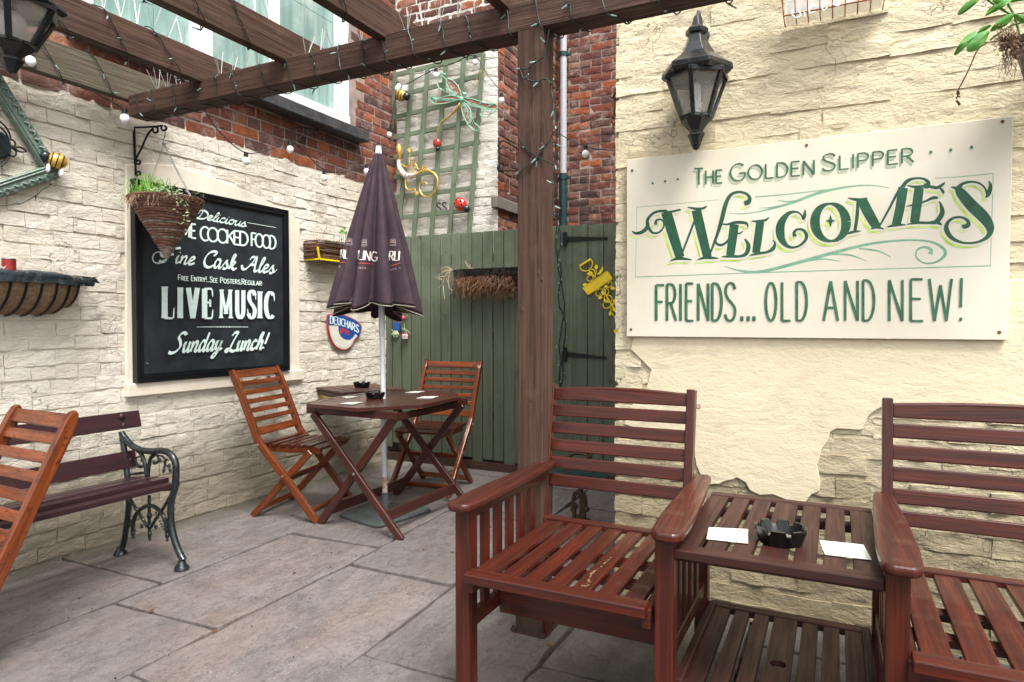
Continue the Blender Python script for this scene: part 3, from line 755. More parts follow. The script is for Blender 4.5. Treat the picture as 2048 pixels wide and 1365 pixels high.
def chimney_wall():
    r = thing('brick_wall', 'whitewashed brick chimney wall with raw red brick side behind the trellis', 'wall', ((XL + XS) / 2, 4.95, 0))
    P = Matrix.Translation((0, 4.95, 0)); Q = Matrix.Translation((XS, 0, 0))
    backing(r, FR_Y, P, XL, XS, 0, 5.0, 'paint_chimney', .004, lift=.003)
    brickwork(r, FR_Y, P, XL, XS + .004, 1.9, 3.6, 'paint_chimney', 130, rough=.005, seed=13, gap=.008, edge=.006, drop=.35, name='painted_brick')
    brickwork(r, FR_Y, P, XL, XS + .004, 3.586, 5.0, 'red_brick', 60, rough=.006, seed=14, gap=.012, name='red_brick')
    backing(r, FR_X, Q, 4.95, YB, 0, 5.0, 'mortar', .002, .1)
    brickwork(r, FR_X, Q, 4.95, YB, 1.8, 5.0, 'red_brick', 220, rough=.007, seed=17, gap=.013, name='red_brick')
    # stone block let into the side
    a, b = onX(XS + .02)(990, 372), onX(XS + .02)(1036, 405)
    m = MB(); m.box((XS - .02, a.y, 2.17), (XS + .035, b.y + .25, 2.27)); m.build('stone_block', 'lintel_stone', r, world=True, bevel=.008)
    # scribble in black paint: two letters
    p = Pen(plane_put(1, 4.925, -1)); p.text('SS', (873, 424), (893, 422), 17, 17, 2.4, track=.2, rag=.5); p.build('scribble', 'charcoal_paint', r)
    return r
chimney_wall()
def back_wall():
    r = thing('brick_wall', 'tall dark red brick wall at the back beyond the green gate', 'wall', (-1.6, YB, 0))
    P = Matrix.Translation((0, YB, 0))
    backing(r, FR_Y, P, XS, .8, 0, 5.2, 'mortar', .002, .1)
    brickwork(r, FR_Y, P, XS, .8, 1.7, 5.2, 'red_brick', 280, rough=.007, seed=23, gap=.013, name='red_brick', skip=lambda u, v, l: u > -.2)
back_wall()
def sign_wall():
    r = thing('painted_wall', 'yellow cream painted brick wall with cracked plaster under the welcome sign', 'wall', (0, YR, 0))
    XC = -.885
    m = MB(); m.box((XC + .02, YR + .02, -.05), (3.0, 5.6, 4.6)); m.build('wall_core', 'paint_cream', r, world=True)
    P = Matrix.Translation((0, YR, 0))
    backing(r, FR_Y, P, XC + .012, 3.0, -.05, 4.0, 'paint_cream', .006, .03, 'paint_skin', lift=.0048)
    hidden = lambda u, v: -.6 < u < .4 and 1.3 < v < 1.78
    brickwork(r, FR_Y, P, XC, 2.2, -.03, 1.96, 'paint_cream', 200, rough=.0095, seed=31, gap=.006, wob=.018, L=.25, H=.08, edge=.0068, drop=.0, gu=.0005, skip=lambda u, v, l: hidden(u, v))
    brickwork(r, FR_Y, P, XC, 2.2, 1.955, 3.4, 'paint_cream', 90, rough=.009, seed=37, gap=.005, wob=.02, L=.42, H=.08, edge=.0064, drop=.0, gu=-.004)
    # quoins wrapped round the corner
    rnd = random.Random(4); ms = [mesh_of(b, 'paint_cream') for b in brick_variants('paint_cream', .2, .075, .012, 4, 77)]
    for k in range(42):
        o = bpy.data.objects.new('corner_brick', ms[k % 4]); C.objects.link(o); o.parent = r
        M = Matrix.Translation((XC + .004 + rnd.uniform(-.012, .012), YR + .11 + rnd.uniform(-.004, .01), k * .08 + .03)) @ Matrix(((0, 0, -1, 0), (-1, 0, 0, 0), (0, 1, 0, 0), (0, 0, 0, 1)))
        o.matrix_local = WM[r.name].inverted() @ M
    # the plaster skin with its broken lower edge
    q = onY(YR - .021)
    pl = [(1268, 660), (1262, 700), (1302, 740), (1290, 785), (1262, 812), (1248, 850), (1290, 862), (1325, 872), (1360, 868), (1384, 885), (1392, 930), (1404, 960), (1418, 971), (1446, 966), (1474, 957), (1490, 965), (1500, 982), (1520, 992), (1545, 990), (1571, 1000), (1592, 1012), (1612, 1004), (1622, 990), (1639, 984), (1640, 960), (1634, 930), (1642, 900), (1657, 881), (1660, 866), (1672, 858), (1700, 861), (1727, 860), (1732, 842), (1745, 826), (1763, 815), (1785, 812), (1800, 828), (1840, 834), (1856, 822), (1900, 830), (1960, 815), (2010, 826), (2080, 818), (2200, 830), (2200, 560), (1700, 560), (1400, 560)]
    pts = []
    for i, p in enumerate(pl):
        a, b = Vector(p), Vector(pl[(i + 1) % len(pl)]); n = max(1, int((b - a).length / 9)) if i < 43 else 1
        for k in range(n):
            c = a.lerp(b, k / n); j = 2.2 * noise.noise(Vector((c.x * .09, c.y * .09, 0))) + 1.0 * noise.noise(Vector((c.x * .4, c.y * .4, 5)))
            pts.append(q(c.x + j, c.y + j))
    m = MB(); m.prism(pts, (0, .03, 0)); m.build('plaster_skin', 'render_cream', r, world=True, bevel=.003)
    p = q(1397, 813); m = MB(); m.lathe([(.011, 0), (.010, .003), (.006, .004), (.005, -.004)], (p.x, p.y + .001, p.z), 10, (0, -1, 0)); m.build('wall_plug', 'rust', r, world=True)
sign_wall()
def fence():
    r = thing('board_fence', 'dark green vertical board fence with a weed basket hung on it', 'fence', (-2.5, YF, 0))
    rnd = random.Random(3); x = -3.72; k = 0; zt = 1.965
    while x < -1.88:
        w_ = .1 + rnd.uniform(-.002, .002); g = rnd.choice((.004, .005, .006, .011))
        m = MB(); y = YF + rnd.uniform(-.002, .002); zb = (.1 if x > -3.5 else .16) - max(0, (x + 2.9)) * .03 - (.04 if k % 3 == 1 else 0)
        m.bar((x + w_ / 2, y, zb), (x + w_ / 2 + rnd.uniform(-.002, .002), y + rnd.uniform(-.004, .004), zt + rnd.uniform(-.004, .004)), w_ - g, .02, (0, 1, 0))
        m.build('fence_board', 'fence_green', r, world=True, bevel=.002); x += w_; k += 1
    for z in (.45, 1.1, 1.75):
        m = MB(); m.bar((-3.58, YF + .045, z), (-1.88, YF + .045, z), .05, .08); m.build('fence_rail', 'fence_green', r, world=True)
    m = MB(); m.box((-3.59, YF - .02, 0), (-1.1, YF + .1, .07)); m.build('gravel_board', 'iron_rusty', r, world=True)
    g = thing('board_gate', 'dark green boarded gate on black strap hinges beside the cream wall', 'gate', (-1.4, YF, 0))
    xs = [onY(YF)(x, 460).x for x in (1112, 1132, 1147, 1177, 1208, 1240, 1275)]
    xs = [-1.95] + xs + [-1.1, -.95]
    for a, b in zip(xs, xs[1:]):
        m = MB(); m.bar(((a + b) / 2, YF, .06), ((a + b) / 2, YF + rnd.uniform(-.003, .003), 1.96 + rnd.uniform(-.004, .004)), b - a - rnd.choice((.005, .008)), .02, (0, 1, 0)); m.build('gate_board', 'fence_green', g, world=True, bevel=.002)
    for z in (.35, 1.0, 1.75):
        m = MB(); m.bar((-1.95, YF + .04, z), (-.95, YF + .04, z), .05, .1); m.build('ledge', 'fence_green', g, world=True)
    for (x0, y0, x1, y1) in ((1131, 479, 1212, 477), (1131, 709, 1210, 716)):
        q = onY(YF - .016); a, b = q(x0, y0), q(x1, y1)
        m = MB(); m.bar(a, b, .042, .006, (0, 1, 0), .016, .006); m.lathe([(.001, .008), (.011, .006), (.013, 0)][::-1], b, 12, (0, -1, 0))
        h = m.build('strap_hinge', 'iron_dull', g, world=True)
        m = MB(); p0 = a + Vector((-.006, -.004, 0)); m.bar(p0 - Vector((0, 0, .055)), p0 + Vector((0, 0, .055)), .028, .012, (0, 1, 0)); m.tube([p0 - Vector((-.014, .006, .05)), p0 + Vector((.014, -.006, .05))], .008, 8); m.build('knuckle', 'iron_dull', h, world=True)
        m = MB()
        for t in (.12, .45, .8):
            m.ball(a.lerp(b, t) + Vector((0, -.004, 0)), .006, 8, 4)
        m.build('bolt', 'iron_dull', h, world=True)
fence()

def litter():
    rnd = random.Random(12); m = MB()
    for k in range(130):
        x, y = rnd.uniform(-3.45, -.6), rnd.uniform(.9, 4.5)
        if rnd.random() < .45: x = rnd.choice((-2.81, -2.2, -1.57, -.95)) + rnd.gauss(0, .03)
        s_ = rnd.uniform(.001, .0032); m.prism([(x + s_ * cos(a) * rnd.uniform(.6, 1.5), y + s_ * sin(a) * rnd.uniform(.6, 1.5), .006) for a in (0, 1.3, 2.5, 3.8, 5.1)], (0, 0, -.004))
    o = m.build('grit', 'soil'); tag(o, 'dark grit and crumbs scattered over the paving', 'grit'); o['kind'] = 'stuff'
    m = MB()
    for (px, py) in ((588, 1146), (302, 1222), (1100, 1290), (430, 1262), (905, 1105)):
        c = onZ(.005)(px, py); a0 = rnd.uniform(0, 6); m.prism([c + Vector((.011 * cos(a0 + a) * (1.5 if a in (0, 3.1) else .7), .011 * sin(a0 + a), .002 * (a > 3))) for a in (0, .9, 2.1, 3.1, 4.2, 5.3)], (0, 0, -.0012))
    o = m.build('fallen_leaf', 'dead_leaf'); tag(o, 'scattered small brown dead leaves lying on the paving', 'dead leaves'); o['kind'] = 'stuff'
litter()
# ---------------------------------------------------------------- trellis, pipe
def trellis():
    r = thing('trellis', 'leaning sage green wooden trellis on the whitewashed chimney wall', 'trellis', (-3.1, 4.9, 1.97))
    z = lambda x, y: (760 + x / 3.689, 100 + y / 3.689)
    q = onY(4.885)
    V = [((112, 190), (58, 930)), ((238, 165), (147, 1260)), ((352, 145), (250, 1375)), ((487, 110), (378, 1375)), ((618, 75), (512, 1375)), ((762, 30), (655, 1375))]
    for a, b in V:
        m = MB(); m.bar(q(*z(*a)), q(*z(*b)), .042, .018, (0, 1, 0)); m.build('upright_batten', 'trellis_green', r, world=True, bevel=.002)
    q = onY(4.903)
    Hh = [((95, 190), (770, 25)), ((100, 345), (762, 185)), ((100, 500), (752, 345)), ((92, 648), (745, 515)), ((85, 797), (738, 680)), ((66, 948), (722, 852)), ((90, 1092), (710, 1018)), ((140, 1240), (692, 1178))]
    for a, b in Hh:
        m = MB(); m.bar(q(*z(*a)), q(*z(*b)), .04, .016, (0, 1, 0)); m.build('cross_batten', 'trellis_green', r, world=True, bevel=.002)
trellis()
def pipe():
    x = -2.50; a = onY(YB - .12)(1127, 60); 
    r = thing('drainpipe', 'grey drainpipe with dark green lower length on the back brick wall', 'pipe', (a.x, YB - .12, 0))
    zz = onY(YB - .12)(1124, 352).z
    m = MB(); m.tube([(a.x, YB - .12, zz), (a.x, YB - .12, 5.2)], .034, 12); m.build('upper_pipe', 'pipe_grey', r, world=True, smooth=True)
    m = MB(); m.tube([(a.x, YB - .12, .0), (a.x, YB - .12, zz + .02)], .037, 12); m.build('lower_pipe', 'pipe_green', r, world=True, smooth=True)
    for h in (zz - .02, zz - .5, zz + 1.2):
        m = MB(); m.tube([(a.x, YB - .12, h - .02), (a.x, YB - .12, h + .02)], .044, 12); m.bar((a.x - .07, YB - .09, h), (a.x + .07, YB - .09, h), .02, .02); m.build('pipe_clip', 'pipe_green', r, world=True)
pipe()
# ---------------------------------------------------------------- pergola
BX0, BX1, BYF, BZ0, BZ1 = -3.43, .95, 2.30, 2.32, 2.432
def pergola():
    r = thing('pergola', 'dark brown timber pergola with square post and rafters over the yard', 'pergola', (-1.055, 2.352, 0))
    m = MB(); m.bar((-1.056, 2.353, .03), (-1.056, 2.353, BZ0 + .04), .106, .104, (0, 1, 0)); m.build('post', 'wood_pergola', r, world=True, bevel=.003)
    m = MB(); m.box((-1.125, 2.285, 0), (-.985, 2.42, .006)); m.box((-1.112, 2.293, .006), (-1.0, 2.2975, .12)); m.box((-1.112, 2.409, .006), (-1.0, 2.413, .12)); m.box((-1.1135, 2.297, .006), (-1.1095, 2.409, .12)); m.box((-1.002, 2.297, .006), (-.998, 2.409, .12))
    for x, y in ((-1.12, 2.27), (-1.0, 2.27)): m.lathe([(.012, 0), (.012, .012), (.006, .014), (.006, .02)], (x, y + .02, .006), 6)
    m.build('post_shoe', 'iron_rusty', r, world=True)
    m = MB(); m.bar((BX0, BYF + .055, (BZ0 + BZ1) / 2), (BX1, BYF + .055, (BZ0 + BZ1) / 2), .11, BZ1 - BZ0); m.build('beam', 'wood_pergola', r, world=True, bevel=.003)
    for k, x in enumerate((-3.44, -2.86, -2.285, -1.73, -1.145)):
        m = MB(); z0 = BZ1 - .02
        h = .15 if k else .17
        m.bar((x - .022 + (.004 if k % 2 else 0), .0, z0 + h / 2), (x - .022, BYF + .27, z0 + h / 2), .05, h)
        m.build('rafter', 'wood_pergola_grey' if k == 0 else 'wood_pergola', r, world=True, bevel=.003)
    # bird spikes glued along the tops
    rnd = random.Random(8)
    def strip(p0, p1, up):
        m = MB(); p0, p1 = Vector(p0), Vector(p1); n = int((p1 - p0).length / .075)
        m.bar(p0, p1, .02, .004)
        for i in range(n):
            c = p0.lerp(p1, (i + .5) / n)
            for q in range(3):
                d = Vector((rnd.uniform(-.35, .35), rnd.uniform(-.35, .35), 1)).normalized()
                m.tube([c, c + d * rnd.uniform(.09, .15)], .0015, 3, False)
        m.build('bird_spikes', 'spike_wire', r, world=True, kind='stuff')
    for x in (-2.88, -2.305, -1.75): strip((x, .7, BZ1 + .135), (x, BYF - .05, BZ1 + .135), 1)
    strip((-2.26, BYF + .055, BZ1 + .003), (-1.78, BYF + .055, BZ1 + .003), 1); strip((-1.7, BYF + .055, BZ1 + .003), (-1.2, BYF + .055, BZ1 + .003), 1); strip((-3.3, BYF + .055, BZ1 + .003), (-2.92, BYF + .055, BZ1 + .003), 1); strip((-2.83, BYF + .055, BZ1 + .003), (-2.32, BYF + .055, BZ1 + .003), 1)
    # nails and knots in the post
    m = MB()
    for x, y in ((1086, 290), (1077, 545), (1092, 560), (1062, 800), (1045, 620), (1075, 160)):
        p = onY(2.3)(min(x, 1084), y); m.ball(p, .006, 8, 4, (1, .3, 1.6))
    m.build('knot', 'wood_pergola', r, world=True)
pergola()
# ---------------------------------------------------------------- fairy lights
def bulblets(m, mb, pts, every, rnd, L=.028):
    acc = 0
    for a, b in zip(pts, pts[1:]):
        d = (b - a).length; acc += d
        if acc > every:
            acc = 0; v = Vector((rnd.uniform(-1, 1), rnd.uniform(-1, .4), rnd.uniform(-1, .6))).normalized()
            m.tube([a, a + v * .014], .0032, 5); mb.tube([a + v * .012, a + v * (.012 + L * .8)], .0035, 5, rs=[.0034, .0022])
def wire_string(name, label, paths, every=.1, r=.0026, seed=1, group='strings of fairy lights'):
    rnd = random.Random(seed); root = thing(name, label, 'fairy lights', tuple(paths[0][0]), 0, group)
    m, mb = MB(), MB()
    for P in paths:
        q = [Vector(p) for p in cr([tuple(p) for p in P], 7)]
        q = [p + Vector((noise.noise(p * 23), noise.noise(p * 23 + Vector((5, 0, 0))), noise.noise(p * 23 + Vector((0, 9, 0))))) * .008 for p in q]
        m.tube(q, r, 5); bulblets(m, mb, q, every, rnd)
    m.build('cable', 'cable_green', root, world=True, smooth=True); mb.build('bulb', 'mini_bulb', root, world=True, kind='stuff')
def wraps():
    # round the beam: down its face, under, up the back, leaning between turns
    rnd = random.Random(21); P = []; x = -3.36
    while x < .5:
        s = rnd.uniform(.11, .19)
        P += [Vector((x, BYF - .006, BZ1 - .005)), Vector((x + s * .1, BYF - .007, (BZ0 + BZ1) / 2)), Vector((x + s * .2, BYF - .004, BZ0 - .004)), Vector((x + s * .35, BYF + .06, BZ0 - .008)), Vector((x + s * .5, BYF + .114, BZ0)), Vector((x + s * .7, BYF + .114, BZ1)), Vector((x + s * .85, BYF + .05, BZ1 + .007))]; x += s
    wire_string('fairy_lights', 'dark green fairy light string wound round the long pergola beam', [P], .11, seed=2)
    labs = ['fairy light string coiled round the grey weathered rafter by the left wall', 'fairy light string coiled round the second rafter from the left wall', 'fairy light string coiled round the middle rafter that holds the lantern', 'fairy light string coiled round the short rafter left of the post top']
    for k, xr in enumerate((-3.46, -2.88, -2.305, -1.75)):
        P = []; y = .3; z0, z1 = BZ1 - .02, BZ1 + (.13 if k else .15)
        while y < BYF - .15:
            s = rnd.uniform(.2, .32); a, b = xr + .03, xr - .03
            P += [Vector((a, y, z1)), Vector((a + .002, y + s * .25, (z0 + z1) / 2)), Vector((a, y + s * .45, z0)), Vector((b, y + s * .6, z0 - .004)), Vector((b, y + s * .75, z1)), Vector((xr, y + s * .85, z1 + .006))]; y += s
        wire_string('fairy_lights', labs[k], [P], .1, seed=5 + k)
    q = onY(2.293); P = [q(1098, 60), q(1088, 110), q(1060, 135), q(1040, 140), q(1060, 165), q(1095, 160), q(1108, 200)]
    s = onX(-.995)
    P2 = [q(1108, 262), q(1085, 300), q(1040, 350), q(1037, 356)]; P3 = [q(1036, 276), q(1052, 298), q(1085, 318), q(1105, 330)]
    P = [Vector((p.x, 2.292, p.z)) for p in P]
    wire_string('fairy_lights', 'fairy light string crossing the upper part of the square post', [P, P2, P3, [q(1108, 190), q(1112, 262), q(1110, 330), q(1106, 420), q(1112, 440)]], .06, seed=12)
    g = onY(YF - .03)
    P = [g(1117, 440), g(1121, 480), g(1115, 530), g(1124, 575), g(1128, 620), g(1118, 690), g(1126, 740), g(1120, 780)]; P2 = [g(1113, 450), g(1112, 500), g(1122, 540), g(1117, 600), g(1131, 650), g(1126, 700), g(1118, 760), g(1130, 790)]
    wire_string('fairy_lights', 'tangled fairy light string hanging down the gate beside its hinges', [P, P2], .1, r=.004, seed=14)
    l = onX(XL + .04)
    wire_string('fairy_lights', 'thin fairy light string sagging under the green corner of the empty frame', [[l(0, 412), l(40, 408), l(70, 392), l(100, 370), l(125, 345)]], .09, r=.0018, seed=15)
wraps()
def globes():
    runs = [('festoon_lights', 'black festoon cable with white globe bulbs along the left brick wall', onX(XL + .16), [(75, 95), (150, 160), (248, 218)], [(60, 100), (249, 218)]),
            ('festoon_lights', 'white globe festoon string sagging from the beam to the trellis', onX(XL + .1), [(405, 215), (440, 265), (492, 306), (545, 298), (580, 282), (612, 308), (648, 340), (690, 345), (735, 330)], [(492, 306), (580, 284), (648, 342), (733, 330)])]
    for nm, lab, q, cab, bl in runs: festoon(nm, lab, [q(*p) for p in cab], [q(*p) for p in bl])
    q = onY(4.82)
    festoon('festoon_lights', 'white globe festoon string draped over the top of the trellis', [q(*p) for p in [(735, 332), (778, 258), (795, 185), (830, 160), (872, 138), (905, 128), (948, 112), (975, 150), (1003, 186), (1030, 230)]], [q(*p) for p in [(778, 258), (795, 166), (872, 138), (950, 112), (1003, 188)]])
    q = onY(4.2)
    festoon('festoon_lights', 'festoon cable with one white globe bulb between post and cream wall', [q(*p) for p in [(1108, 262), (1140, 280), (1172, 294), (1210, 300), (1250, 302)]], [q(*p) for p in [(1171, 292)]])
def festoon(nm, lab, cab, bl):
    r = thing(nm, lab, 'festoon lights', tuple(cab[0]), 0, 'festoon lights')
    m = MB(); m.tube([Vector(p) for p in cr([tuple(c) for c in cab], 8)], .0035, 6); m.build('cable', 'cable_black', r, world=True, smooth=True)
    for p in bl:
        m = MB(); m.lathe([(.009, .004), (.014, 0), (.014, -.028), (.011, -.03)], p, 10); s = m.build('lamp_holder', 'cable_black', r, world=True, smooth=True)
        m = MB(); m.lathe([(.0001, -.082), (.012, -.079), (.021, -.069), (.025, -.054), (.021, -.039), (.011, -.03)], p, 16); m.build('globe_bulb', 'globe_white', s, world=True, smooth=True)
globes()
# ---------------------------------------------------------------- lanterns
def lantern(label, at, cfl=True, wall=True):
    r = thing('lantern', label, 'lantern', at); hexa = lambda rr, z: [(rr * cos(pi / 6 + k * pi / 3), rr * sin(pi / 6 + k * pi / 3), z) for k in range(6)]
    PH = pi / 6
    m = MB(); m.lathe([(.128, .29), (.142, .305), (.138, .325), (.11, .345), (.072, .375), (.047, .42), (.036, .452), (.036, .456), (.044, .458), (.046, .476), (.036, .484), (.026, .484), (.013, .53), (.003, .535)], (0, 0, 0), 6, phase=PH); m.build('roof', 'lamp_black', r, bevel=.0025, seg=2)
    m = MB(); m.lathe([(.002, .0), (.013, .006), (.018, .02), (.03, .052), (.034, .056), (.034, .066), (.026, .07), (.03, .08), (.062, .118), (.064, .13), (.056, .13)], (0, 0, 0), 6, phase=PH); m.build('cup', 'lamp_black', r, bevel=.002, seg=2)
    m = MB()
    lo, hi = [Vector(p) for p in hexa(.062, .128)], [Vector(p) for p in hexa(.124, .296)]
    for k in range(6): m.bar(lo[k], hi[k], .017, .012, (cos(pi / 6 + k * pi / 3), sin(pi / 6 + k * pi / 3), 0))
    for k in range(6):
        k2 = (k + 1) % 6; m.bar(lo[k], lo[k2], .012, .014); m.bar(hi[k] - Vector((0, 0, .008)), hi[k2] - Vector((0, 0, .008)), .012, .02)
    m.build('frame', 'lamp_black', r, bevel=.0015)
    for k in range(6):
        k2 = (k + 1) % 6; c = [lo[k] * .94 + Vector((0, 0, .008)), lo[k2] * .94 + Vector((0, 0, .008)), hi[k2] * .94, hi[k] * .94]; c[0].z = c[1].z = .135; c[2].z = c[3].z = .288
        m = MB(); m.prism(c, (c[0] + c[1]).normalized() * -.002); m.build('glass_pane', 'lamp_glass', r)
    m = MB()
    if cfl:
        m.lathe([(.014, .12), (.017, .135), (.017, .16), (.021, .163), (.022, .185), (.015, .192)], (0, 0, 0), 14)
        for k in range(3):
            a = k * pi / 3 * 2 + .4; x, y = .012 * cos(a), .012 * sin(a); x2, y2 = .012 * cos(a + 1), .012 * sin(a + 1)
            m.tube([(x, y, .19), (x, y, .255), ((x + x2) / 2, (y + y2) / 2, .262), (x2, y2, .255), (x2, y2, .19)], .0055, 7)
    else:
        m.lathe([(.013, .12), (.013, .15), (.02, .17), (.036, .2), (.042, .228), (.036, .256), (.02, .27), (.001, .274)], (0, 0, 0), 16)
    m.build('light_bulb', 'globe_white', r, smooth=True)
    m = MB()
    if wall:
        m.tube([(0, 0, .52), (0, .03, .56), (0, .08, .55), (0, .115, .5)], .007, 8); m.lathe([(.03, 0), (.028, .012), (.012, .018)], (0, .125, .5), 14, (0, -1, 0))
    else: m.tube([(0, 0, .52), (0, 0, .59)], .006, 8); m.lathe([(.03, .59), (.028, .575), (.01, .57)], (0, 0, 0), 12)
    m.build('hanger', 'lamp_black', r, smooth=True)
    if not wall: r.scale = (1.05, 1.05, .70)
a = onY(2.7)(1391, 300)
lantern('black six sided wall lantern with energy saving bulb above the welcome sign', (a.x, 2.71, a.z))
a = onX(-2.28)(22, 140)
lantern('black lantern with round white bulb hanging from a pergola rafter', (a.x, a.y, 1.968), False, False)
# ================================================================ furniture
def folding_chair(label, loc, rz):
    """faces +x; side to side along y"""
    r = thing('folding_chair', label, 'chair', loc, rz, 'folding wooden slatted chairs')
    W = .232; T = .027
    def bez(pts): return [Vector(p) for p in pts]
    for s in (-1, 1):
        # long stile: front foot - seat hinge - bent back
        m = MB(); y = s * W
        P = [(.235, 0), (.02, .26), (-.155, .465), (-.20, .56), (-.30, .80), (-.355, .915)]
        q = cr([(a, b) for a, b in P], 5); w_ = .044; A = []; B = []
        for i, (x, z) in enumerate(q):
            a = q[max(i - 1, 0)]; b = q[min(i + 1, len(q) - 1)]; d = Vector((b[0] - a[0], b[1] - a[1])).normalized(); nx, nz = -d.y, d.x
            ww = w_ * (1.0 if i < len(q) - 3 else .8)
            A.append((x + nx * ww / 2, y, z + nz * ww / 2)); B.append((x - nx * ww / 2, y, z - nz * ww / 2))
        A[0] = (A[0][0], y, 0); B[0] = (B[0][0], y, 0)
        b0 = len(m.v); n = len(A); ro = random.uniform(0, 20)
        for off in (-T / 2, T / 2):
            m.v += [Vector((p[0], p[1] + off, p[2])) for p in A]; m.v += [Vector((p[0], p[1] + off, p[2])) for p in B]
        L = 0
        for i in range(n - 1):
            l = hypot(q[i + 1][0] - q[i][0], q[i + 1][1] - q[i][1]); u0, u1 = ro + L, ro + L + l; L += l
            a0, a1, c0, c1 = b0 + i, b0 + i + 1, b0 + n + i, b0 + n + i + 1; k = 2 * n
            U = [(u0, 0), (u1, 0), (u1, w_), (u0, w_)]; Z = [(u0, .1), (u1, .1), (u1, .1 + T), (u0, .1 + T)]
            m.face((a0, a1, c1, c0), U); m.face((c0 + k, c1 + k, a1 + k, a0 + k), U)
            m.face((a0 + k, a1 + k, a1, a0), Z); m.face((c0, c1, c1 + k, c0 + k), Z)
        m.face((b0, b0 + n, b0 + 3 * n, b0 + 2 * n)); m.face((b0 + n - 1, b0 + 3 * n - 1, b0 + 4 * n - 1, b0 + 2 * n - 1)[::-1])
        m.build('back_leg' if False else 'stile', 'wood_chair', r, bevel=.004, seg=2)
        yy = s * (W - T - .004)
        m = MB(); m.bar((-.235, yy, 0), (.175, yy, .425), .024, .04, (-.7, 0, .7)); m.build('leg', 'wood_chair', r, bevel=.003)
        # curved seat rail
        m = MB(); yr = s * (W - T - .002 - .0)
        top = cr([(-.16, .448), (-.05, .44), (.1, .444), (.19, .446), (.235, .425)], 5); pts = [(x, yr - .011 * s * 0 + 0, z) for x, z in top] + [(x, yr, z) for x, z in [(.215, .405), (.15, .412), (.0, .402), (-.15, .41)]]
        m.prism([(x, yr - .052 * s, z) for x, _, z in pts], (0, .024 * s, 0)); m.build('seat_rail', 'wood_chair', r, bevel=.003)
        m = MB(); m.lathe([(.008, 0), (.007, .004), (.003, .005)], (-.165, y + s * T / 2, .478 - .02), 8, (0, s, 0)); m.lathe([(.008, 0), (.007, .004), (.003, .005)], (.005 + .0, y + s * T / 2, .272), 8, (0, s, 0)); m.build('bolt', 'can_metal', r)
    # seat slats
    ys = W - T - .02
    for k in range(7):
        t = k / 6; x = -.15 + t * .36; z = .457 - .008 * sin(pi * t) - (.012 if k == 6 else 0)
        m = MB(); m.bar((x, -ys - .005, z), (x, ys + .005, z), .046, .016, (.0 if k < 6 else .35, 0, 1)); m.build('seat_slat', 'wood_chair' if k == 6 else 'wood_seat', r, bevel=.003, seg=2)
    # back slats: a taller one at top and bottom
    hs_ = [(.075, .05), (.155, .03), (.215, .03), (.275, .03), (.335, .03), (.395, .034), (.462, .05)]
    import bisect
    bk = cr([(-.155, .465), (-.20, .56), (-.30, .80), (-.355, .915)], 10)
    Ls = [0]
    for a, b in zip(bk, bk[1:]): Ls.append(Ls[-1] + hypot(b[0] - a[0], b[1] - a[1]))
    for h, hh in hs_:
        i = min(max(bisect.bisect(Ls, h) - 1, 0), len(bk) - 2); t = (h - Ls[i]) / (Ls[i + 1] - Ls[i]); a, b = bk[i], bk[i + 1]
        c = (a[0] + (b[0] - a[0]) * t, a[1] + (b[1] - a[1]) * t); d = Vector((b[0] - a[0], 0, b[1] - a[1])).normalized()
        m = MB(); m.bar((c[0], -W + T / 2, c[1]), (c[0], W - T / 2, c[1]), .014, hh, tuple(d)); m.build('back_slat', 'wood_chair', r, bevel=.003, seg=2)
    for x, z, ww in ((-.205, .042, W - T), (.185, .062, W), (.002, .245, W - .0)):
        m = MB(); m.bar((x, -ww + .01, z), (x, ww - .01, z), .02, .034, (.5 if x > 0 else -.5, 0, 1)); m.build('stretcher', 'wood_chair', r, bevel=.002)
    return r
ch = folding_chair('orange brown folding chair standing under the right edge of the black board', (-3.09, 3.22, 0), radians(12))
dup(ch, (-2.66, 4.09, 0), radians(-84), 'orange brown folding chair with its back to the green fence, beyond the octagonal table')
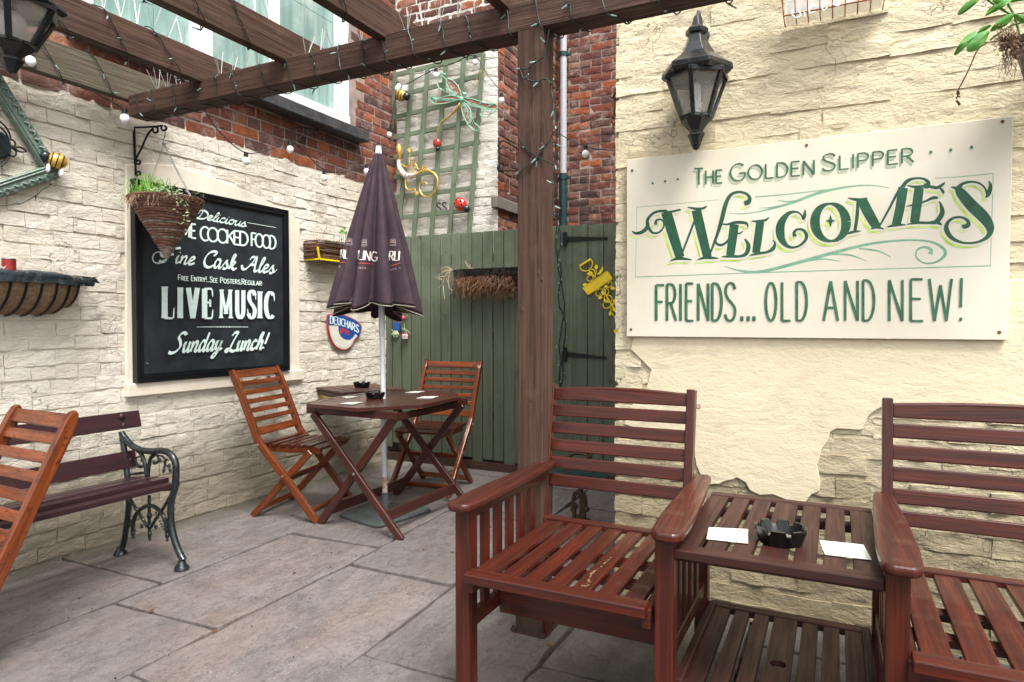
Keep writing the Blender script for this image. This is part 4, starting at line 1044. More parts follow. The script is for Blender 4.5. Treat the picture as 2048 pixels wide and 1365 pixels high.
def folded_chair():
    """a second chair of the set, folded flat and leaned back: everything lies along one sloping line"""
    r = thing('folding_chair', 'orange brown chair folded and leaning by the bench, cut by the left edge', 'chair', (-2.77, 1.06, -.02), radians(-92), 'folding wooden slatted chairs')
    W = .2; T = .028; an = radians(26); d = Vector((-sin(an), 0, cos(an))); nn = Vector((cos(an), 0, sin(an)))
    at = lambda s_, o, y: d * s_ + nn * o + Vector((0, y, 0))
    for s_ in (-1, 1):
        y = s_ * W; m = MB(); L = 1.0; pr = [(-.0, -.025), (.9, -.025), (.96, -.022), (.99, -.01), (1.0, .004), (.985, .02), (.95, .025), (.0, .025)]
        m.prism([at(a * L, b, y - T / 2) for a, b in pr], (0, T, 0)); m.build('stile', 'wood_chair', r, bevel=.005, seg=2)
        m = MB(); m.bar(at(.02, .0, y - s_ * .034), at(.46, .0, y - s_ * .034), .024, .04, tuple(nn)); m.build('leg', 'wood_chair', r, bevel=.003)
        m = MB(); m.bar(at(.12, .03, y - s_ * .06), at(.50, .03, y - s_ * .06), .022, .034, tuple(nn)); m.build('seat_rail', 'wood_chair', r, bevel=.003)
    for k in range(7):
        m = MB(); m.bar(at(.14 + k * .055, .052, -W + .05), at(.14 + k * .055, .052, W - .05), .046, .014, tuple(nn)); m.build('seat_slat', 'wood_seat', r, bevel=.003)
    for s0, h in ((.955, .055), (.885, .042), (.812, .042), (.74, .042), (.668, .042), (.596, .042), (.52, .055)):
        m = MB(); m.bar(at(s0, .004, -W + T / 2), at(s0, .004, W - T / 2), .014, h, tuple(d)); m.build('back_slat', 'wood_chair', r, bevel=.003, seg=2)
    for s0 in (.06, .3):
        m = MB(); m.bar(at(s0, 0, -W + T), at(s0, 0, W - T), .02, .034, tuple(d)); m.build('stretcher', 'wood_chair', r, bevel=.002)
folded_chair()

def octagon_table():
    r = thing('folding_table', 'octagonal dark wood folding table with crossed legs around the parasol pole', 'table', (-2.52, 3.42, 0), 0)
    ZT = .735; oc = [(-2.80, 2.945), (-2.40, 2.915), (-2.17, 3.23), (-2.175, 3.66), (-2.37, 3.94), (-2.70, 3.96), (-2.90, 3.68), (-2.90, 3.22)]
    # three tapering wedges of planks inside a rim: built plank by plank, cut by the octagon
    def clip(poly, a, b, c):     # keep a*x+b*y<=c
        out = []
        for i in range(len(poly)):
            p, q = poly[i], poly[(i + 1) % len(poly)]; dp = a * p[0] + b * p[1] - c; dq = a * q[0] + b * q[1] - c
            if dp <= 0: out.append(p)
            if (dp < 0 < dq) or (dq < 0 < dp):
                t = dp / (dp - dq); out.append((p[0] + (q[0] - p[0]) * t, p[1] + (q[1] - p[1]) * t))
        return out
    C0 = (sum(p[0] for p in oc) / 8, sum(p[1] for p in oc) / 8); inner = [(C0[0] + (p[0] - C0[0]) * .86, C0[1] + (p[1] - C0[1]) * .86) for p in oc]
    for k in range(8):
        k2 = (k + 1) % 8; m = MB(); g = .001
        m.prism([(p[0], p[1], ZT) for p in (oc[k], oc[k2], inner[k2], inner[k])], (0, 0, -.022)); m.build('rim_board', 'wood_table', r, world=True, bevel=.0025, seg=2)
    n = 8; x0, x1 = -2.92, -2.15
    for i in range(n):
        a, b = x0 + (x1 - x0) * i / n + .0015, x0 + (x1 - x0) * (i + 1) / n - .0015
        for lo, hi in ((2, 3.361), (3.365, 5)):
            P = clip(clip(clip(clip([(q[0] * .997 + C0[0] * .003, q[1] * .997 + C0[1] * .003) for q in inner], 1, 0, b), -1, 0, -a), 0, 1, hi), 0, -1, -lo)
            if len(P) > 2:
                m = MB(); m.prism([(p[0], p[1], ZT - .0015) for p in P], (0, 0, -.019)); m.build('top_board', 'wood_table', r, world=True, bevel=.0015)
    # underframe and crossed legs
    for y in (3.02, 3.79):
        m = MB(); m.bar((-2.86, y, .69), (-2.20, y, .69), .026, .045); m.build('apron', 'wood_table', r, world=True, bevel=.002)
    for x in (-2.25, -2.8):
        m = MB(); m.bar((x, 3.04, .672), (x, 3.77, .672), .024, .04); m.build('bearer', 'wood_table', r, world=True, bevel=.002)
    for y, s in ((3.0, 0), (3.035, 1), (3.79, 1), (3.755, 0)):
        xa, xb = (-2.16, -2.80) if s == 0 else (-2.785, -2.235)
        m = MB(); m.bar((xa, y, 0), (xb, y, .672), .024, .046, (.7, 0, .7)); m.build('leg', 'wood_table', r, world=True, bevel=.003)
    for x, y0, y1, z in ((-2.69, 3.03, 3.79, .105), (-2.27, 3.0, 3.76, .118)):
        m = MB(); m.bar((x, y0, z), (x, y1, z), .02, .062); m.build('stretcher', 'wood_table', r, world=True, bevel=.002)
    m = MB()
    for y in (2.986, 3.776): m.lathe([(.009, 0), (.008, .004), (.003, .006)], (-2.485, y, .34), 8, (0, -1, 0))
    m.build('bolt', 'can_metal', r, world=True)
octagon_table()
def ashtray(label, at, s=1.0):
    r = thing('ashtray', label, 'ashtray', at, random.uniform(0, 1), 'black plastic ashtrays')
    m = MB(); n = 96
    def fn(i, a, rr, h):
        if i in (2, 3, 4):
            k = cos(a * 8); return (rr, h + (.006 if k > -.5 else -.006) )
        return rr, h
    m.lathe([(.001, 0), (.055, 0), (.065, .034), (.067, .038), (.059, .038), (.053, .022), (.048, .010), (.001, .009)], (0, 0, 0), n, fn=lambda i, a, rr, h: (rr * s, (fn(i, a, rr, h)[1]) * s))
    m.build('bowl', 'black_plastic', r, smooth=True)
    m = MB(); m.lathe([(.044, .0105), (.02, .0115), (.001, .0112)], (0, 0, 0), 20); m.build('ash', 'lintel_stone', r)
def on_top(x, y, z): p = onZ(z)(x, y); return (p.x, p.y, z)
ashtray('black ashtray on the octagonal table beside the parasol pole', on_top(750, 797, .736), .95)
ashtray('large black ashtray on the slatted table between the two armchair seats', on_top(1561, 1084, .6145), 1.0)
def beer_mat(label, corners, z, ct=None):
    P = [onZ(z)(*c) for c in corners]; c = sum(P, Vector()) / 4
    r = thing('beer_mat', label, 'beer mat', (c.x, c.y, z), 0, 'white beer mats')
    m = MB(); m.prism([p + Vector((0, 0, .0018)) for p in P], (0, 0, -.0016)); m.build('card', 'mat_card', r, world=True)
    put = lambda x, y, l: Vector((x, y, z + .0022 + l))
    p = Pen(put); Q = [c.lerp(q, .86) for q in P]
    for a, b in zip(Q, Q[1:] + Q[:1]): p.ribbon([(a.x, a.y), (b.x, b.y)], [.0012, .0012])
    for k in range(5): p.ribbon([(c.x + .012 * cos(k * 1.3), c.y + .012 * sin(k * 1.3)), (c.x + .006 * cos(k * 1.3 + 1), c.y + .006 * sin(k * 1.3 + 1))], [.003, .001])
    p.build('print', 'mat_green', r)
beer_mat('white beer mat left of the ashtray on the slatted seat table', [(1418, 1056), (1496, 1060), (1496, 1088), (1413, 1079)], .6165)
beer_mat('white beer mat right of the ashtray on the slatted seat table', [(1639, 1082), (1727, 1091), (1743, 1121), (1650, 1110)], .6165)
z35 = lambda x, y: (440 + x / 3.5, 700 + y / 3.5)
for lab, c in (('white beer mat far left on the octagonal table, nearest the slatted side table', [(850, 330), (935, 324), (965, 330), (880, 340)]),
               ('white beer mat at the near left edge of the octagonal table', [(838, 378), (905, 368), (1000, 367), (930, 384)]),
               ('white beer mat at the far edge of the octagonal table behind the ashtray', [(1296, 302), (1340, 292), (1432, 290), (1385, 302)]),
               ('white beer mat at the right end of the octagonal table', [(1375, 340), (1425, 328), (1530, 327), (1488, 340)])):
    beer_mat(lab, [z35(*q) for q in c], .736)

def parasol():
    foot = Vector((-2.546, 3.363, 0)); tip = onY(3.42)(757, 293)
    r = thing('parasol', 'folded dark purple parasol on a white pole standing through the octagonal table', 'parasol', tuple(foot))
    ax = (tip - foot).normalized(); P = lambda z: foot + ax * (z / ax.z)
    m = MB(); m.tube([P(.22), P(1.5), P(tip.z - .06)], .0165, 16); m.tube([P(1.14), P(1.6)], .0205, 16); m.build('pole', 'pole_white', r, world=True, smooth=True)
    m = MB(); m.tube([P(.13), P(.24)], .0167, 16); m.build('rusty_ferrule', 'rust', r, world=True, smooth=True)
    m = MB(); m.tube([P(.0), P(.14)], .024, 16); m.build('base_tube', 'plate_steel', r, world=True, smooth=True)
    c = tip - Vector((0, 0, .02)); m = MB(); m.lathe([(.028, -.07), (.026, -.062), (.022, -.06), (.018, -.012), (.016, .0), (.001, .003)], tip, 16); m.build('finial', 'white_paint', r, world=True, smooth=True)
    # canopy: eight drooping folds
    zt, zb = tip.z - .05, 1.30; N, Mz = 264, 40; m = MB(); ph = -.45
    edge = []
    def surf(a, t):
        k = a * 11 / (2 * pi); fr = k - math.floor(k); idx = int(math.floor(k)) % 8
        env = .026 + .262 * (t ** .93)
        g = [1, .93, 1.05, .96, 1.04, .9, 1.0, .95][idx]
        fold = abs(sin(pi * fr)) ** .75
        swirl = .2 * t * (1 - fr)
        dep = .26 + .26 * t
        rr = env * (1 - dep + dep * fold * 1.0) * (.96 + .04 * g)
        aa = a + swirl * .6 + .10 * t * sin(a * 3 + 1) + ph
        z = zt + (zb - zt) * t
        z += t ** 5 * (.012 - .042 * fold + .045 * cos(a + .9) * .6 + [.03, -.01, .02, -.02, .0, .03, -.01, .015][idx] * fold)
        rr *= 1 + .02 * noise.noise(Vector((a * 2, t * 6, 1)))
        cpt = P(z) - _R * (.04 * t); rr *= 1.06; return Vector((cpt.x + rr * cos(aa), cpt.y + rr * sin(aa), z))
    for i in range(Mz + 1):
        for k in range(N): m.v.append(surf(2 * pi * k / N, i / Mz))
    for i in range(Mz):
        for k in range(N):
            k2 = (k + 1) % N; m.face((i * N + k, i * N + k2, (i + 1) * N + k2, (i + 1) * N + k))
    # turned in hem that closes the folds underneath
    b = Mz * N
    for t in (1, 2):
        for k in range(N):
            p = m.v[b + k]; c = P(p.z); q = c + (p - c) * (1 - .34 * t); m.v.append(Vector((q.x, q.y, p.z + .02 + .05 * t)))
    for t in range(2):
        for k in range(N):
            k2 = (k + 1) % N; o1 = b + t * N; m.face((o1 + k, o1 + k2, o1 + N + k2, o1 + N + k))
    can = m.build('canopy', 'canopy', r, world=True, smooth='all')
    tr = MB(); rim = [m.v[b + k] for k in range(N)]; tr.tube([rim[k] + Vector((0, 0, -.001)) for k in range(N)], .003, 5, closed=True); tr.build('hem_piping', 'canopy_trim', can, world=True, smooth=True)
    bv = BVHTree.FromPolygons([tuple(v) for v in m.v], [f for f in m.f])
    def put(x, y, lift):
        d = sight(x, y).normalized(); h, nn, _, _ = bv.ray_cast(ORG, d)
        if h is None: h = onY(3.2)(x, y)
        return h - d * (.0025 + lift)
    z4 = lambda x, y: (620 + x / 3.104, 280 + y / 3.104)
    for n_, (txt, a, b_, h, la, lb, (cx, cy), sm, sa, sb) in enumerate((('RL', (190, 735), (232, 738), 17.5, (186, 762), (224, 758), (243, 625), 'S 1', (180, 792), (215, 790)),
            ('LING', (298, 742), (414, 755), 18.5, (292, 764), (392, 770), (335, 632), '1849', (296, 800), (345, 803)), ('RLI', (490, 750), (552, 748), 18.5, (497, 784), (562, 764), (515, 630), 'NCE 1', (498, 815), (560, 800)))):
        pw, pr, pg = Pen(put), Pen(put), Pen(put)
        pw.text(txt, z4(*a), z4(*b_), h, h, 1.4, 3.0, track=.12, slant=.1)
        la, lb = z4(*la), z4(*lb); pr.path([(la[0], la[1], 1.2), ((la[0] + lb[0]) / 2, (la[1] + lb[1]) / 2 + .3, 1.7), (lb[0], lb[1], 1.0)])
        c = z4(cx, cy)
        for k in range(5): pg.path([(c[0] - 5.5 + k * 2.7, c[1] + 2, 1.1), (c[0] - 5 + k * 2.5, c[1] - 3, 1.0), (c[0] - 4 + k * 2.1, c[1] - 6 + abs(k - 2), .8)])
        pg.path([(c[0] - 6, c[1] + 3, 1.3), (c[0], c[1] + 2.4, 1.4), (c[0] + 6, c[1] + 3, 1.3)]); pg.path([(c[0] - 6.5, c[1] + 5.5, 1.2), (c[0] - 1, c[1] + 6.6, 1.4), (c[0] + 6.5, c[1] + 5.2, 1.2)]); pg.path([(c[0] - 7, c[1] + 8.4, .9), (c[0], c[1] + 9.2, 1.1), (c[0] + 7, c[1] + 8.2, .9)])
        if n_ != 1: m = Pen(put); m.dot(c[0], c[1] - .5, 2.1); m.build('red_mark', 'print_red', can)
        pg.text(sm, z4(*sa), z4(*sb), 3.2, 3.2, .7, 1.0, track=.5)
        pw.build('lettering', 'print_white', can); pr.build('red_line', 'print_red', can); pg.build('crest_print', 'print_grey', can)
    return r
def base_plate(r):
    q = onZ(.02); P = [q(*p) for p in ((678, 1030), (690, 1026), (768, 1003), (800, 1006), (858, 1014), (862, 1020), (775, 1047), (757, 1052), (748, 1051))]
    m = MB(); m.prism(P, (0, 0, -.014)); m.build('base_plate', 'plate_steel', r, world=True, bevel=.003)
    m = MB(); m.lathe([(.05, .02), (.05, .026), (.033, .03), (.031, .09), (.027, .092)], (-2.546, 3.363, 0), 16); m.build('socket', 'plate_steel', r, world=True, smooth=True)
base_plate(parasol())

def companion_seat():
    r = thing('companion_seat', 'glossy mahogany double armchair garden seat joined by a slatted table', 'garden seat', (-.15, 2.0, 0))
    def B(a, b, w_, t, up=(0, 0, 1), nm='rail', mat='wood_seat', bev=.004, par=None):
        m = MB(); m.bar(a, b, w_, t, up); return m.build(nm, mat, par or r, world=True, bevel=bev, seg=2)
    SZ = .457
    def chair(x0, x1, bo=(.018, .018), twist=0):
        yf, yb = 1.70, 2.33
        xs = (x0 + .025, x1 - .025)
        for i, x in enumerate(xs):
            inn = 1 if i == 0 else -1
            B((x + (twist * .4 if i else 0), yf + .028, 0), (x + (twist * .4 if i else 0), yf + .028, .645), .05, .052, (0, 1, 0), 'front_leg')
            B((x, yb, 0), (x, yb, SZ + .01), .044, .05, (0, 1, 0), 'rear_leg')
            B((x + inn * bo[i], yb - .01, SZ - .13), (x + inn * bo[i], yb + .095, .965), .03, .046, (0, 1, 0), 'back_post')
            B((x, yf + .055, .628), (x, yb - .01, .628), .03, .038, (0, 0, 1), 'arm_rail')
            B((x, yf + .055, .292), (x, yb - .02, .292), .028, .045, (0, 0, 1), 'lower_side_rail')
            B((x + inn * .032, yf - .008, SZ - .03), (x + inn * .032, yb + .01, SZ - .03), .024, .055, (0, 0, 1), 'seat_side_rail')
            for k in range(5):
                y = yf + .145 + k * .088
                B((x, y, .31), (x, y, .615), .018, .042, (0, 1, 0), 'side_slat')
            # shaped armrest: wide and rounded in front, narrower behind
            m = MB(); y0, y1 = yf - .045, yb + .05; N = 14; L = []; Rr = []
            prof = [(0, .018), (.012, .032), (.05, .042), (.2, .046), (.4, .045), (.6, .040), (.8, .034), (.93, .03), (1, .024)]
            for t, hw in cr(prof, 2): tw = twist * (1 - t) if i else 0; L.append((x + tw + inn * .006 - hw, y0 + (y1 - y0) * t, .673)); Rr.append((x + tw + inn * .006 + hw, y0 + (y1 - y0) * t, .673))
            m.prism(L + Rr[::-1], (0, 0, -.026)); m.build('armrest', 'wood_seat', r, world=True, bevel=.009, seg=3)
        xa, xb = xs[0] + .035, xs[1] - .035
        B((xa - .008, yf - .012, SZ - .003), (xb + .008, yf - .012, SZ - .003), .055, .03, (0, 0, 1), 'seat_front_rail')
        B((xa, yb - .028, SZ + .004), (xb, yb - .028, SZ + .004), .04, .022, (0, 0, 1), 'seat_rear_rail')
        n = 7; w_ = (xb - xa) / n
        for k in range(n):
            x = xa + w_ * (k + .5)
            B((x - .0, yf + .017, SZ), (x, yb - .05, SZ), w_ - .022, .016, (0, 0, 1), 'seat_slat', bev=.003)
        for y in (yf + .2, yf + .36): B((xa, y, SZ - .028), (xb, y, SZ - .028), .045, .022, (0, 0, 1), 'seat_batten')
        B((xs[0] + .014, 1.93, .29), (xs[1] - .014, 1.93, .29), .026, .078, (0, 0, 1), 'stretcher')
        # back: curved top rail and five slats, each leaning with the posts
        lean = Vector((0, .105, .965 - SZ + .13)).normalized(); o = Vector((0, yb - .01, SZ - .13))
        at = lambda z: yb - .01 + .105 * (z - SZ + .13) / (.965 - SZ + .13)
        ba, bb = xs[0] + bo[0] + .013, xs[1] - bo[1] - .013
        for k in range(5):
            z = .598 + k * .0665
            B((ba, at(z), z), (bb, at(z), z), .018, .046, tuple(lean), 'back_slat', bev=.004)
        m = MB(); z = .93; nn = 10; T_ = []; Bt = []
        for i in range(nn + 1):
            t = i / nn; xx = ba + (bb - ba) * t; up = .012 * sin(pi * t) + .0
            T_.append(Vector((xx, at(.952) - .011, .95 + up))); Bt.append(Vector((xx, at(.905) - .011, .905 - .0)))
        m.prism(T_ + Bt[::-1], (0, .022, 0)); m.build('top_rail', 'wood_seat', r, world=True, bevel=.005, seg=2)
    chair(-1.03, -.385, (-.006, .058), .032); chair(.105, .83)
    # table between the seats
    tx0, tx1 = -.385, .105; yf, yb = 1.715, 2.375; ZT = .605
    B((tx0 + .0, yf + .02, ZT), (tx1, yf + .02, ZT), .05, .026, (0, 0, 1), 'table_front_rail', 'wood_shelf')
    B((tx0 + .0, yb - .02, ZT), (tx1, yb - .02, ZT), .045, .022, (0, 0, 1), 'table_rear_rail', 'wood_shelf')
    wd = [.062, .052, .052, .066, .052, .052, .062]; gp = (tx1 - tx0 - sum(wd) - .0) / 6; x = tx0
    for k, w_ in enumerate(wd):
        B((x + w_ / 2, yf + .046, ZT - .001), (x + w_ / 2, yb - .044, ZT - .001), w_, .02, (0, 0, 1), 'table_slat', 'wood_shelf', .003); x += w_ + gp
    for y in (yf + .09, yb - .1): B((tx0, y, ZT - .03), (tx1, y, ZT - .03), .03, .03, (0, 0, 1), 'table_batten', 'wood_shelf')
    # lower shelf with its parasol hole
    ZS = .225; x = tx0 + .02
    B((tx0, yb - .03, ZS), (tx1, yb - .03, ZS), .04, .026, (0, 0, 1), 'shelf_rear_rail', 'wood_shelf'); B((tx0, 1.76, ZS), (tx1, 1.76, ZS), .04, .026, (0, 0, 1), 'shelf_front_rail', 'wood_shelf')
    for sx in (tx0 + .012, tx1 - .012): B((sx, 1.76, ZS + .004), (sx, yb - .05, ZS + .004), .024, .045, (0, 0, 1), 'shelf_side_rail', 'wood_shelf')
    wd = [.052, .046, .046, .07, .046, .046, .052]; span = tx1 - tx0 - .04; gp = (span - sum(wd)) / 6
    for k, w_ in enumerate(wd):
        if k == 3:
            m = MB(); cx, cy, R_ = x + w_ / 2, 2.0, .022; z = ZS + .009; n = 20
            y0, y1 = 1.78, yb - .052; hole = [(cx + R_ * cos(-pi / 2 + 2 * pi * i / n), cy + R_ * sin(-pi / 2 + 2 * pi * i / n)) for i in range(n + 1)]
            right = [(cx, y0), (cx + w_ / 2, y0), (cx + w_ / 2, y1), (cx, y1)] + hole[n // 2::-1] ; left = [(cx, y1), (cx - w_ / 2, y1), (cx - w_ / 2, y0), (cx, y0)] + hole[:n // 2 - 1:-1]
            m.prism([(a, b, z) for a, b in right], (0, 0, -.018)); m.prism([(a, b, z) for a, b in left], (0, 0, -.018)); m.build('shelf_slat', 'wood_shelf', r, world=True)
        else: B((x + w_ / 2, 1.78, ZS), (x + w_ / 2, yb - .052, ZS), w_, .018, (0, 0, 1), 'shelf_slat', 'wood_shelf', .003)
        x += w_ + gp
    # flaked paint on one slat
    m = MB(); rnd = random.Random(6)
    for k in range(60):
        t = rnd.random(); c = Vector((-.97 + (.53 / 7) * 4.5 + (.014 * sin(t * 7) - .006 + rnd.uniform(-.006, .006)) * (1.2 - t), 1.735 + .26 * t * t, SZ + .009)); s_ = rnd.uniform(.0015, .005)
        m.poly([c + Vector((s_ * cos(a) * rnd.uniform(.5, 1.2), s_ * 1.6 * sin(a) * rnd.uniform(.5, 1.2), k * .00003)) for a in (0, 1.2, 2.3, 3.5, 4.6, 5.5)])
    m.build('flaked_paint', 'paint_chip', r, world=True)
companion_seat()

def bench():
    r = thing('park_bench', 'purple slatted bench with ornate black cast iron ends against the white wall', 'bench', (-3.15, 1.6, 0))
    YE = 2.17; b = lambda x, y: (x / 3.5925, 780 + y / 3.5925); q = onY(YE)
    W_ = lambda x, y: Vector(q(*b(x, y)))
    y0 = 1.02
    def end(nm, shift):
        P = lambda pts: [W_(*p) + Vector((0, shift, 0)) for p in cr(pts, 6)]
        m = MB()
        m.tube(P([(878, 318), (905, 355), (950, 402), (1010, 432), (1090, 442), (1160, 437), (1215, 455), (1252, 500), (1265, 570), (1258, 700), (1232, 800), (1228, 930), (1250, 1060), (1285, 1160), (1318, 1225)]), .0165, 10)
        m.tube(P([(872, 300), (888, 400), (908, 560), (925, 720), (925, 840), (912, 960), (893, 1080), (868, 1165), (850, 1185)]), .015, 10)
        c = W_(1305, 1240); c.z = .002; c.y += shift; m.lathe([(.036, 0), (.034, .008), (.024, .02), (.016, .04)], c, 14); c = W_(866, 1185); c.z = .002; c.y += shift; m.lathe([(.034, 0), (.032, .008), (.022, .02), (.015, .04)], c, 14)
        m.tube(P([(925, 760), (1000, 740), (1100, 722), (1225, 712)]), .010, 8)
        m.tube(P([(925, 610), (1000, 600), (1060, 590)]), .007, 8)
        e = m.build('cast_end', 'iron', r, world=True, smooth=True)
        o = MB()
        o.tube(P([(985, 425), (1020, 470), (1040, 530), (1052, 600), (1058, 640)]), .010, 8, rs=None)
        o.tube(P([(1165, 440), (1110, 455), (1080, 500), (1068, 570), (1062, 640)]), .009, 8)
        c = W_(1060, 668) + Vector((0, shift, 0)); o.lathe([(.026, -.012), (.022, .0), (.014, .006), (.014, .02), (.019, .026), (.014, .03)], c, 12)
        for (x, y) in ((1110, 520), (1150, 505), (1185, 520), (1178, 575), (1215, 545), (975, 510), (1000, 545), (1020, 505), (1222, 575)):
            c = W_(x, y) + Vector((0, shift, 0)); o.ball(c, .0095, 8, 6, (1, .7, 1.25))
        o.tube(P([(1130, 470), (1165, 478), (1190, 510), (1180, 560), (1172, 595)]), .005, 6); o.tube(P([(1095, 490), (1120, 470), (1140, 500), (1120, 530), (1100, 515)]), .0055, 6); o.tube(P([(1200, 500), (1180, 515), (1190, 545), (1215, 545)]), .005, 6)
        o.tube(P([(1035, 490), (1000, 480), (975, 500), (985, 530), (1010, 550)]), .0055, 6); o.tube(P([(1040, 540), (1010, 560), (985, 545)]), .005, 6)
        o.tube(P([(935, 785), (975, 850), (1020, 920), (1058, 985)]), .008, 8); o.tube(P([(1222, 765), (1175, 850), (1125, 920), (1088, 985)]), .008, 8)
        o.tube(P([(957, 1045), (958, 960), (985, 885), (1040, 840), (1080, 832), (1125, 850), (1172, 905), (1196, 980), (1202, 1060)]), .0105, 8)
        o.tube(P([(1072, 755), (1072, 900), (1074, 1070)]), .008, 8)
        for (x, y, s_) in ((1072, 800, 1), (1073, 830, .8), (1074, 905, 1.5), (1075, 985, 1.4), (1076, 1035, 1.2), (1076, 1072, .8), (957, 1030, 1.2), (957, 1060, .8), (1202, 1045, 1.3), (1202, 1078, .8), (1120, 985, 1), (1018, 980, 1), (1215, 975, .9), (938, 945, .9), (1213, 1010, .8), (937, 975, .8)):
            o.ball(W_(x, y) + Vector((0, shift, 0)), .0105 * s_, 10, 6, (1, .8, 1.15))
        for k in range(7): o.ball(W_(1135 + k * 9, 880 + k * 20) + Vector((0, shift - .01, 0)), .005, 6, 4)
        o.build('scrollwork', 'iron', e, world=True, smooth=True)
    end('far', 0); end('near', y0 - YE + .02)
    def slat(x, z, w_, t, up, nm='seat_slat', ext=0):
        m = MB(); m.bar((x, y0 - .03, z), (x, YE + .03 + ext, z), w_, t, up); return m.build(nm, 'wood_bench', r, world=True, bevel=.004, seg=2)
    for x, z in ((-2.955, .405), (-3.035, .42), (-3.115, .418), (-3.2, .412)): slat(x, z, .066, .024, (-.06, 0, 1))
    s1 = slat(-3.335, .70, .03, .088, (-.25, 0, 1), 'back_slat', .07); s2 = slat(-3.30, .50, .028, .088, (-.2, 0, 1), 'back_slat', .02)
    m = MB()
    for (x, y, s_) in ((877, 193, 1), (893, 258, 1)):
        p = onX(-3.318)(*b(x, y)); m.ball(p, .0155, 10, 6, (.5, 1, 1))
    m.build('coach_bolt', 'wood_bench', s1, world=True, smooth=True)
    m = MB(); m.ball(onX(-3.285)(*b(945, 505)), .013, 10, 6, (.5, 1, 1)); m.build('coach_bolt', 'wood_bench', s2, world=True, smooth=True)
bench()
def side_table():
    z = .72; c = Vector((-3.26, 4.0, 0)); ang = atan2(-.2, .42)
    r = thing('wall_shelf', 'small dark slatted shelf on a yellow bracket in the corner behind the octagonal table', 'shelf', tuple(c), ang)
    for k in range(6):
        m = MB(); y = -.21 + k * .084; m.bar((-.27, y, z - .01), (.25, y, z - .01), .074, .018); m.build('top_slat', 'wood_slatted', r, bevel=.003)
    for y in (-.23, .22):
        m = MB(); m.bar((-.3, y, z - .04), (.24, y, z - .04), .02, .035); m.build('apron', 'wood_slatted', r, bevel=.002)
    m = MB()
    for y in (-.205, .19): m.bar((-.33, y, z - .06), (.0, y, z - .06), .03, .03); m.bar((-.3, y, z - .17), (-.02, y, z - .07), .02, .02)
    m.bar((-.22, -.2, z - .075), (-.22, .19, z - .075), .02, .045)
    m.build('yellow_bracket', 'yellow', r, bevel=.002)
    ashtray('black ashtray on the small slatted wall shelf by the corner', (c.x - .0, c.y + .02, z + .0), .95)
side_table()
def iron_stand():
    x, y = -1.33, 3.62
    r = thing('plant_stand', 'black cast iron stand with a shallow green dish behind the near armchair', 'stand', (x, y, 0))
    q = onY(y); P = lambda pts: [Vector(q(*p)) for p in cr(pts, 5)]
    m = MB()
    m.tube(P([(1151, 985), (1146, 1005), (1149, 1030), (1144, 1052), (1138, 1062)]), .013, 8); m.tube(P([(1166, 985), (1171, 1005), (1168, 1030), (1172, 1052), (1180, 1062)]), .013, 8)
    for (a, b_) in ((1158, 985), (1150, 1012), (1168, 1010), (1173, 1018), (1147, 1020), (1158, 1035), (1160, 1050), (1176, 1043), (1146, 1048)): m.ball(q(a, b_), .02, 8, 6, (1, .7, 1))
    m.lathe([(.11, 0), (.1, .02), (.05, .04)], (x, y, 0), 16); m.tube([(x, y, .03), (x, y, .3)], .012, 8)
    m.build('openwork_stem', 'iron_rusty', r, world=True, smooth=True)
    m = MB(); m.lathe([(.001, .30), (.10, .305), (.165, .335), (.17, .34), (.16, .338), (.1, .315), (.001, .31)], (x, y, 0), 28); m.build('dish', 'pipe_green', r, world=True, smooth=True)
    m = MB(); m.tube(P([(1134, 945), (1130, 928), (1137, 914), (1150, 908), (1165, 908), (1177, 915), (1182, 928), (1178, 944)]), .010, 8)
    for (a, b_) in ((1132, 915), (1180, 912), (1142, 925), (1172, 925), (1157, 930)): m.ball(q(a, b_), .016, 8, 6, (1, .7, 1))
    m.tube(P([(1140, 940), (1150, 925), (1158, 938), (1168, 925), (1174, 940)]), .006, 6)
    m.build('arch', 'iron_rusty', r, world=True, smooth=True)
iron_stand()
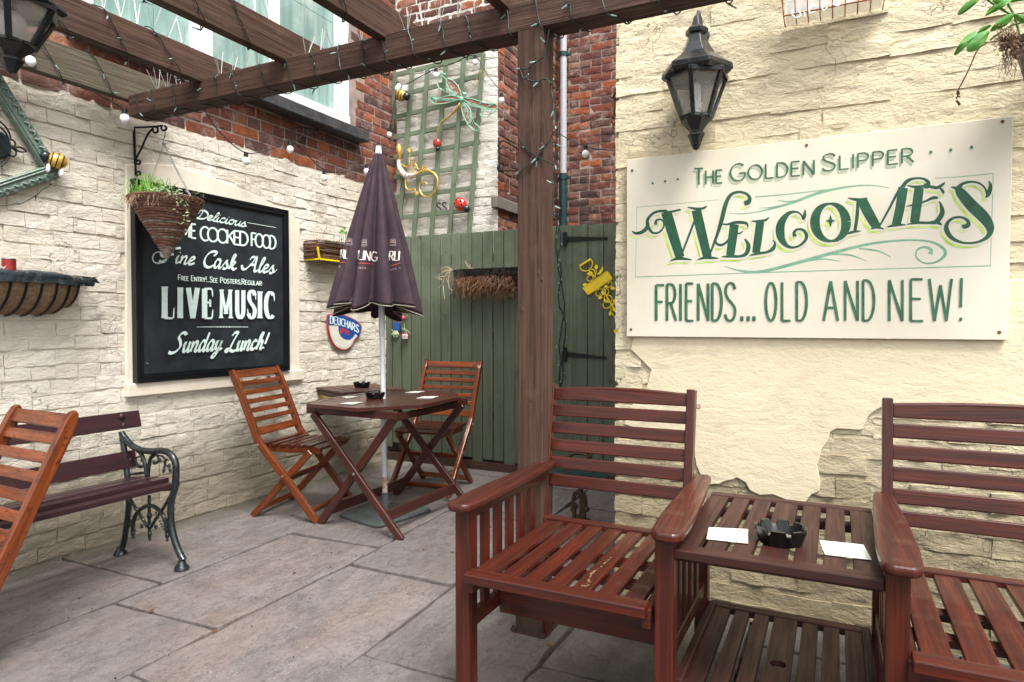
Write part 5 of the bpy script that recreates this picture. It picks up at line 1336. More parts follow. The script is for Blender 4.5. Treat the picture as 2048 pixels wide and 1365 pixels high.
# ================================================================ signs
def black_board():
    XB = XL + .055; q = onX(XB)
    c = [q(268, 357), q(579, 422), q(577, 742), q(268, 766)]
    y0, y1 = c[0].y, (c[1].y + c[2].y) / 2; z0, z1 = (c[2].z + c[3].z) / 2, (c[0].z + c[1].z) / 2
    r = thing('pub_sign', 'black painted pub board with white lettering for live music and sunday lunch', 'sign', (XB, (y0 + y1) / 2, z0))
    m = MB(); m.box((XL + .018, y0 + .01, z0 + .01), (XB - .012, y1 - .01, z1 - .01)); m.build('panel', 'board_black', r, world=True)
    Q = [(y0, z0), (y1, z0), (y1, z1), (y0, z1)]; cy_, cz_ = (y0 + y1) / 2, (z0 + z1) / 2
    inn = lambda p, d: (p[0] + (d if p[0] < cy_ else -d), p[1] + (d if p[1] < cz_ else -d))
    for k in range(4):
        a, b = Q[k], Q[(k + 1) % 4]; m = MB()
        for d0, d1, x in ((0, .016, XB + .004), (.016, .024, XB - .002), (.024, .038, XB + .001), (.038, .048, XB - .006)):
            m.prism([(x, *inn(a, d0)), (x, *inn(b, d0)), (x, *inn(b, d1)), (x, *inn(a, d1))], (-(x - XL - .019), 0, 0))
        m.build('frame_moulding', 'board_frame', r, world=True)
    Z = lambda x, y: (250 + x / 3.329, 370 + y / 3.329)
    p = Pen(plane_put(0, XB - .0115, 1, Z))
    kw = dict(font=SCR, nib=.9)
    p.text('Delicious', (478, 222), (800, 280), 62, 58, 4, 12, track=-.0, slant=.22, **kw)
    p.path([(815, 252, 3), (1005, 285, 3)])
    p.text('HO', (190, 322), (360, 343), 98, 98, 11, track=.06); p.text('ME', (376, 344), (472, 357), 92, 92, 11, 13, track=.14)
    p.text('COOKED', (500, 368), (818, 408), 92, 90, 11, 13, track=-.06, wx=1.05); p.text('FOOD', (840, 408), (1003, 430), 88, 86, 10, 12, track=-.07)
    p.text('Fine', (262, 512), (455, 534), 100, 96, 6, 19, track=.03, slant=.25, **kw)
    p.path([(270, 492, 5), (225, 522, 9), (188, 510, 9), (186, 470, 8), (215, 448, 7), (248, 458, 10), (246, 480, 12)])
    p.text('Cask', (515, 545), (735, 566), 112, 100, 6, 20, track=.04, slant=.2, **kw)
    p.text('Ales', (800, 572), (985, 590), 100, 95, 6, 19, track=.04, slant=.22, **kw); p.path([(985, 585, 6), (1000, 575, 4), (1010, 562, 3)])
    p.text('\u00b7Free Entry!...See Posters,Regular\u00b7', (345, 634), (912, 672), 36, 36, 4, 5.5, track=.13, caps=.78)
    # slab serif words
    for chh, xa, xb, h, th, sf in (('L', 256, 312, 210, 40, 22), ('I', 350, 374, 205, 38, 20), ('V', 416, 476, 202, 34, 16), ('E', 522, 574, 196, 36, 16), ('M', 632, 700, 190, 19, 15), ('U', 738, 784, 186, 28, 17), ('S', 816, 860, 182, 26, 0), ('I', 882, 902, 178, 30, 18), ('C', 930, 982, 174, 28, 0)):
        p.text(chh, (xa, 888), (xb, 889), h, h, 13 if th > 30 else 10, th, track=0, serif=sf, rag=1.2)
    p.path([(316, 888, 10), (318, 850, 10), (320, 820, 5)]); p.path([(572, 888, 10), (576, 860, 10), (578, 830, 5)]); p.path([(570, 694, 10), (575, 715, 10), (577, 745, 5)]); p.path([(558, 785, 8), (560, 765, 14), (560, 812, 14)])
    p.path([(858, 712, 12), (862, 735, 9), (864, 765, 4)]); p.path([(818, 872, 12), (812, 850, 9), (810, 825, 4)]); p.path([(980, 725, 12), (986, 745, 9), (988, 775, 4)])
    p.path([(470, 947, 3), (600, 946, 4), (700, 946, 4), (812, 947, 3)])
    for k in range(5): p.dot(610 + k * 20, 946, 4)
    p.text('Sunday', (300, 1118), (632, 1100), 128, 118, 7, 25, track=.02, slant=.3, **kw)
    p.text('Lunch!', (672, 1108), (930, 1092), 124, 108, 7, 24, track=.03, slant=.3, **kw)
    p.build('lettering', 'letter_white', r)
    m = MB()
    for x, y in ((602, 108), (1053, 213), (150, 1190)): m.ball(on(0, XB - .011, *Z(x, y)), .006, 8, 4, (.4, 1, 1))
    m.build('screw', 'can_metal', r, world=True)
black_board()
def welcome_sign():
    YS = YR - .042; q = onY(YS); a, b, c, d = q(1252, 320), q(2027, 233), q(2012, 680), q(1256, 673)
    x0, x1, z0, z1 = (a.x + d.x) / 2, (b.x + c.x) / 2, (c.z + d.z) / 2, (a.z + b.z) / 2
    r = thing('welcome_sign', 'large cream board with hand painted green welcome lettering on the sign wall', 'sign', ((x0 + x1) / 2, YS, z0))
    m = MB(); m.prism([(x0, YS, z0), (x1, YS, z0 - .002), (x1 + .004, YS, z1), (x0 - .003, YS, z1)], (0, .018, 0)); m.build('board', 'sign_board', r, world=True, bevel=.0015)
    Z = lambda x, y: (1250 + x / 2.5664, 220 + y / 2.5664)
    mk = lambda base: Pen(plane_put(1, YS - base, -1, Z), .000012)
    fine, lime, white, dark, mid = mk(.0001), mk(.0006), mk(.0012), mk(.0018), mk(.0018)
    W = [
     [(36, 622, 5), (55, 634, 14), (90, 626, 18), (115, 600, 20), (116, 565, 16), (140, 535, 13), (172, 521, 13), (215, 520, 16)],
     [(118, 600, 18), (140, 630, 12), (172, 630, 10), (196, 605, 9), (198, 578, 8), (182, 562, 9), (160, 570, 12), (158, 590, 17)],
     [(212, 525, 54), (240, 620, 54), (283, 758, 46)], [(178, 520, 8), (230, 524, 12), (286, 512, 9)],
     [(283, 762, 10), (330, 640, 11), (378, 515, 12)], [(366, 515, 50), (390, 620, 50), (424, 758, 44)], [(322, 500, 6), (365, 508, 14), (400, 506, 12), (420, 494, 6)],
     [(232, 776, 5), (265, 764, 14), (300, 764, 14), (342, 770, 5)], [(372, 770, 5), (405, 760, 14), (440, 760, 14), (480, 762, 5)],
     [(428, 760, 9), (470, 650, 15), (495, 570, 22), (515, 490, 22), (540, 440, 17), (580, 422, 13), (620, 430, 13), (640, 452, 18), (632, 474, 26), (612, 480, 22)],
     # E
     [(562, 588, 46), (552, 660, 46), (540, 748, 42)], [(494, 585, 5), (525, 588, 10), (570, 578, 15), (622, 582, 14), (630, 604, 5)],
     [(466, 668, 5), (472, 688, 13), (495, 694, 13), (520, 680, 12), (555, 640, 8), (590, 634, 8), (605, 622, 5)], [(496, 755, 5), (540, 752, 14), (590, 752, 13), (622, 738, 20), (634, 700, 22), (622, 672, 12), (612, 664, 5)],
     # L
     [(694, 575, 42), (684, 650, 42), (672, 735, 40)], [(650, 572, 6), (690, 572, 14), (722, 566, 12), (740, 552, 5)], [(640, 748, 5), (680, 738, 14), (730, 730, 13), (760, 712, 20), (770, 685, 12), (758, 668, 5)],
     # C
     [(925, 512, 4), (922, 540, 18), (915, 560, 12), (905, 540, 8), (880, 524, 10), (840, 532, 20), (805, 575, 38), (796, 620, 46), (806, 668, 36), (840, 703, 16), (885, 702, 11), (922, 675, 14), (932, 645, 18), (915, 618, 14), (885, 614, 12), (868, 630, 16), (872, 650, 20)],
     # M
     [(1145, 452, 5), (1170, 458, 12), (1210, 462, 16), (1245, 452, 5)], [(1195, 465, 14), (1192, 540, 18), (1180, 625, 16)], [(1140, 638, 5), (1165, 628, 14), (1210, 622, 5)], [(1215, 460, 50), (1250, 530, 54), (1292, 602, 46)], [(1262, 612, 5), (1290, 602, 16), (1330, 612, 5)],
     [(1305, 600, 9), (1355, 510, 12), (1405, 415, 14), (1440, 375, 12)], [(1428, 400, 50), (1412, 500, 48), (1392, 590, 46)], [(1345, 602, 5), (1385, 592, 16), (1440, 590, 5)],
     [(1425, 395, 22), (1450, 365, 18), (1490, 352, 11), (1530, 354, 12), (1556, 372, 20), (1550, 392, 26), (1532, 386, 20)],
     # E
     [(1510, 400, 48), (1498, 490, 50), (1486, 580, 46)], [(1448, 388, 5), (1490, 396, 14), (1550, 392, 14), (1600, 400, 16), (1630, 384, 14), (1642, 372, 5)], [(1618, 402, 10), (1632, 420, 16), (1634, 432, 5)],
     [(1444, 496, 4), (1480, 488, 10), (1540, 470, 10), (1580, 452, 16), (1606, 452, 12)], [(1448, 588, 5), (1500, 580, 14), (1560, 580, 14), (1600, 572, 24), (1628, 530, 26), (1622, 490, 14), (1612, 470, 5)], [(1590, 574, 12), (1612, 582, 16), (1626, 592, 5)],
     # S
     [(1868, 366, 5), (1876, 392, 20), (1866, 430, 24), (1850, 452, 5)], [(1858, 432, 12), (1846, 400, 10), (1815, 376, 10), (1770, 370, 12), (1730, 382, 16), (1712, 405, 32)],
     [(1698, 398, 16), (1722, 425, 50), (1778, 490, 62), (1840, 550, 60), (1872, 600, 46), (1868, 642, 26), (1830, 672, 14), (1780, 684, 12), (1725, 680, 13), (1675, 655, 22), (1650, 615, 26), (1656, 580, 18), (1685, 556, 13), (1725, 552, 12), (1757, 568, 18), (1762, 590, 22), (1742, 600, 22), (1730, 592, 12)],
     [(1674, 396, 5), (1700, 402, 16), (1722, 400, 5)],
    ]
    def ell(pen, cx, cy, rx, ry, n=36, thick=50, thin=11, rot=-.06, dx=0, dy=0, g=0):
        P, w_ = [], []
        for k in range(n + 1):
            t = 2 * pi * k / n; x, y = rx * cos(t), ry * sin(t); P.append((cx + x * cos(rot) - y * sin(rot) + dx, cy + x * sin(rot) + y * cos(rot) + dy)); w_.append(thin + (thick - thin) * abs(cos(t)) ** 1.3 + g)
        pen.ribbon(P, w_)
    for s in W:
        lime.path(s, 5, -17, 21, -3); white.path(s, 5, -3, 4, 15); dark.path(s, 6)
    for pen, kw in ((lime, dict(dx=-17, dy=21, g=-3)), (white, dict(dx=-3, dy=4, g=15)), (dark, {})): ell(pen, 1055, 578, 80, 96, **kw)
    for pen, dx, dy, g in ((lime, -14, 18, 0), (dark, 0, 0, 0)):
        for a in (0, pi / 2): pen.path([(1055 - 30 * cos(a) * .8 + dx, 570 - 32 * sin(a) + dy, 1 + g), (1055 + dx, 570 + dy, 16), (1055 + 30 * cos(a) * .8 + dx, 570 + 32 * sin(a) + dy, 1 + g)], 5)
    dark.path([(1112, 470, 10), (1120, 484, 6), (1116, 494, 2)]) if False else None
    # pale panel line and flourishes
    for s in ([(60, 500, 3), (270, 482, 3), (480, 462, 3)], [(60, 500, 2.5), (54, 860, 2.5)], [(52, 859, 5), (700, 836, 5), (1300, 818, 5), (1875, 801, 6)], [(1875, 803, 4), (1883, 560, 4), (1890, 330, 4)], [(1590, 352, 4), (1740, 342, 4), (1892, 326, 4)], [(668, 448, 7), (850, 432, 6), (1120, 400, 4)],
              [(535, 530, 4), (600, 534, 5), (700, 520, 7), (850, 480, 13), (1000, 425, 15), (1150, 395, 10), (1260, 388, 6), (1355, 400, 3)], [(685, 505, 3), (760, 500, 7), (870, 474, 8)], [(785, 465, 3), (830, 472, 8), (880, 466, 6)],
              [(508, 802, 3), (580, 824, 9), (690, 832, 15), (850, 795, 17), (1040, 742, 17), (1250, 690, 13), (1430, 670, 10), (1560, 676, 11), (1630, 708, 15), (1642, 745, 17), (1600, 780, 11), (1540, 788, 8), (1497, 760, 9), (1498, 722, 9), (1535, 705, 12), (1570, 718, 18), (1566, 742, 22)],
              [(945, 775, 8), (1020, 766, 8), (1105, 778, 3)], [(1050, 742, 8), (1150, 745, 9), (1238, 775, 3)], [(1200, 712, 8), (1300, 725, 9), (1365, 758, 3)]):
        fine.path(s, 6)
    fine.build('flourish', 'sign_pale_green', r); lime.build('drop_shadow', 'sign_lime', r); white.build('letter_outline', 'sign_board', r); 
    # upper and lower lines of lettering
    sh = mk(.0003)
    for pen, dx, dy in ((sh, -10, 17), (mid, 0, 0)):
        kk = dict(track=.14, nib=.6, caps=.84, dx=dx, dy=dy)
        pen.text('The', (356, 386), (500, 374), 84, 78, 4, 11, **kk); pen.text('Golden', (540, 368), (972, 330), 88, 86, 4, 11, **kk); pen.text('Slipper', (1012, 316), (1482, 268), 86, 86, 4, 11, **kk)
    sh.build('letter_shadow', 'sign_shadow_green', r)
    for x, y, rr in ((142, 377, 6), (206, 367, 6), (271, 357, 6), (1570, 217, 8), (1672, 206, 8), (1779, 192, 9)): mid.dot(x, y, rr)
    L = [('F', 158, 200, 900, 1083), ('R', 214, 262, 896, 1083), ('I', 280, 290, 894, 1083), ('E', 312, 352, 892, 1083), ('N', 374, 428, 892, 1083), ('D', 446, 497, 892, 1083), ('S', 512, 568, 890, 1083), ('O', 722, 776, 888, 1083), ('L', 804, 850, 886, 1083), ('D', 880, 934, 884, 1083),
         ('A', 1020, 1092, 880, 1083), ('N', 1128, 1196, 878, 1083), ('D', 1220, 1280, 876, 1083), ('N', 1354, 1426, 874, 1084), ('E', 1464, 1530, 870, 1084), ('W', 1562, 1676, 868, 1084), ('!', 1708, 1738, 864, 1084)]
    for chh, xa, xb, yt, yb in L:
        mid.text(chh, (xa, yb), (xb, yb), (yb - yt), (yb - yt), 12, 15, track=0, rag=1.2)
    for x in (600, 632, 662): mid.path([(x, 1060, 17), (x, 1084, 17)])
    mid.build('lettering', 'sign_mid_green', r); dark.build('word_welcome', 'sign_dark_green', r)
    m = MB()
    for x, y in ((36, 312), (1938, 60), (30, 1128), (1922, 1142), (932, 182)): m.lathe([(.006, 0), (.005, .002), (.002, .0015)], on(1, YS - .0004, *Z(x, y)), 10, (0, -1, 0))
    m.build('screw', 'stem_brown', r, world=True)
welcome_sign()
def pump_clip():
    XP = XL + .03; Z = lambda x, y: (620 + x / 3.104, 280 + y / 3.104); q = lambda x, y, l=0: on(0, XP + l, *Z(x, y))
    r = thing('pump_clip_sign', 'blue and cream rounded ale badge sign on the white wall behind the parasol', 'sign', tuple(q(215, 1190)))
    out = [(112, 1088), (150, 1082), (220, 1090), (285, 1120), (322, 1158), (308, 1208), (280, 1240), (255, 1285), (215, 1306), (170, 1292), (140, 1258), (122, 1205), (113, 1150)]
    m = MB(); m.prism([q(*p) for p in cr(out, 3, True)], (-.012, 0, 0)); m.build('back_edge', 'clip_red', r, world=True)
    def inset(P, k, c=(215, 1190)): return [(c[0] + (x - c[0]) * k, c[1] + (y - c[1]) * k) for x, y in P]
    m = MB(); m.prism([q(x, y, .001) for x, y in cr(inset(out, .95), 3, True)], (-.003, 0, 0)); m.build('cream_face', 'clip_cream', r, world=True)
    m = MB(); m.prism([q(x, y, .0022) for x, y in cr([(200, 1125), (245, 1138), (285, 1165), (280, 1205), (258, 1235), (232, 1242), (200, 1228), (180, 1195), (178, 1150)], 3, True)], (-.001, 0, 0)); m.build('blue_disc', 'clip_blue', r, world=True)
    m = MB(); m.prism([q(x, y, .0034) for x, y in [(112, 1092), (150, 1086), (220, 1094), (285, 1122), (320, 1158), (306, 1222), (270, 1192), (215, 1162), (160, 1150), (116, 1150)]], (-.001, 0, 0)); m.build('blue_band', 'clip_blue', r, world=True)
    p = Pen(plane_put(0, XP + .0036, 1, Z)); x0, y0 = 124, 1148
    word = 'DEUCHARS'
    for k, chh in enumerate(word):
        t = k / 8; xa = 126 + 180 * t; xb = xa + 18; ya = 1140 + 62 * t ** 1.5; yb = 1140 + 62 * (t + .1) ** 1.5
        p.text(chh, (xa, ya), (xb, yb), 46, 46, 4.5, 6.5, track=0, wx=1)
    p.path([(135, 1215, 3), (160, 1262, 3), (205, 1284, 3), (245, 1268, 3), (272, 1238, 3)])
    p.build('lettering', 'letter_white', r)
    p = Pen(plane_put(0, XP + .0030, 1, Z)); p.text('IPA', (190, 1200), (240, 1212), 30, 32, 5, 7.5, track=.2); p.build('red_lettering', 'clip_red', r)
pump_clip()
def spade_sign():
    YP = YF - .025; Z = lambda x, y: (1150 + x / 6.82, 500 + y / 6.82); q = lambda x, y: on(1, YP, *Z(x, y))
    r = thing('spade_ornament', 'bright yellow metal garden spade plaque with leafy scrolls on the green gate', 'ornament', tuple(q(310, 455)))
    T = lambda pts, rr=.0042, mm=None, n=6: mm.tube([q(*p) for p in cr(pts, 6)], rr, n)
    m = MB(); T([(65, 222), (215, 130)], .009, m, 8); T([(65, 225), (85, 270), (140, 292), (195, 272), (232, 225), (238, 170), (215, 130)], .0045, m); m.build('handle', 'yellow', r, world=True, smooth=True)
    m = MB(); P = [(108, 515), (425, 292), (445, 296), (508, 380), (506, 402), (190, 618), (172, 616), (106, 532)]
    m.prism([q(*p) for p in P], (0, .006, 0)); pl = m.build('name_plate', 'yellow', r, world=True, bevel=.0015)
    m = MB(); Q = [(122, 518), (430, 304), (494, 390), (182, 604)]; m.tube([q(*p) + Vector((0, -.001, 0)) for p in Q], .0025, 5, closed=True); m.build('raised_rim', 'yellow', pl, world=True)
    p = Pen(plane_put(1, YP - .0008, -1, Z)); p.text('WELCOME', (180, 572), (472, 372), 58, 58, 7, 9, track=.16)
    mb = MB(); ptm = p.mb; n0 = len(ptm.v); mb.v = [Vector(v) for v in ptm.v] + [Vector(v) + Vector((0, .003, 0)) for v in ptm.v]; mb.f = list(ptm.f); mb.uv = list(ptm.uv); mb.mi = list(ptm.mi)
    ed = {}
    for f in ptm.f:
        for i in range(len(f)):
            a, b = f[i], f[(i + 1) % len(f)]; ed[(a, b)] = 1
    for (a, b) in ed:
        if (b, a) not in ed: mb.face((b, a, a + n0, b + n0))
    mb.build('raised_letters', 'yellow', pl, world=True)
    m = MB()
    for s in ([(270, 385), (285, 330), (290, 260)], [(180, 290), (210, 262), (260, 280), (278, 330), (272, 380)], [(182, 360), (165, 390), (180, 425), (215, 428), (245, 400), (240, 360), (205, 350), (182, 360)],
              [(195, 285), (230, 330), (270, 370)], [(300, 560), (285, 590), (300, 625), (340, 635), (385, 615), (420, 570), (380, 520)], [(350, 530), (300, 548)], [(345, 590), (340, 610), (355, 615)], [(360, 530), (400, 580), (440, 640), (500, 745), (560, 850), (605, 920), (610, 975)],
              [(405, 625), (400, 670), (430, 715), (480, 715), (505, 680), (490, 635), (440, 618), (405, 625)], [(450, 440), (490, 435), (508, 465), (490, 500), (440, 520), (400, 560)], [(465, 460), (450, 455), (455, 440)], [(400, 720), (382, 755), (400, 790), (440, 798), (480, 770), (490, 740)], [(520, 745), (560, 735), (600, 745), (612, 785), (590, 815), (565, 800), (575, 785)],
              [(510, 860), (520, 900), (560, 912), (600, 890), (605, 850), (580, 835), (560, 855)], [(430, 520), (460, 560), (450, 600), (415, 625)], [(525, 720), (505, 750)], [(490, 780), (490, 850)]): T(s, .0036, m)
    T([(430, 640), (500, 745), (560, 850), (605, 930)], .0065, m)
    m.build('scrolls', 'yellow', r, world=True, smooth=True)
    def leaf(c, L, w_, a):
        m = MB(); P = [(-.5, 0), (-.2, .5), (.15, .42), (.5, 0), (.15, -.42), (-.2, -.5)]
        m.prism([q(c[0] + L * x * cos(a) - w_ * y * sin(a), c[1] + L * x * sin(a) + w_ * y * cos(a)) for x, y in P], (0, -.004, 0)); m.build('leaf', 'yellow', r, world=True, bevel=.001)
    for c, L, w_, a in (((292, 235), 75, 50, -1.5), ((200, 325), 80, 44, -.2), ((225, 320), 80, 36, .8), ((140, 475), 75, 44, -.3), ((520, 525), 80, 48, .05), ((350, 655), 75, 40, -.2), ((545, 695), 75, 44, -1.0), ((425, 700), 80, 42, .3), ((482, 865), 72, 42, -1.5), ((530, 815), 70, 34, 1.2), ((425, 500), 70, 36, -.3), ((385, 590), 70, 50, .9), ((600, 930), 70, 26, 1.4)): leaf(c, L, w_, a)
    m = MB(); m.prism([q(*p) for p in cr([(300, 325), (325, 318), (345, 280), (368, 255), (378, 232), (392, 240), (388, 262), (385, 290), (360, 325), (325, 342)], 3, True)], (0, -.01, 0)); m.build('bird', 'yellow', r, world=True, bevel=.002)
    m = MB(); m.tube([q(605, 930), q(625, 1010), q(640, 1060)], .006, 8); m.prism([q(*p) for p in [(525, 1100), (640, 1052), (720, 1040), (760, 1180), (690, 1290), (600, 1228)]], (0, .004, 0)); m.build('blade', 'yellow', r, world=True)
spade_sign()

# ================================================================ trellis ornaments
Z5 = lambda x, y: (760 + x / 3.689, 100 + y / 3.689)
q5 = lambda x, y, l=0: on(1, 4.86 - l, *Z5(x, y))
def bee(label, c, s=1.0, rot=None):
    r = thing('bee_ornament', label, 'ornament', tuple(c), 0, 'painted metal bees')
    R_ = rot or Matrix.Rotation(.5, 3, 'Y')
    m = MB(); m.ball((0, 0, 0), .055 * s, 18, 12, (1.05, .8, .9), R_); m.build('body', 'gold', r, smooth=True)
    ax = R_ @ Vector((1, 0, 0)); u = R_ @ Vector((0, 1, 0)); v = R_ @ Vector((0, 0, 1))
    for k in (-.5, 0, .5):
        m = MB(); rr = sqrt(max(0, 1 - k * k)) * 1.015
        m.tube([ax * (.055 * s * 1.05 * k) + u * (cos(a * pi / 10) * .055 * s * .8 * rr) + v * (sin(a * pi / 10) * .055 * s * .9 * rr) for a in range(20)], .0036 * s, 6, closed=True); m.build('stripe', 'black_plastic', r, smooth=True)
    m = MB(); m.ball(ax * .062 * s, .036 * s, 14, 10); m.build('head', 'steel_blue_black', r, smooth=True)
    for sg in (-1, 1):
        m = MB(); m.ball(v * .062 * s + ax * (-.012 + .035 * sg) * s + Vector((0, -.01, 0)), .034 * s, 12, 8, (.8, .22, .85)); m.build('wing', 'globe_white', r, smooth=True)
    m = MB()
    for sg in (-1, 1): m.tube([ax * .09 * s, ax * .105 * s + v * .05 * s + u * .015 * sg, ax * .13 * s + v * .07 * s + u * .02 * sg], .0016 * s, 5)
    m.build('antennae', 'black_plastic', r)
bee('gold and black striped bee ornament on the top left of the trellis', q5(155, 335, .04), 1.0, Matrix.Rotation(.35, 3, 'Y'))
bee('gold and white bee ornament perched on the corner of the empty frame', onX(XL + .07)(114, 322), .8, Matrix.Rotation(radians(64), 3, 'Z') @ Matrix.Rotation(radians(195), 3, 'Y'))
def ladybird(label, c, s, a):
    r = thing('ladybird_ornament', label, 'ornament', tuple(c), 0, 'red metal ladybirds'); R_ = Matrix.Rotation(a, 3, 'Y')
    m = MB(); m.ball((0, 0, 0), .05 * s, 18, 12, (.95, .7, 1.08), R_); m.build('shell', 'red_gloss', r, smooth=True)
    m = MB()
    for x, z in ((.3, .5), (-.3, .5), (.5, -.1), (-.5, -.1), (.25, -.5), (-.25, -.5)):
        y = -sqrt(max(0, 1 - x * x - z * z)); m.ball(R_ @ Vector((x * .048 * s, y * .035 * s, z * .054 * s)), .0075 * s, 8, 6, (1, .5, 1))
    m.build('spots', 'black_plastic', r, smooth=True)
    m = MB(); m.ball(R_ @ Vector((0, 0, -.062 * s)), .027 * s, 12, 8)
    for sg in (-1, 1): m.tube([R_ @ Vector((sg * .01 * s, 0, -.08 * s)), R_ @ Vector((sg * .02 * s, -.01, -.105 * s))], .002 * s, 5)
    m.build('head', 'steel_blue_black', r, smooth=True)
ladybird('small red ladybird ornament under the dragonfly on the trellis', q5(420, 690, .03), .78, -.15)
ladybird('large red ladybird ornament low on the right of the trellis', q5(592, 1140, .03), 1.2, -.95)
def gecko():
    r = thing('gecko_ornament', 'golden metal gecko ornament with jewelled body and curled tail on the trellis', 'ornament', tuple(q5(180, 900)))
    T = lambda pts, rs: (lambda c: m.tube([q5(p[0], p[1], .02 + (p[3] if len(p) > 3 else 0)) for p in c], 0, 10, rs=[p[2] for p in c]))(cr(pts, 6))
    m = MB(); T([(136, 694, .008), (138, 715, .022), (142, 745, .029), (143, 785, .020), (142, 812, .012)], 0); m.build('head', 'gold', r, world=True, smooth=True)
    m = MB(); T([(142, 808, .011), (140, 850, .021), (160, 900, .026), (195, 930, .024), (245, 925, .018), (290, 905, .010)], 0); b = m.build('body', 'cream_enamel', r, world=True, smooth=True)
    m = MB()
    for k, (x, y) in enumerate(((130, 850), (150, 835), (160, 870), (140, 890), (175, 895), (190, 915), (165, 925), (215, 925), (240, 915), (205, 950), (255, 935), (180, 940), (148, 860))):
        if k % 2: m.ball(q5(x, y, .046), .0055, 8, 6)
    m.build('jewels', 'jewel_blue', b, world=True, smooth=True)
    m = MB()
    for x, y in ((128, 872), (168, 845), (155, 912), (200, 898), (232, 942), (262, 920), (270, 905)): m.ball(q5(x, y, .044), .005, 8, 6)
    m.build('jewels', 'jewel_orange', b, world=True, smooth=True)
    m = MB(); T([(285, 908, .011), (340, 890, .0105), (395, 910, .010), (425, 960, .0095), (415, 1030, .009), (370, 1080, .0085), (320, 1078, .008), (292, 1035, .007), (295, 990, .006), (325, 975, .005), (345, 990, .004), (342, 1005, .003)], 0); m.build('tail', 'gold', r, world=True, smooth=True)
    for s in ([(155, 845, .009), (190, 862, .008), (215, 850, .007), (218, 800, .006), (222, 760, .005)], [(235, 915, .010), (240, 860, .009), (262, 845, .008), (280, 880, .006), (315, 880, .005)], [(190, 950, .010), (190, 1010, .009), (215, 1035, .008), (255, 1030, .005), (262, 1040, .004)], [(240, 850, .008), (250, 835, .007), (272, 830, .005)]):
        m = MB(); T(s, 0); m.build('limb', 'gold', r, world=True, smooth=True)
    m = MB()
    for cx, cy, a0 in ((222, 758, -1.57), (315, 878, -.8), (262, 1042, 1.3)):
        for k in range(-2, 3):
            a = a0 + k * .38; m.tube([q5(cx, cy, .02), q5(cx + 32 * cos(a), cy + 32 * sin(a), .02)], 0, 6, rs=[.0035, .003])
    m.build('toes', 'gold', r, world=True)
gecko()
def dragonfly():
    r = thing('dragonfly_ornament', 'large green and rust metal dragonfly ornament on the trellis', 'ornament', tuple(q5(603, 365)))
    T = lambda m, pts, w_, l=.02, n=6: m.tube([q5(p[0], p[1], l) for p in cr(pts, 6)], w_, n)
    c = cr([(590, 395), (560, 440), (510, 490), (460, 530), (435, 570), (420, 615)], 8)
    m = MB(); m.tube([q5(p[0], p[1], .025) for p in c], 0, 10, rs=[(.011 - .006 * i / len(c)) * (1.15 if i % 2 else .85) for i in range(len(c))]); m.build('tail', 'gold', r, world=True, smooth=True)
    m = MB(); m.ball(q5(603, 365, .03), .022, 12, 8, (.9, .8, 1.1)); m.ball(q5(625, 330, .03), .017, 12, 8); m.ball(q5(612, 318, .035), .009, 8, 6); m.ball(q5(636, 325, .035), .009, 8, 6); m.build('thorax', 'wing_green', r, world=True, smooth=True)
    wings = [[(598, 350), (590, 300), (560, 250), (520, 220), (490, 222), (492, 255), (520, 300), (560, 335)], [(590, 362), (540, 340), (480, 345), (420, 365), (378, 352), (372, 368), (400, 395), (450, 400), (520, 385)],
             [(615, 360), (660, 360), (720, 375), (780, 395), (850, 400), (865, 425), (830, 440), (750, 430), (680, 410)], [(610, 385), (650, 420), (670, 460), (668, 520), (655, 545), (630, 520), (608, 470), (600, 420)]]
    tips = [[(492, 222), (455, 195), (432, 220), (425, 260), (445, 290), (470, 300)], [(378, 350), (395, 342), (415, 370), (400, 400), (378, 380)], [(830, 440), (800, 490), (770, 492), (740, 470), (840, 400), (865, 432), (825, 470)], [(640, 545), (690, 590), (725, 595), (730, 570), (700, 545)]]
    for wv, tp in zip(wings, tips):
        w_ = MB(); w_.prism([q5(x, y, .018) for x, y in cr(wv, 3, True)], (0, .0015, 0)); wo = w_.build('wing', 'wing_rust', r, world=True)
        m = MB(); m.tube([q5(x, y, .02) for x, y in cr(wv, 4, True)], .0042, 6, closed=True); T(m, tp, .0045)
        cx, cy = sum(p[0] for p in wv) / len(wv), sum(p[1] for p in wv) / len(wv)
        for k in range(5):
            t = k / 4; b_ = (tp[0][0] + (tp[-1][0] - tp[0][0]) * t, tp[0][1] + (tp[-1][1] - tp[0][1]) * t); T(m, [(603, 368), ((603 + b_[0]) / 2 + 10 * (t - .5), (368 + b_[1]) / 2), b_], .0016, .022, 4)
        m.build('wing_outline', 'wing_green', wo, world=True, smooth=True)
        m = MB()
        for t, s_ in ((.3, 1), (.55, 1.1), (.8, .9)):
            x, y = 603 + (cx - 603) * t * 1.7, 368 + (cy - 368) * t * 1.7; m.ball(q5(x, y, .026), .0085 * s_, 8, 6, (.8, .5, 1))
        m.build('jewels', 'jewel_blue', wo, world=True, smooth=True)
    m = MB(); T(m, [(430, 200), (455, 175), (490, 185)], .008); m.build('wing_tip', 'wing_green', r, world=True, smooth=True)
    m = MB(); T(m, [(640, 300), (680, 300), (710, 260), (715, 200), (740, 150), (748, 180)], .0025, .02, 5); T(m, [(745, 195), (765, 180), (775, 200), (760, 215)], .0025, .02, 5); m.build('hanging_wire', 'gold', r, world=True)
dragonfly()
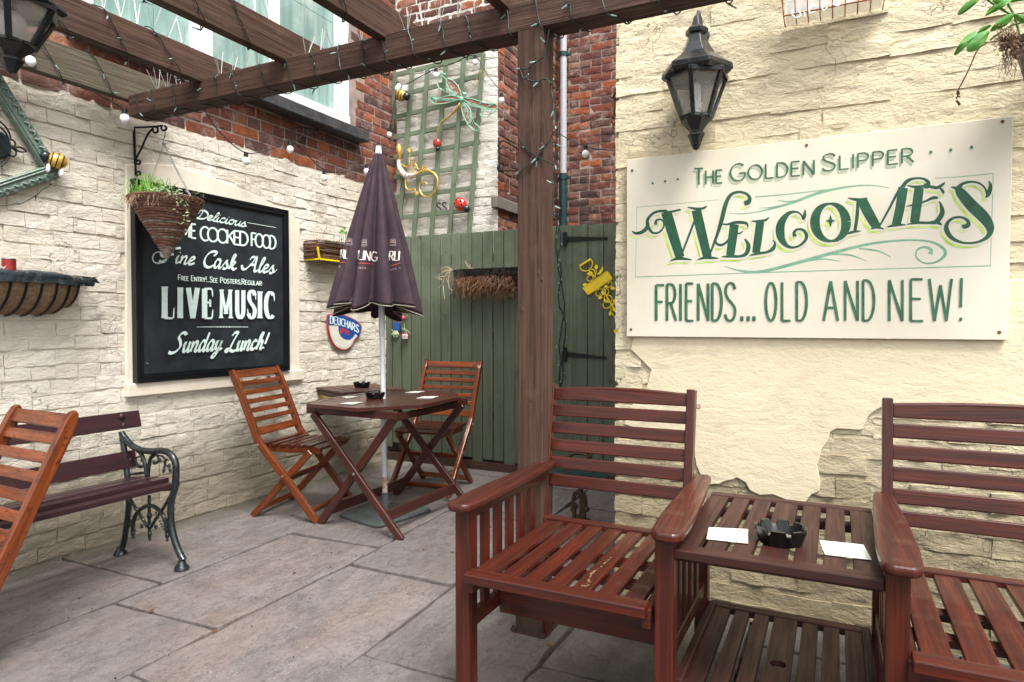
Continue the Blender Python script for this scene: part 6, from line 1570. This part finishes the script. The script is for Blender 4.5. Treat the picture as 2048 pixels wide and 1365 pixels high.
def chime():
    Z = lambda x, y: (780 + x / 9.75, 580 + y / 9.75); q = lambda x, y, l=0: on(1, YF - .03 - l, *Z(x, y))
    r = thing('wind_chime', 'small faded flower and strawberry chime hanging on the fence below the parasol', 'ornament', tuple(q(200, 750)))
    m = MB(); P = [q(50, 640), q(175, 640), q(185, 810), q(60, 790)]; m.prism(P, (0, .02, 0)); m.build('blue_block', 'clip_blue', r, world=True, bevel=.003)
    m = MB()
    for k in range(6): a = k * pi / 3; m.ball(q(110 + 36 * cos(a), 865 + 36 * sin(a)), .017, 8, 6, (1, .5, 1))
    m.ball(q(110, 865, .01), .013, 8, 6); m.build('flower', 'leaf_pale', r, world=True, smooth=True)
    m = MB(); m.ball(q(290, 905, .01), .032, 16, 10, (1.1, .7, .85)); s = m.build('strawberry', 'strawberry', r, world=True, smooth=True)
    m = MB()
    for i in range(4):
        for k in range(5): m.ball(q(245 + k * 22 + (i % 2) * 10, 880 + i * 22, .03), .0045, 6, 4)
    m.build('white_seeds', 'globe_white', s, world=True)
    m = MB(); m.ball(q(258, 555, .01), .022, 10, 8); m.build('pink_bead', 'strawberry', r, world=True, smooth=True)
    m = MB()
    for s_ in ([(235, 600), (235, 760)], [(275, 600), (278, 760)], [(240, 765), (285, 765), (340, 800), (395, 850)], [(240, 770), (300, 800), (330, 850)], [(20, 780), (60, 800), (40, 850)], [(20, 880), (50, 850)], [(300, 525), (345, 490)]): m.tube([q(*p) for p in cr(s_, 4)], .003, 5)
    m.build('wires', 'leaf_pale', r, world=True, kind='stuff')
chime()
# ================================================================ ironmongery
def bracket(label, plane_q, spine, arms, rr=.006, mat='iron_dull', group='wrought iron brackets'):
    pts = [plane_q(*p) for p in spine]; r = thing('iron_bracket', label, 'bracket', tuple(pts[0]), 0, group)
    m = MB(); m.tube(pts, rr, 8); m.build('back_bar', mat, r, world=True)
    for a in arms:
        m = MB(); m.tube([plane_q(*p) for p in cr(a, 6)], rr * .8, 8); m.build('scroll', mat, r, world=True, smooth=True)
    return r
YH = 2.44
hq = onY(YH)
Zb = lambda x, y: (240 + x / 4.405, 230 + y / 4.405)
hb_ = lambda x, y: hq(*Zb(x, y))
bracket('twisted black iron hanging bracket above the black pub board', hb_, [(122, 115), (130, 330), (137, 530)],
        [[(135, 400), (165, 340), (195, 285), (215, 235), (250, 165), (290, 120)], [(135, 425), (165, 435), (180, 415), (160, 400), (145, 412)], [(137, 530), (165, 535), (180, 512), (160, 500), (145, 512)], [(285, 125), (300, 155), (330, 150), (330, 115), (305, 105)], [(120, 112), (250, 108), (340, 100), (372, 96)], [(365, 95), (368, 130), (395, 138), (410, 118), (395, 98)]], .007)
sq = lambda x, y: onX(XS + .06)(600 + x / 2.904, y / 2.904)
bracket('black scrolled iron bracket on the raw brick side of the chimney wall', sq, [(1155, 800), (1157, 1000)], [[(1270, 870), (1190, 822), (1160, 830), (1150, 850), (1168, 862), (1180, 845)], [(1270, 992), (1160, 992), (1150, 965), (1168, 950), (1185, 965), (1175, 985)]], .008)
lq = lambda x, y: onX(XL + .07)(x / 2.904, y / 2.904)
bracket('small black iron bracket with scrolled end on the brick under the window sill', lq, [(1700, 740), (1690, 880)], [[(1700, 745), (1770, 742), (1850, 758)], [(1690, 850), (1730, 810), (1790, 765)], [(1785, 745), (1765, 765), (1785, 785), (1805, 768), (1790, 752)], [(1835, 752), (1822, 772), (1842, 788), (1855, 768)]], .006)
def chain(label):
    q = onY(2.9); a, b = q(1228, 195), q(1231, 268)
    r = thing('rusty_chain', label, 'chain', tuple(a))
    m = MB(); m.tube([q(*p) for p in cr([(1249, 168), (1240, 178), (1232, 185), (1227, 195), (1230, 200)], 4)], .0045, 6); m.build('hook', 'iron_dull', r, world=True)
    for k, (x, y) in enumerate([(1230 + dx, 200 + j * 10.5) for j in range(7) for dx in ((-3, 3) if j < 5 else (0,))]):
        m = MB(); c = q(x, y); R_ = Matrix.Rotation(k * 1.3, 3, 'Z')
        m.tube([c + R_ @ Vector((.010 * cos(t * pi / 5), 0, .0165 * sin(t * pi / 5))) for t in range(10)], .003, 6, closed=True); m.build('link', 'copper', r, world=True, smooth=True)
chain('bunch of rusty copper coloured chain links hooked on the corner of the cream wall')
# ================================================================ baskets
def cone_basket():
    rim_l, rim_r, tipp = hq(264, 398), hq(406, 402), hq(328, 515); c = (rim_l + rim_r) / 2; R0 = 71 * (c - ORG).dot(_F) / FPX * .95; zr = c.z; zt = tipp.z
    r = thing('hanging_basket', 'cone shaped woven hanging basket with chains in front of the black board', 'hanging basket', (c.x, c.y, zt))
    m, g = MB(), MB(); rnd = random.Random(4); n = 25
    core = MB(); core.lathe([(.001, zt + .012), (R0 * .98 - .004, zr - .006), (R0 * .9, zr - .02), (.001, zr - .05)], (c.x, c.y, 0), 40); core.build('lining', 'wicker_dark', r, world=True)
    for k in range(n):
        t = k / (n - 1); z = zt + (zr - zt) * t; rr = .006 + (R0 - .006) * t; braided = k in (8, 11, 14, 17, 20) or k < 5 or k > 21
        mm = g if (k < 5 or k in (8, 11, 14)) else m
        N = 26 + int(30 * t); wob = rnd.uniform(0, 6)
        P = [Vector((c.x + (rr + .002 * sin(a * 5 + wob)) * cos(a), c.y + (rr + .002 * sin(a * 5 + wob)) * sin(a), z + .003 * sin(a * 3 + wob))) for a in [2 * pi * i / N for i in range(N)]]
        if braided:
            for ph in (0, pi):
                Q = []
                for i in range(N * 2):
                    a = 2 * pi * i / (N * 2); w_ = i * pi / 2 * 1.0 + ph; Q.append(Vector((c.x + (rr + .004 * cos(w_)) * cos(a), c.y + (rr + .004 * cos(w_)) * sin(a), z + .0045 * sin(w_))))
                mm.tube(Q, .0052, 5, closed=True)
        else: mm.tube(P, .0085, 6, closed=True)
    for k in range(26):
        t = rnd.uniform(.1, .95); a = rnd.uniform(0, 6.28); z = zt + (zr - zt) * t; rr = R0 * t + .004; p = Vector((c.x + rr * cos(a), c.y + rr * sin(a), z)); m.tube([p, p + Vector((rnd.uniform(-.02, .02), rnd.uniform(-.01, .01), rnd.uniform(-.012, .012)))], .0016, 4)
    m.build('coils', 'wicker_dark', r, world=True, smooth=True); g.build('pale_coils', 'wicker_grey', r, world=True, smooth=True)
    top = hq(328, 262); hub = hq(328, 288)
    hk = MB(); hk.tube([Vector(p) for p in cr([tuple(top + Vector((.0, 0, .01))), tuple(top + Vector((.01, 0, -.02))), tuple(hub + Vector((-.004, 0, .02))), tuple(hub)], 5)], .0028, 6); hk.lathe([(.006, .012), (.01, 0), (.006, -.008)], hub, 8); hk.build('hook', 'can_metal', r, world=True)
    for k, a in enumerate((pi, 0, 1.4)):
        e = Vector((c.x + R0 * .97 * cos(a + .1), c.y + R0 * .97 * sin(a + .1), zr)); L = (e - hub).length; nl = int(L / .0165); m = MB()
        for i in range(nl):
            p = hub.lerp(e, (i + .5) / nl) + Vector((0, 0, -.012 * sin(pi * i / nl))); d = (e - hub).normalized(); x, y, _ = frame_of(d); s_ = x if i % 2 else y
            m.tube([p + d * (.0115 * cos(t * pi / 4)) + s_ * (.0048 * sin(t * pi / 4)) for t in range(8)], .0013, 4, closed=True)
        m.build('chain', 'spike_wire', r, world=True)
    # planting: grass on the left, small variegated leaves on the right, moss and roots over the rim
    m = MB()
    for k in range(80):
        b0 = Vector((c.x - R0 * rnd.uniform(.3, .95), c.y + rnd.uniform(-.1, .08), zr)); dx = rnd.uniform(-.10, .17); hh = rnd.uniform(.05, .13); P = [b0, b0 + Vector((dx * .3, rnd.uniform(-.02, 0), hh * .8)), b0 + Vector((dx * .7, -.02, hh)), b0 + Vector((dx * 1.1, -.03, hh * rnd.uniform(-.3, .9)))]
        P = [Vector(p) for p in cr([tuple(p) for p in P], 3)]; s_ = Vector((0, 1, 0)) if k % 2 else Vector((.5, .8, 0)); b_ = len(m.v); nP = len(P)
        for i, p in enumerate(P): w_ = .0028 * (1 - i / nP) + .0003; m.v += [p - Vector((w_, 0, 0)), p + Vector((w_, .001, 0))]
        for i in range(nP - 1): m.face((b_ + 2 * i, b_ + 2 * i + 1, b_ + 2 * i + 3, b_ + 2 * i + 2))
    o = m.build('grass_tuft', 'leaf_grass', r, world=True, kind='stuff')
    def leaves(nm, mat, n, fn, s0, s1, seed):
        m = MB(); rn = random.Random(seed)
        for k in range(n):
            p = fn(rn); s_ = rn.uniform(s0, s1); x = Vector((rn.uniform(-1, 1), rn.uniform(-1, 1), rn.uniform(-.4, .4))).normalized(); y = x.cross(Vector((rn.uniform(-.5, .5), rn.uniform(-.9, -.1), rn.uniform(.4, 1)))).normalized(); z = x.cross(y)
            b_ = len(m.v); m.v += [p + x * s_ * u + y * s_ * v + z * s_ * w_ for u, v, w_ in ((-.9, 0, 0), (-.35, .45, .12), (.35, .4, .1), (.9, 0, -.1), (.35, -.4, .1), (-.35, -.45, .12), (0, 0, 0))]
            for i in range(6): m.face((b_ + i, b_ + (i + 1) % 6, b_ + 6))
        return m.build(nm, mat, r, world=True, kind='stuff')
    leaves('trailing_leaves', 'leaf_pale', 190, lambda rn: Vector((c.x + rn.uniform(-.06, R0 * 1.0), c.y + rn.uniform(-.16, .12), zr + rn.uniform(-.005, .05))), .008, .017, 3)
    leaves('trailing_leaves', 'leaf_pale', 80, lambda rn: (lambda t: Vector((c.x + R0 * (.85 + .42 * t), c.y - .05 + rn.uniform(-.06, .03), zr + .01 - .2 * t * t + rn.uniform(-.02, .015))))(rn.random()), .007, .013, 5)
    leaves('dry_leaves', 'wicker_grey', 40, lambda rn: Vector((c.x - R0 * rn.uniform(.8, 1.25), c.y + rn.uniform(-.06, .06), zr + rn.uniform(-.03, .035))), .006, .012, 9)
    m = MB()
    for k in range(110):
        a = rnd.uniform(pi, 2 * pi) if k < 80 else rnd.uniform(0, pi); p = Vector((c.x + R0 * cos(a), c.y + R0 * sin(a), zr + .004)); clump = .09 if abs(cos(a) + .1) < .25 or abs(cos(a) - .55) < .12 else .04
        d = [p]; 
        for q_ in range(4): d.append(d[-1] + Vector((rnd.uniform(-.014, .014), rnd.uniform(-.012, .003), -clump * rnd.uniform(.1, .3))))
        m.tube(d, .0011, 3, False)
    m.build('roots', 'root', r, world=True, kind='stuff')
cone_basket()
def manger(label, T_, u0, u1, depth, height, rib, coir, opts):
    """half-round wall basket: T_(u, out, z) -> point; rim at z=0"""
    r = thing('wall_basket', label, 'wall basket', tuple(T_((u0 + u1) / 2, 0, 0)), 0, 'half round iron wall baskets')
    n, k_ = 34, 9; m = MB(); rnd = random.Random(opts.get('seed', 1))
    def prof(u, t, g=0):
        e = min(1, min(u - u0, u1 - u) / (depth * .9)); e = max(e, 0) ** .55 * .72 + .28; a = t * pi / 2
        return (depth * e * cos(a) + g * cos(a)) if True else 0, -height * (e * .75 + .25) * sin(a) - g * sin(a)
    for i in range(n + 1):
        u = u0 + (u1 - u0) * i / n
        for j in range(k_ + 1):
            o, z = prof(u, j / k_); nn = .007 * noise.noise(Vector((u * 25, j * .9, 3))); m.v.append(T_(u, max(o + nn, .004), z + nn * .6))
    for i in range(n):
        for j in range(k_): a = i * (k_ + 1) + j; m.face((a, a + 1, a + k_ + 2, a + k_ + 1))
    e0 = len(m.v); m.v.append(T_(u0, .01, -.01)); m.v.append(T_(u1, .01, -.01))
    for j in range(k_): m.face((e0, j + 1, j)); m.face((e0 + 1, n * (k_ + 1) + j, n * (k_ + 1) + j + 1))
    m.build('coir_liner', coir, r, world=True, smooth='all')
    m = MB(); m.poly([T_(u0 + .02, .01, -.018), T_(u1 - .02, .01, -.018), T_(u1 - .05, depth * .93, -.018), T_(u0 + .05, depth * .93, -.018)]); m.build('compost', 'compost', r, world=True)
    m = MB(); P = [T_(u0, .0, .0)] + [T_(u0 + (u1 - u0) * i / 30, prof(u0 + (u1 - u0) * i / 30, 0, .006)[0], .0) for i in range(31)] + [T_(u1, 0, 0)]
    m.tube(P, .006, 6); m.build('rim_bar', 'iron_dull', r, world=True)
    u = u0 + opts.get('r0', .04)
    while u < u1 - .02:
        m = MB(); P = [T_(u + opts.get('skew', 0) * t / 8, *prof(u, t / 8, .008)) for t in range(9)]; up = T_(u, 1, 0) - T_(u, 0, 0)
        for a, b in zip(P, P[1:]): m.bar(a, b + (b - a) * .1, rib, .004, tuple((a + b) / 2 - T_(u, 0, 0)))
        m.build('rib', 'iron_dull', r, world=True); u += opts.get('step', .066)
    return r, prof
def left_manger():
    q = onX(XL + .19); a = q(5, 553).z; yR = onX(XL + .02)(172, 580).y
    T_ = lambda u, o, z: Vector((XL + .012 + o, u, 1.435 + z))
    r, prof = manger('half round iron wall basket with coir liner and torn black plastic by the left edge', T_, 1.12, 2.10, .17, .185, .010, 'coir', dict(r0=.05, step=.068, seed=2, skew=-.01))
    m = MB(); n = 90; rows = 6; u0, u1 = 1.12, 2.14
    for i in range(n + 1):
        u = u0 + (u1 - u0) * i / n; o = prof(min(u, 2.09), 0, .012)[0]
        for j in range(rows):
            t = j / (rows - 1); nn = noise.noise(Vector((u * 14, t * 2, 1))) + .5 * noise.noise(Vector((u * 40, t * 3, 4)))
            m.v.append(T_(u + .008 * nn, o * (1.02 if t > .25 else .93) + .012 * nn * t + .004, .018 * (1 - abs(t - .25) * 1.5) - .045 * max(t - .25, 0) * (1 + .5 * nn) + .008 * nn))
    for i in range(n):
        for j in range(rows - 1): a = i * rows + j; m.face((a, a + 1, a + rows + 1, a + rows))
    for k in range(5):
        p = T_(2.1 + .012 * k, .12 - .02 * k, .01); rn = random.Random(k); m.prism([p + Vector((rn.uniform(-.02, .02), rn.uniform(-.03, .05), rn.uniform(-.03, .02))) for _ in range(4)], (.003, 0, 0))
    m.build('plastic_liner', 'bin_liner', r, world=True, smooth='all')
    m = MB(); P = [T_(u0 + (u1 - u0) * i / 40, .012, .012 + .01 * noise.noise(Vector((i * .5, 0, 0)))) for i in range(41)]; m.tube(P, .012, 6); m.build('liner_back_edge', 'bin_liner', r, world=True, smooth=True)
    c = onX(XL + .10)(18, 545)
    g = thing('tin_can', 'red printed tin can standing in the left wall basket', 'can', (c.x, c.y, 1.43))
    m = MB(); m.lathe([(.029, 0), (.029, .075)], (0, 0, 0), 20); m.build('label_band', 'can_red', g, smooth=True)
    m = MB(); m.lathe([(.027, -.02), (.0275, .0)], (0, 0, 0), 20); m.lathe([(.0285, .0755), (.030, .078), (.029, .082), (.026, .082), (.026, .078), (.001, .076)], (0, 0, 0), 20); m.build('metal_rim', 'can_metal', g, smooth=True)
    m = MB(); put = lambda x, y, l: Vector((.0295 * cos(x), .0295 * sin(x), y)) * 1.0 + Vector((cos(x), sin(x), 0)) * (.0004 + l)
    p = Pen(put); p.ribbon([(-2.1, .03), (-1.7, .042), (-1.2, .034), (-.8, .045)], [.004, .007, .006, .003]); p.ribbon([(-1.9, .018), (-1.3, .022), (-.9, .016)], [.003, .005, .002]); p.mb.build('white_print', 'clip_cream', g)
left_manger()
def fence_manger():
    zr = onY(YF - .16)(950, 539).z; x0 = onY(YF - .1)(903, 540).x; T_ = lambda u, o, z: Vector((u, YF - .012 - o, zr + z))
    r, prof = manger('half round iron basket of shaggy coir and black plastic on the green fence', T_, x0, x0 + .86, .16, .16, .004, 'coir_red', dict(r0=.03, step=.046, seed=5)) 
    rnd = random.Random(9); m, m2 = MB(), MB()
    for k in range(1700):
        u = x0 + rnd.uniform(.02, .6 if k % 4 else .84); t = rnd.uniform(.1, 1) ** .7; o, z = prof(u, t, .006); p = T_(u, o, z); d = [p]
        L = rnd.uniform(.006, .022) * (1 + 1.2 * t)
        v = Vector((rnd.uniform(-1, 1), -rnd.uniform(0, .9), rnd.uniform(-1.4, .3)))
        for q_ in range(3): d.append(d[-1] + v * L * .5 + Vector((rnd.uniform(-1, 1), rnd.uniform(-1, .3), rnd.uniform(-1, .2))) * L * .4)
        (m if k % 3 else m2).tube(d, .0009, 3, False)
    m.build('coir_strands', 'coir_red', r, world=True, kind='stuff'); m2.build('pale_strands', 'root', r, world=True, kind='stuff')
    m = MB(); n = 30
    for i in range(n + 1):
        u = x0 + .02 + .82 * i / n
        for j in range(5):
            lim = (.22 if i < 14 else .62) * (1 + .25 * noise.noise(Vector((i * .6, 0, 2)))); t = j / 4 * lim; o, z = prof(u, t, .010 + .004 * noise.noise(Vector((i * .9, j, 7)))); m.v.append(T_(u, o, z + .004))
    for i in range(n):
        for j in range(4): a = i * 5 + j; m.face((a, a + 1, a + 6, a + 5))
    m.build('plastic_liner', 'black_liner', r, world=True, smooth='all')
    Z = lambda x, y: (860 + x / 9.75, 500 + y / 9.75); q = lambda x, y: on(1, YF - .14, *Z(x, y)); m = MB()
    for s in ([(420, 380), (340, 340), (260, 350), (200, 375)], [(440, 390), (330, 390), (220, 430)], [(430, 400), (300, 420), (190, 480), (110, 550)], [(420, 410), (340, 450), (285, 520), (270, 600), (230, 680), (170, 745)], [(400, 400), (375, 480), (360, 580), (365, 680), (375, 740), (420, 790), (410, 840), (370, 870)], [(300, 520), (200, 530), (160, 550), (165, 580)], [(320, 560), (350, 640)], [(255, 700), (265, 820), (275, 900), (290, 960)], [(240, 590), (180, 560)], [(390, 430), (300, 500), (400, 515)], [(770, 360), (720, 280), (690, 240), (720, 205)], [(775, 330), (780, 280)], [(770, 370), (840, 355)], [(420, 395), (380, 350), (330, 335)]):
        c_ = cr(s, 4); m.tube([q(*p) for p in c_], 0, 5, rs=[.0042 * (1 - .6 * i / len(c_)) for i in range(len(c_))])
    m.build('bare_roots', 'root_pale', r, world=True, kind='stuff')
fence_manger()
def twig_basket():
    r = thing('twig_basket', 'small twig basket planter on a yellow bracket against the white wall', 'wall basket', (XL + .1, 3.95, 1.68)); rnd = random.Random(2); m, m2 = MB(), MB()
    y0, y1, z0, z1 = 3.76, 4.28, 1.70, 1.835
    for k in range(120):
        t = rnd.random(); z = z0 + (z1 - z0) * t; o = .105 + .055 * t + rnd.uniform(-.008, .008); a, b = y0 + .02 * (1 - t) + rnd.uniform(-.01, .1), y1 - rnd.uniform(0, .15)
        (m if k % 2 else m2).tube([(XL + o, a, z), (XL + o + rnd.uniform(-.006, .006), (a + b) / 2, z + rnd.uniform(-.008, .008)), (XL + o, b, z + rnd.uniform(-.006, .006))], rnd.uniform(.002, .0042), 5)
        if k % 3 == 0: m2.tube([(XL + .01, y0 + rnd.uniform(-.004, .02), z), (XL + o, y0 + rnd.uniform(-.004, .01), z + rnd.uniform(-.005, .005))], rnd.uniform(.002, .004), 5)
    for k in range(60):
        y = rnd.uniform(y0, y1); p = Vector((XL + .15 + rnd.uniform(-.03, .02), y, z1 - .01)); m.tube([p, p + Vector((rnd.uniform(-.02, .02), rnd.uniform(-.05, .05), rnd.uniform(.0, .02)))], .002, 4)
    m.build('twigs', 'twig', r, world=True); m2.build('dark_twigs', 'stem_brown', r, world=True)
    m = MB(); m.box((XL + .012, y0 + .03, z0), (XL + .12, y1 - .02, z1 - .03)); m.build('soil', 'compost', r, world=True)
    m = MB(); m.bar((XL + .145, y0 + .02, z0 - .012), (XL + .145, 4.25, z0 - .012), .018, .012); m.bar((XL + .145, y0 + .02, z0 - .012), (XL + .152, y0 - .006, z1 - .06), .014, .012); m.bar((XL + .01, y0 + .02, z0 - .012), (XL + .145, y0 + .02, z0 - .012), .016, .012); m.bar((XL + .01, 4.2, z0 - .012), (XL + .145, 4.2, z0 - .012), .016, .012); m.build('yellow_bracket', 'yellow', r, world=True, bevel=.002)
    m = MB(); st = MB()
    for (x, y, s_) in ((684, 462, .03), (688, 457, .024), (692, 466, .026), (680, 466, .018), (678, 484, .014), (683, 480, .016), (668, 474, .012)):
        p = onX(XL + .13)(x, y)
        for k in range(3):
            a = k * 2.1; m.prism([p + Vector((rnd.uniform(-.2, .2) * s_, s_ * .8 * cos(a + t), s_ * .5 * sin(a + t))) for t in (0, .9, 1.8)] + [p], (.001, 0, 0))
        st.tube([p, Vector((XL + .13, p.y - .01, z1 - .02))], .002, 4)
    m.build('leaves', 'leaf_green', r, world=True); st.build('stems', 'stem_green', r, world=True)
twig_basket()
def empty_frame():
    q = onX(XL + .045); c = q(128, 352); d1 = (q(4, 168) - q(104, 330)).normalized(); d2 = (q(0, 400) - q(125, 356)).normalized()
    L = .66; n = Vector((1, 0, 0)); C0 = c; P1 = C0 + d1 * L; P2 = C0 + d2 * L; P3 = C0 + d1 * L + d2 * L
    r = thing('empty_frame', 'green ornate picture frame hung cornerwise and filled with iron scrollwork', 'frame', tuple((C0 + P3) / 2))
    cen = (C0 + P3) / 2; w_ = .072
    for a, b in ((C0, P1), (P1, P3), (P3, P2), (P2, C0)):
        ai, bi = a + (cen - a).normalized() * w_ * 1.42, b + (cen - b).normalized() * w_ * 1.42
        m = MB(); m.prism([a, b, bi, ai], (-.03, 0, 0)); s = m.build('frame_side', 'frame_green', r, world=True, bevel=.006, seg=2)
        m = MB(); k0, k1 = a.lerp(ai, .3), b.lerp(bi, .3); nk = 30; d = (k1 - k0).normalized(); y = n.cross(d)
        for i in range(nk):
            p = k0.lerp(k1, (i + .5) / nk); m.tube([p + d * .008 * sin(t * 1.2) * (1 if i % 2 else -1) + y * (.010 * (t - 2) / 2) + n * (.006 - .0015 * (t - 2) ** 2) for t in range(5)], .0045, 5)
        for f in (.72, .9): m.tube([a.lerp(ai, f) + n * .003, b.lerp(bi, f) + n * .003], .005, 6)
        m.build('carved_moulding', 'frame_green', s, world=True, smooth=True)
    Zq = lambda x, y: onX(XL + .04)(x / 4.55, 160 + y / 4.55); m = MB()
    for s in ([(0, 380), (60, 440), (95, 520), (80, 550), (110, 545), (140, 580), (120, 612), (95, 600), (85, 575)], [(0, 430), (50, 480), (78, 540)], [(15, 530), (40, 580), (90, 612), (130, 620)], [(130, 620), (180, 615), (240, 650), (180, 655), (130, 620)], [(20, 660), (60, 625), (130, 620)], [(120, 625), (148, 660), (130, 695), (95, 690), (80, 665), (100, 655)], [(0, 790), (50, 750), (85, 700), (78, 680)], [(0, 745), (45, 715), (75, 670)]):
        m.tube([Zq(*p) for p in cr(s, 5)], .0042, 6)
    m.build('scrollwork', 'iron_dull', r, world=True, smooth=True)
    m = MB(); p = Zq(-40, 585); m.lathe([(.001, .012), (.06, .01), (.068, 0)][::-1], p, 24, (1, 0, 0)); m.build('dark_disc', 'steel_blue_black', r, world=True, smooth=True)
empty_frame()
def wire_basket():
    r = thing('wire_basket', 'rusty wire basket with clear ribbed plastic lining high on the cream wall', 'wall basket', (-.03, YR - .1, 2.36)); x0, x1, z0, z1 = -.195, .14, 2.372, 2.66; yb, yf = YR - .015, YR - .12
    m = MB()
    for z in (z0, z0 + .1, z0 + .2, z1):
        g = (z - z0) * .12; m.tube([(x0 - g, yb, z), (x0 - g, yf - g, z), (x1 + g, yf - g, z), (x1 + g, yb, z)], .003, 6)
    for k in range(9):
        x = x0 + (x1 - x0) * k / 8; m.tube([(x, yb, z0), (x, yf, z0), (x + (x + .03) * .1, yf - .035, z1)], .0022, 5)
    for y in (yf + .035, yf + .07): m.tube([(x0, y, z0), (x0 - .03, y, z1)], .002, 5)
    m.build('wires', 'copper', r, world=True, smooth=True)
    m = MB(); nx = 40
    for i in range(nx + 1):
        x = x0 + .005 + (x1 - x0 - .01) * i / nx
        for j in range(9): m.v.append(Vector((x, yf + .008 - .03 * j / 8 + .006 * noise.noise(Vector((i * .5, j * .9, 0))), z0 + .006 + .26 * j / 8)))
    for i in range(nx):
        for j in range(8): a = i * 9 + j; m.face((a, a + 1, a + 10, a + 9))
    m.poly([(x0 + .005, yf + .01, z0 + .006), (x1 - .005, yf + .01, z0 + .006), (x1 - .005, yb, z0 + .006), (x0 + .005, yb, z0 + .006)])
    m.build('plastic_lining', 'plastic_clear', r, world=True, smooth='all')
    m = MB(); Z = lambda x, y: on(1, yf - .004, 1550 + x / 4.112, y / 4.112)
    for s in ([(150, 80), (140, 120), (170, 150), (210, 130), (190, 90)], [(240, 100), (245, 140)], [(330, 60), (290, 70), (285, 110), (330, 100)], [(380, 50), (400, 90), (430, 60)], [(490, 10), (480, 40), (520, 50), (540, 20)]): m.tube([Z(*p) for p in cr(s, 5)], .003, 5)
    m.build('moulded_curls', 'globe_white', r, world=True, smooth=True)
wire_basket()
def pot_plant():
    YQ = YR - .2; Z = lambda x, y: (1550 + x / 4.112, y / 4.112); q = lambda x, y, l=0: on(1, YQ - l, *Z(x, y))
    e = q(1985, 420); px = e.x + .105
    r = thing('hanging_pot', 'grey pot with trailing green leaves cut by the upper right photo edge', 'plant pot', (px, YQ, e.z - .2))
    m = MB(); zt = q(1960, 340).z; m.lathe([(.055, zt - .26), (.075, zt - .16), (.104, zt - .035), (.112, zt - .03), (.115, zt), (.104, zt), (.1, zt - .03), (.001, zt - .03)], (px, YQ, 0), 32); m.build('pot', 'pot_grey', r, world=True, smooth=True)
    m = MB(); m.tube([(px, YQ + .11, zt - .02), (px, YR, zt - .02)], .008, 6); m.tube([Vector((px + .117 * cos(t), YQ + .117 * sin(t), zt - .03)) for t in [i * pi / 10 for i in range(20)]], .005, 6, closed=True); m.build('ring_bracket', 'iron_dull', r, world=True)
    def leaf(pts, mid, l, mat='leaf_green', nm='leaf'):
        m = MB(); c = cr(pts, 3, True); n = len(c); mm = q(*mid, l + .012)
        m.v = [q(x, y, l + .02 * noise.noise(Vector((x * .01, y * .01, l * 9)))) for x, y in c] + [mm]
        for i in range(n): m.face((i, (i + 1) % n, n))
        m.v += [v + Vector((0, .0006, 0)) for v in m.v[:n + 1]]
        for i in range(n): m.face(((i + 1) % n + n + 1, i + n + 1, 2 * n + 1))
        m.build(nm, mat, r, world=True, smooth='all')
    leaf([(1468, 455), (1510, 375), (1560, 305), (1640, 258), (1662, 285), (1605, 350), (1525, 430)], (1570, 350), .06)
    leaf([(1575, 410), (1605, 345), (1680, 272), (1762, 255), (1738, 330), (1670, 408), (1605, 430)], (1680, 340), .08)
    leaf([(1660, 285), (1690, 235), (1755, 205), (1780, 215), (1720, 260)], (1715, 240), .03)
    leaf([(1500, 112), (1560, 35), (1650, -15), (1690, -10), (1610, 70), (1530, 122)], (1600, 50), .05)
    leaf([(1728, 130), (1775, 60), (1880, 0), (1960, -20), (1880, 60), (1780, 112)], (1830, 60), .04)
    leaf([(1768, 262), (1815, 190), (1895, 130), (1965, 112), (1938, 180), (1860, 235)], (1860, 190), .07)
    leaf([(1780, 30), (1830, -60), (1900, -40), (1890, 20), (1840, 55)], (1840, 0), .03); leaf([(1960, 130), (2010, 125), (2080, 160), (2100, 200), (2030, 190), (1985, 165)], (2020, 160), .06)
    leaf([(1930, 20), (1960, -40), (2100, -60), (2120, -10), (2020, 10)], (2020, -20), .02); leaf([(1730, -10), (1770, -60), (1810, -50), (1790, 0)], (1768, -30), .05)
    m = MB()
    for s in ([(1720, -20), (1820, 50), (1920, 110), (1965, 125), (1990, 200), (2020, 330)], [(1890, -20), (1930, 60), (1965, 120)], [(2060, 180), (1950, 210), (1850, 270), (1770, 330)], [(1965, 120), (2060, 140)]): m.tube([q(*p, .03) for p in cr(s, 5)], .0035, 6)
    m.build('stems', 'stem_green', r, world=True, smooth=True)
    m = MB(); m.tube([q(*p, .03) for p in cr([(1740, 360), (1665, 415), (1600, 560), (1545, 670), (1508, 738)], 5)], .0022, 5); rnd = random.Random(3)
    for k in range(22): a = (1502 + rnd.uniform(-14, 16), 745 + rnd.uniform(0, 105)); m.tube([q(*a, .03), q(a[0] + rnd.uniform(-12, 12), a[1] + rnd.uniform(5, 22), .03)], .0026, 4)
    m.build('withered_stem', 'stem_brown', r, world=True)
    m = MB()
    for k in range(260):
        a = Vector((rnd.gauss(1920, 55), rnd.gauss(340, 55))); pts = [a]
        for _ in range(3): pts.append(pts[-1] + Vector((rnd.uniform(-30, 30), rnd.uniform(-22, 30))))
        m.tube([q(p.x, p.y, .07 + rnd.uniform(-.02, .03)) for p in pts], .0012, 3, False)
    for k in range(30):
        a = Vector((rnd.uniform(1880, 2010), rnd.uniform(400, 470))); pts = [a]
        for _ in range(5): pts.append(pts[-1] + Vector((rnd.uniform(-28, 26), rnd.uniform(5, 60))))
        m.tube([q(p.x, p.y, .06) for p in pts], .0008, 3, False)
    m.build('dry_roots', 'root', r, world=True, kind='stuff')
pot_plant()
print('objects', len(bpy.data.objects))
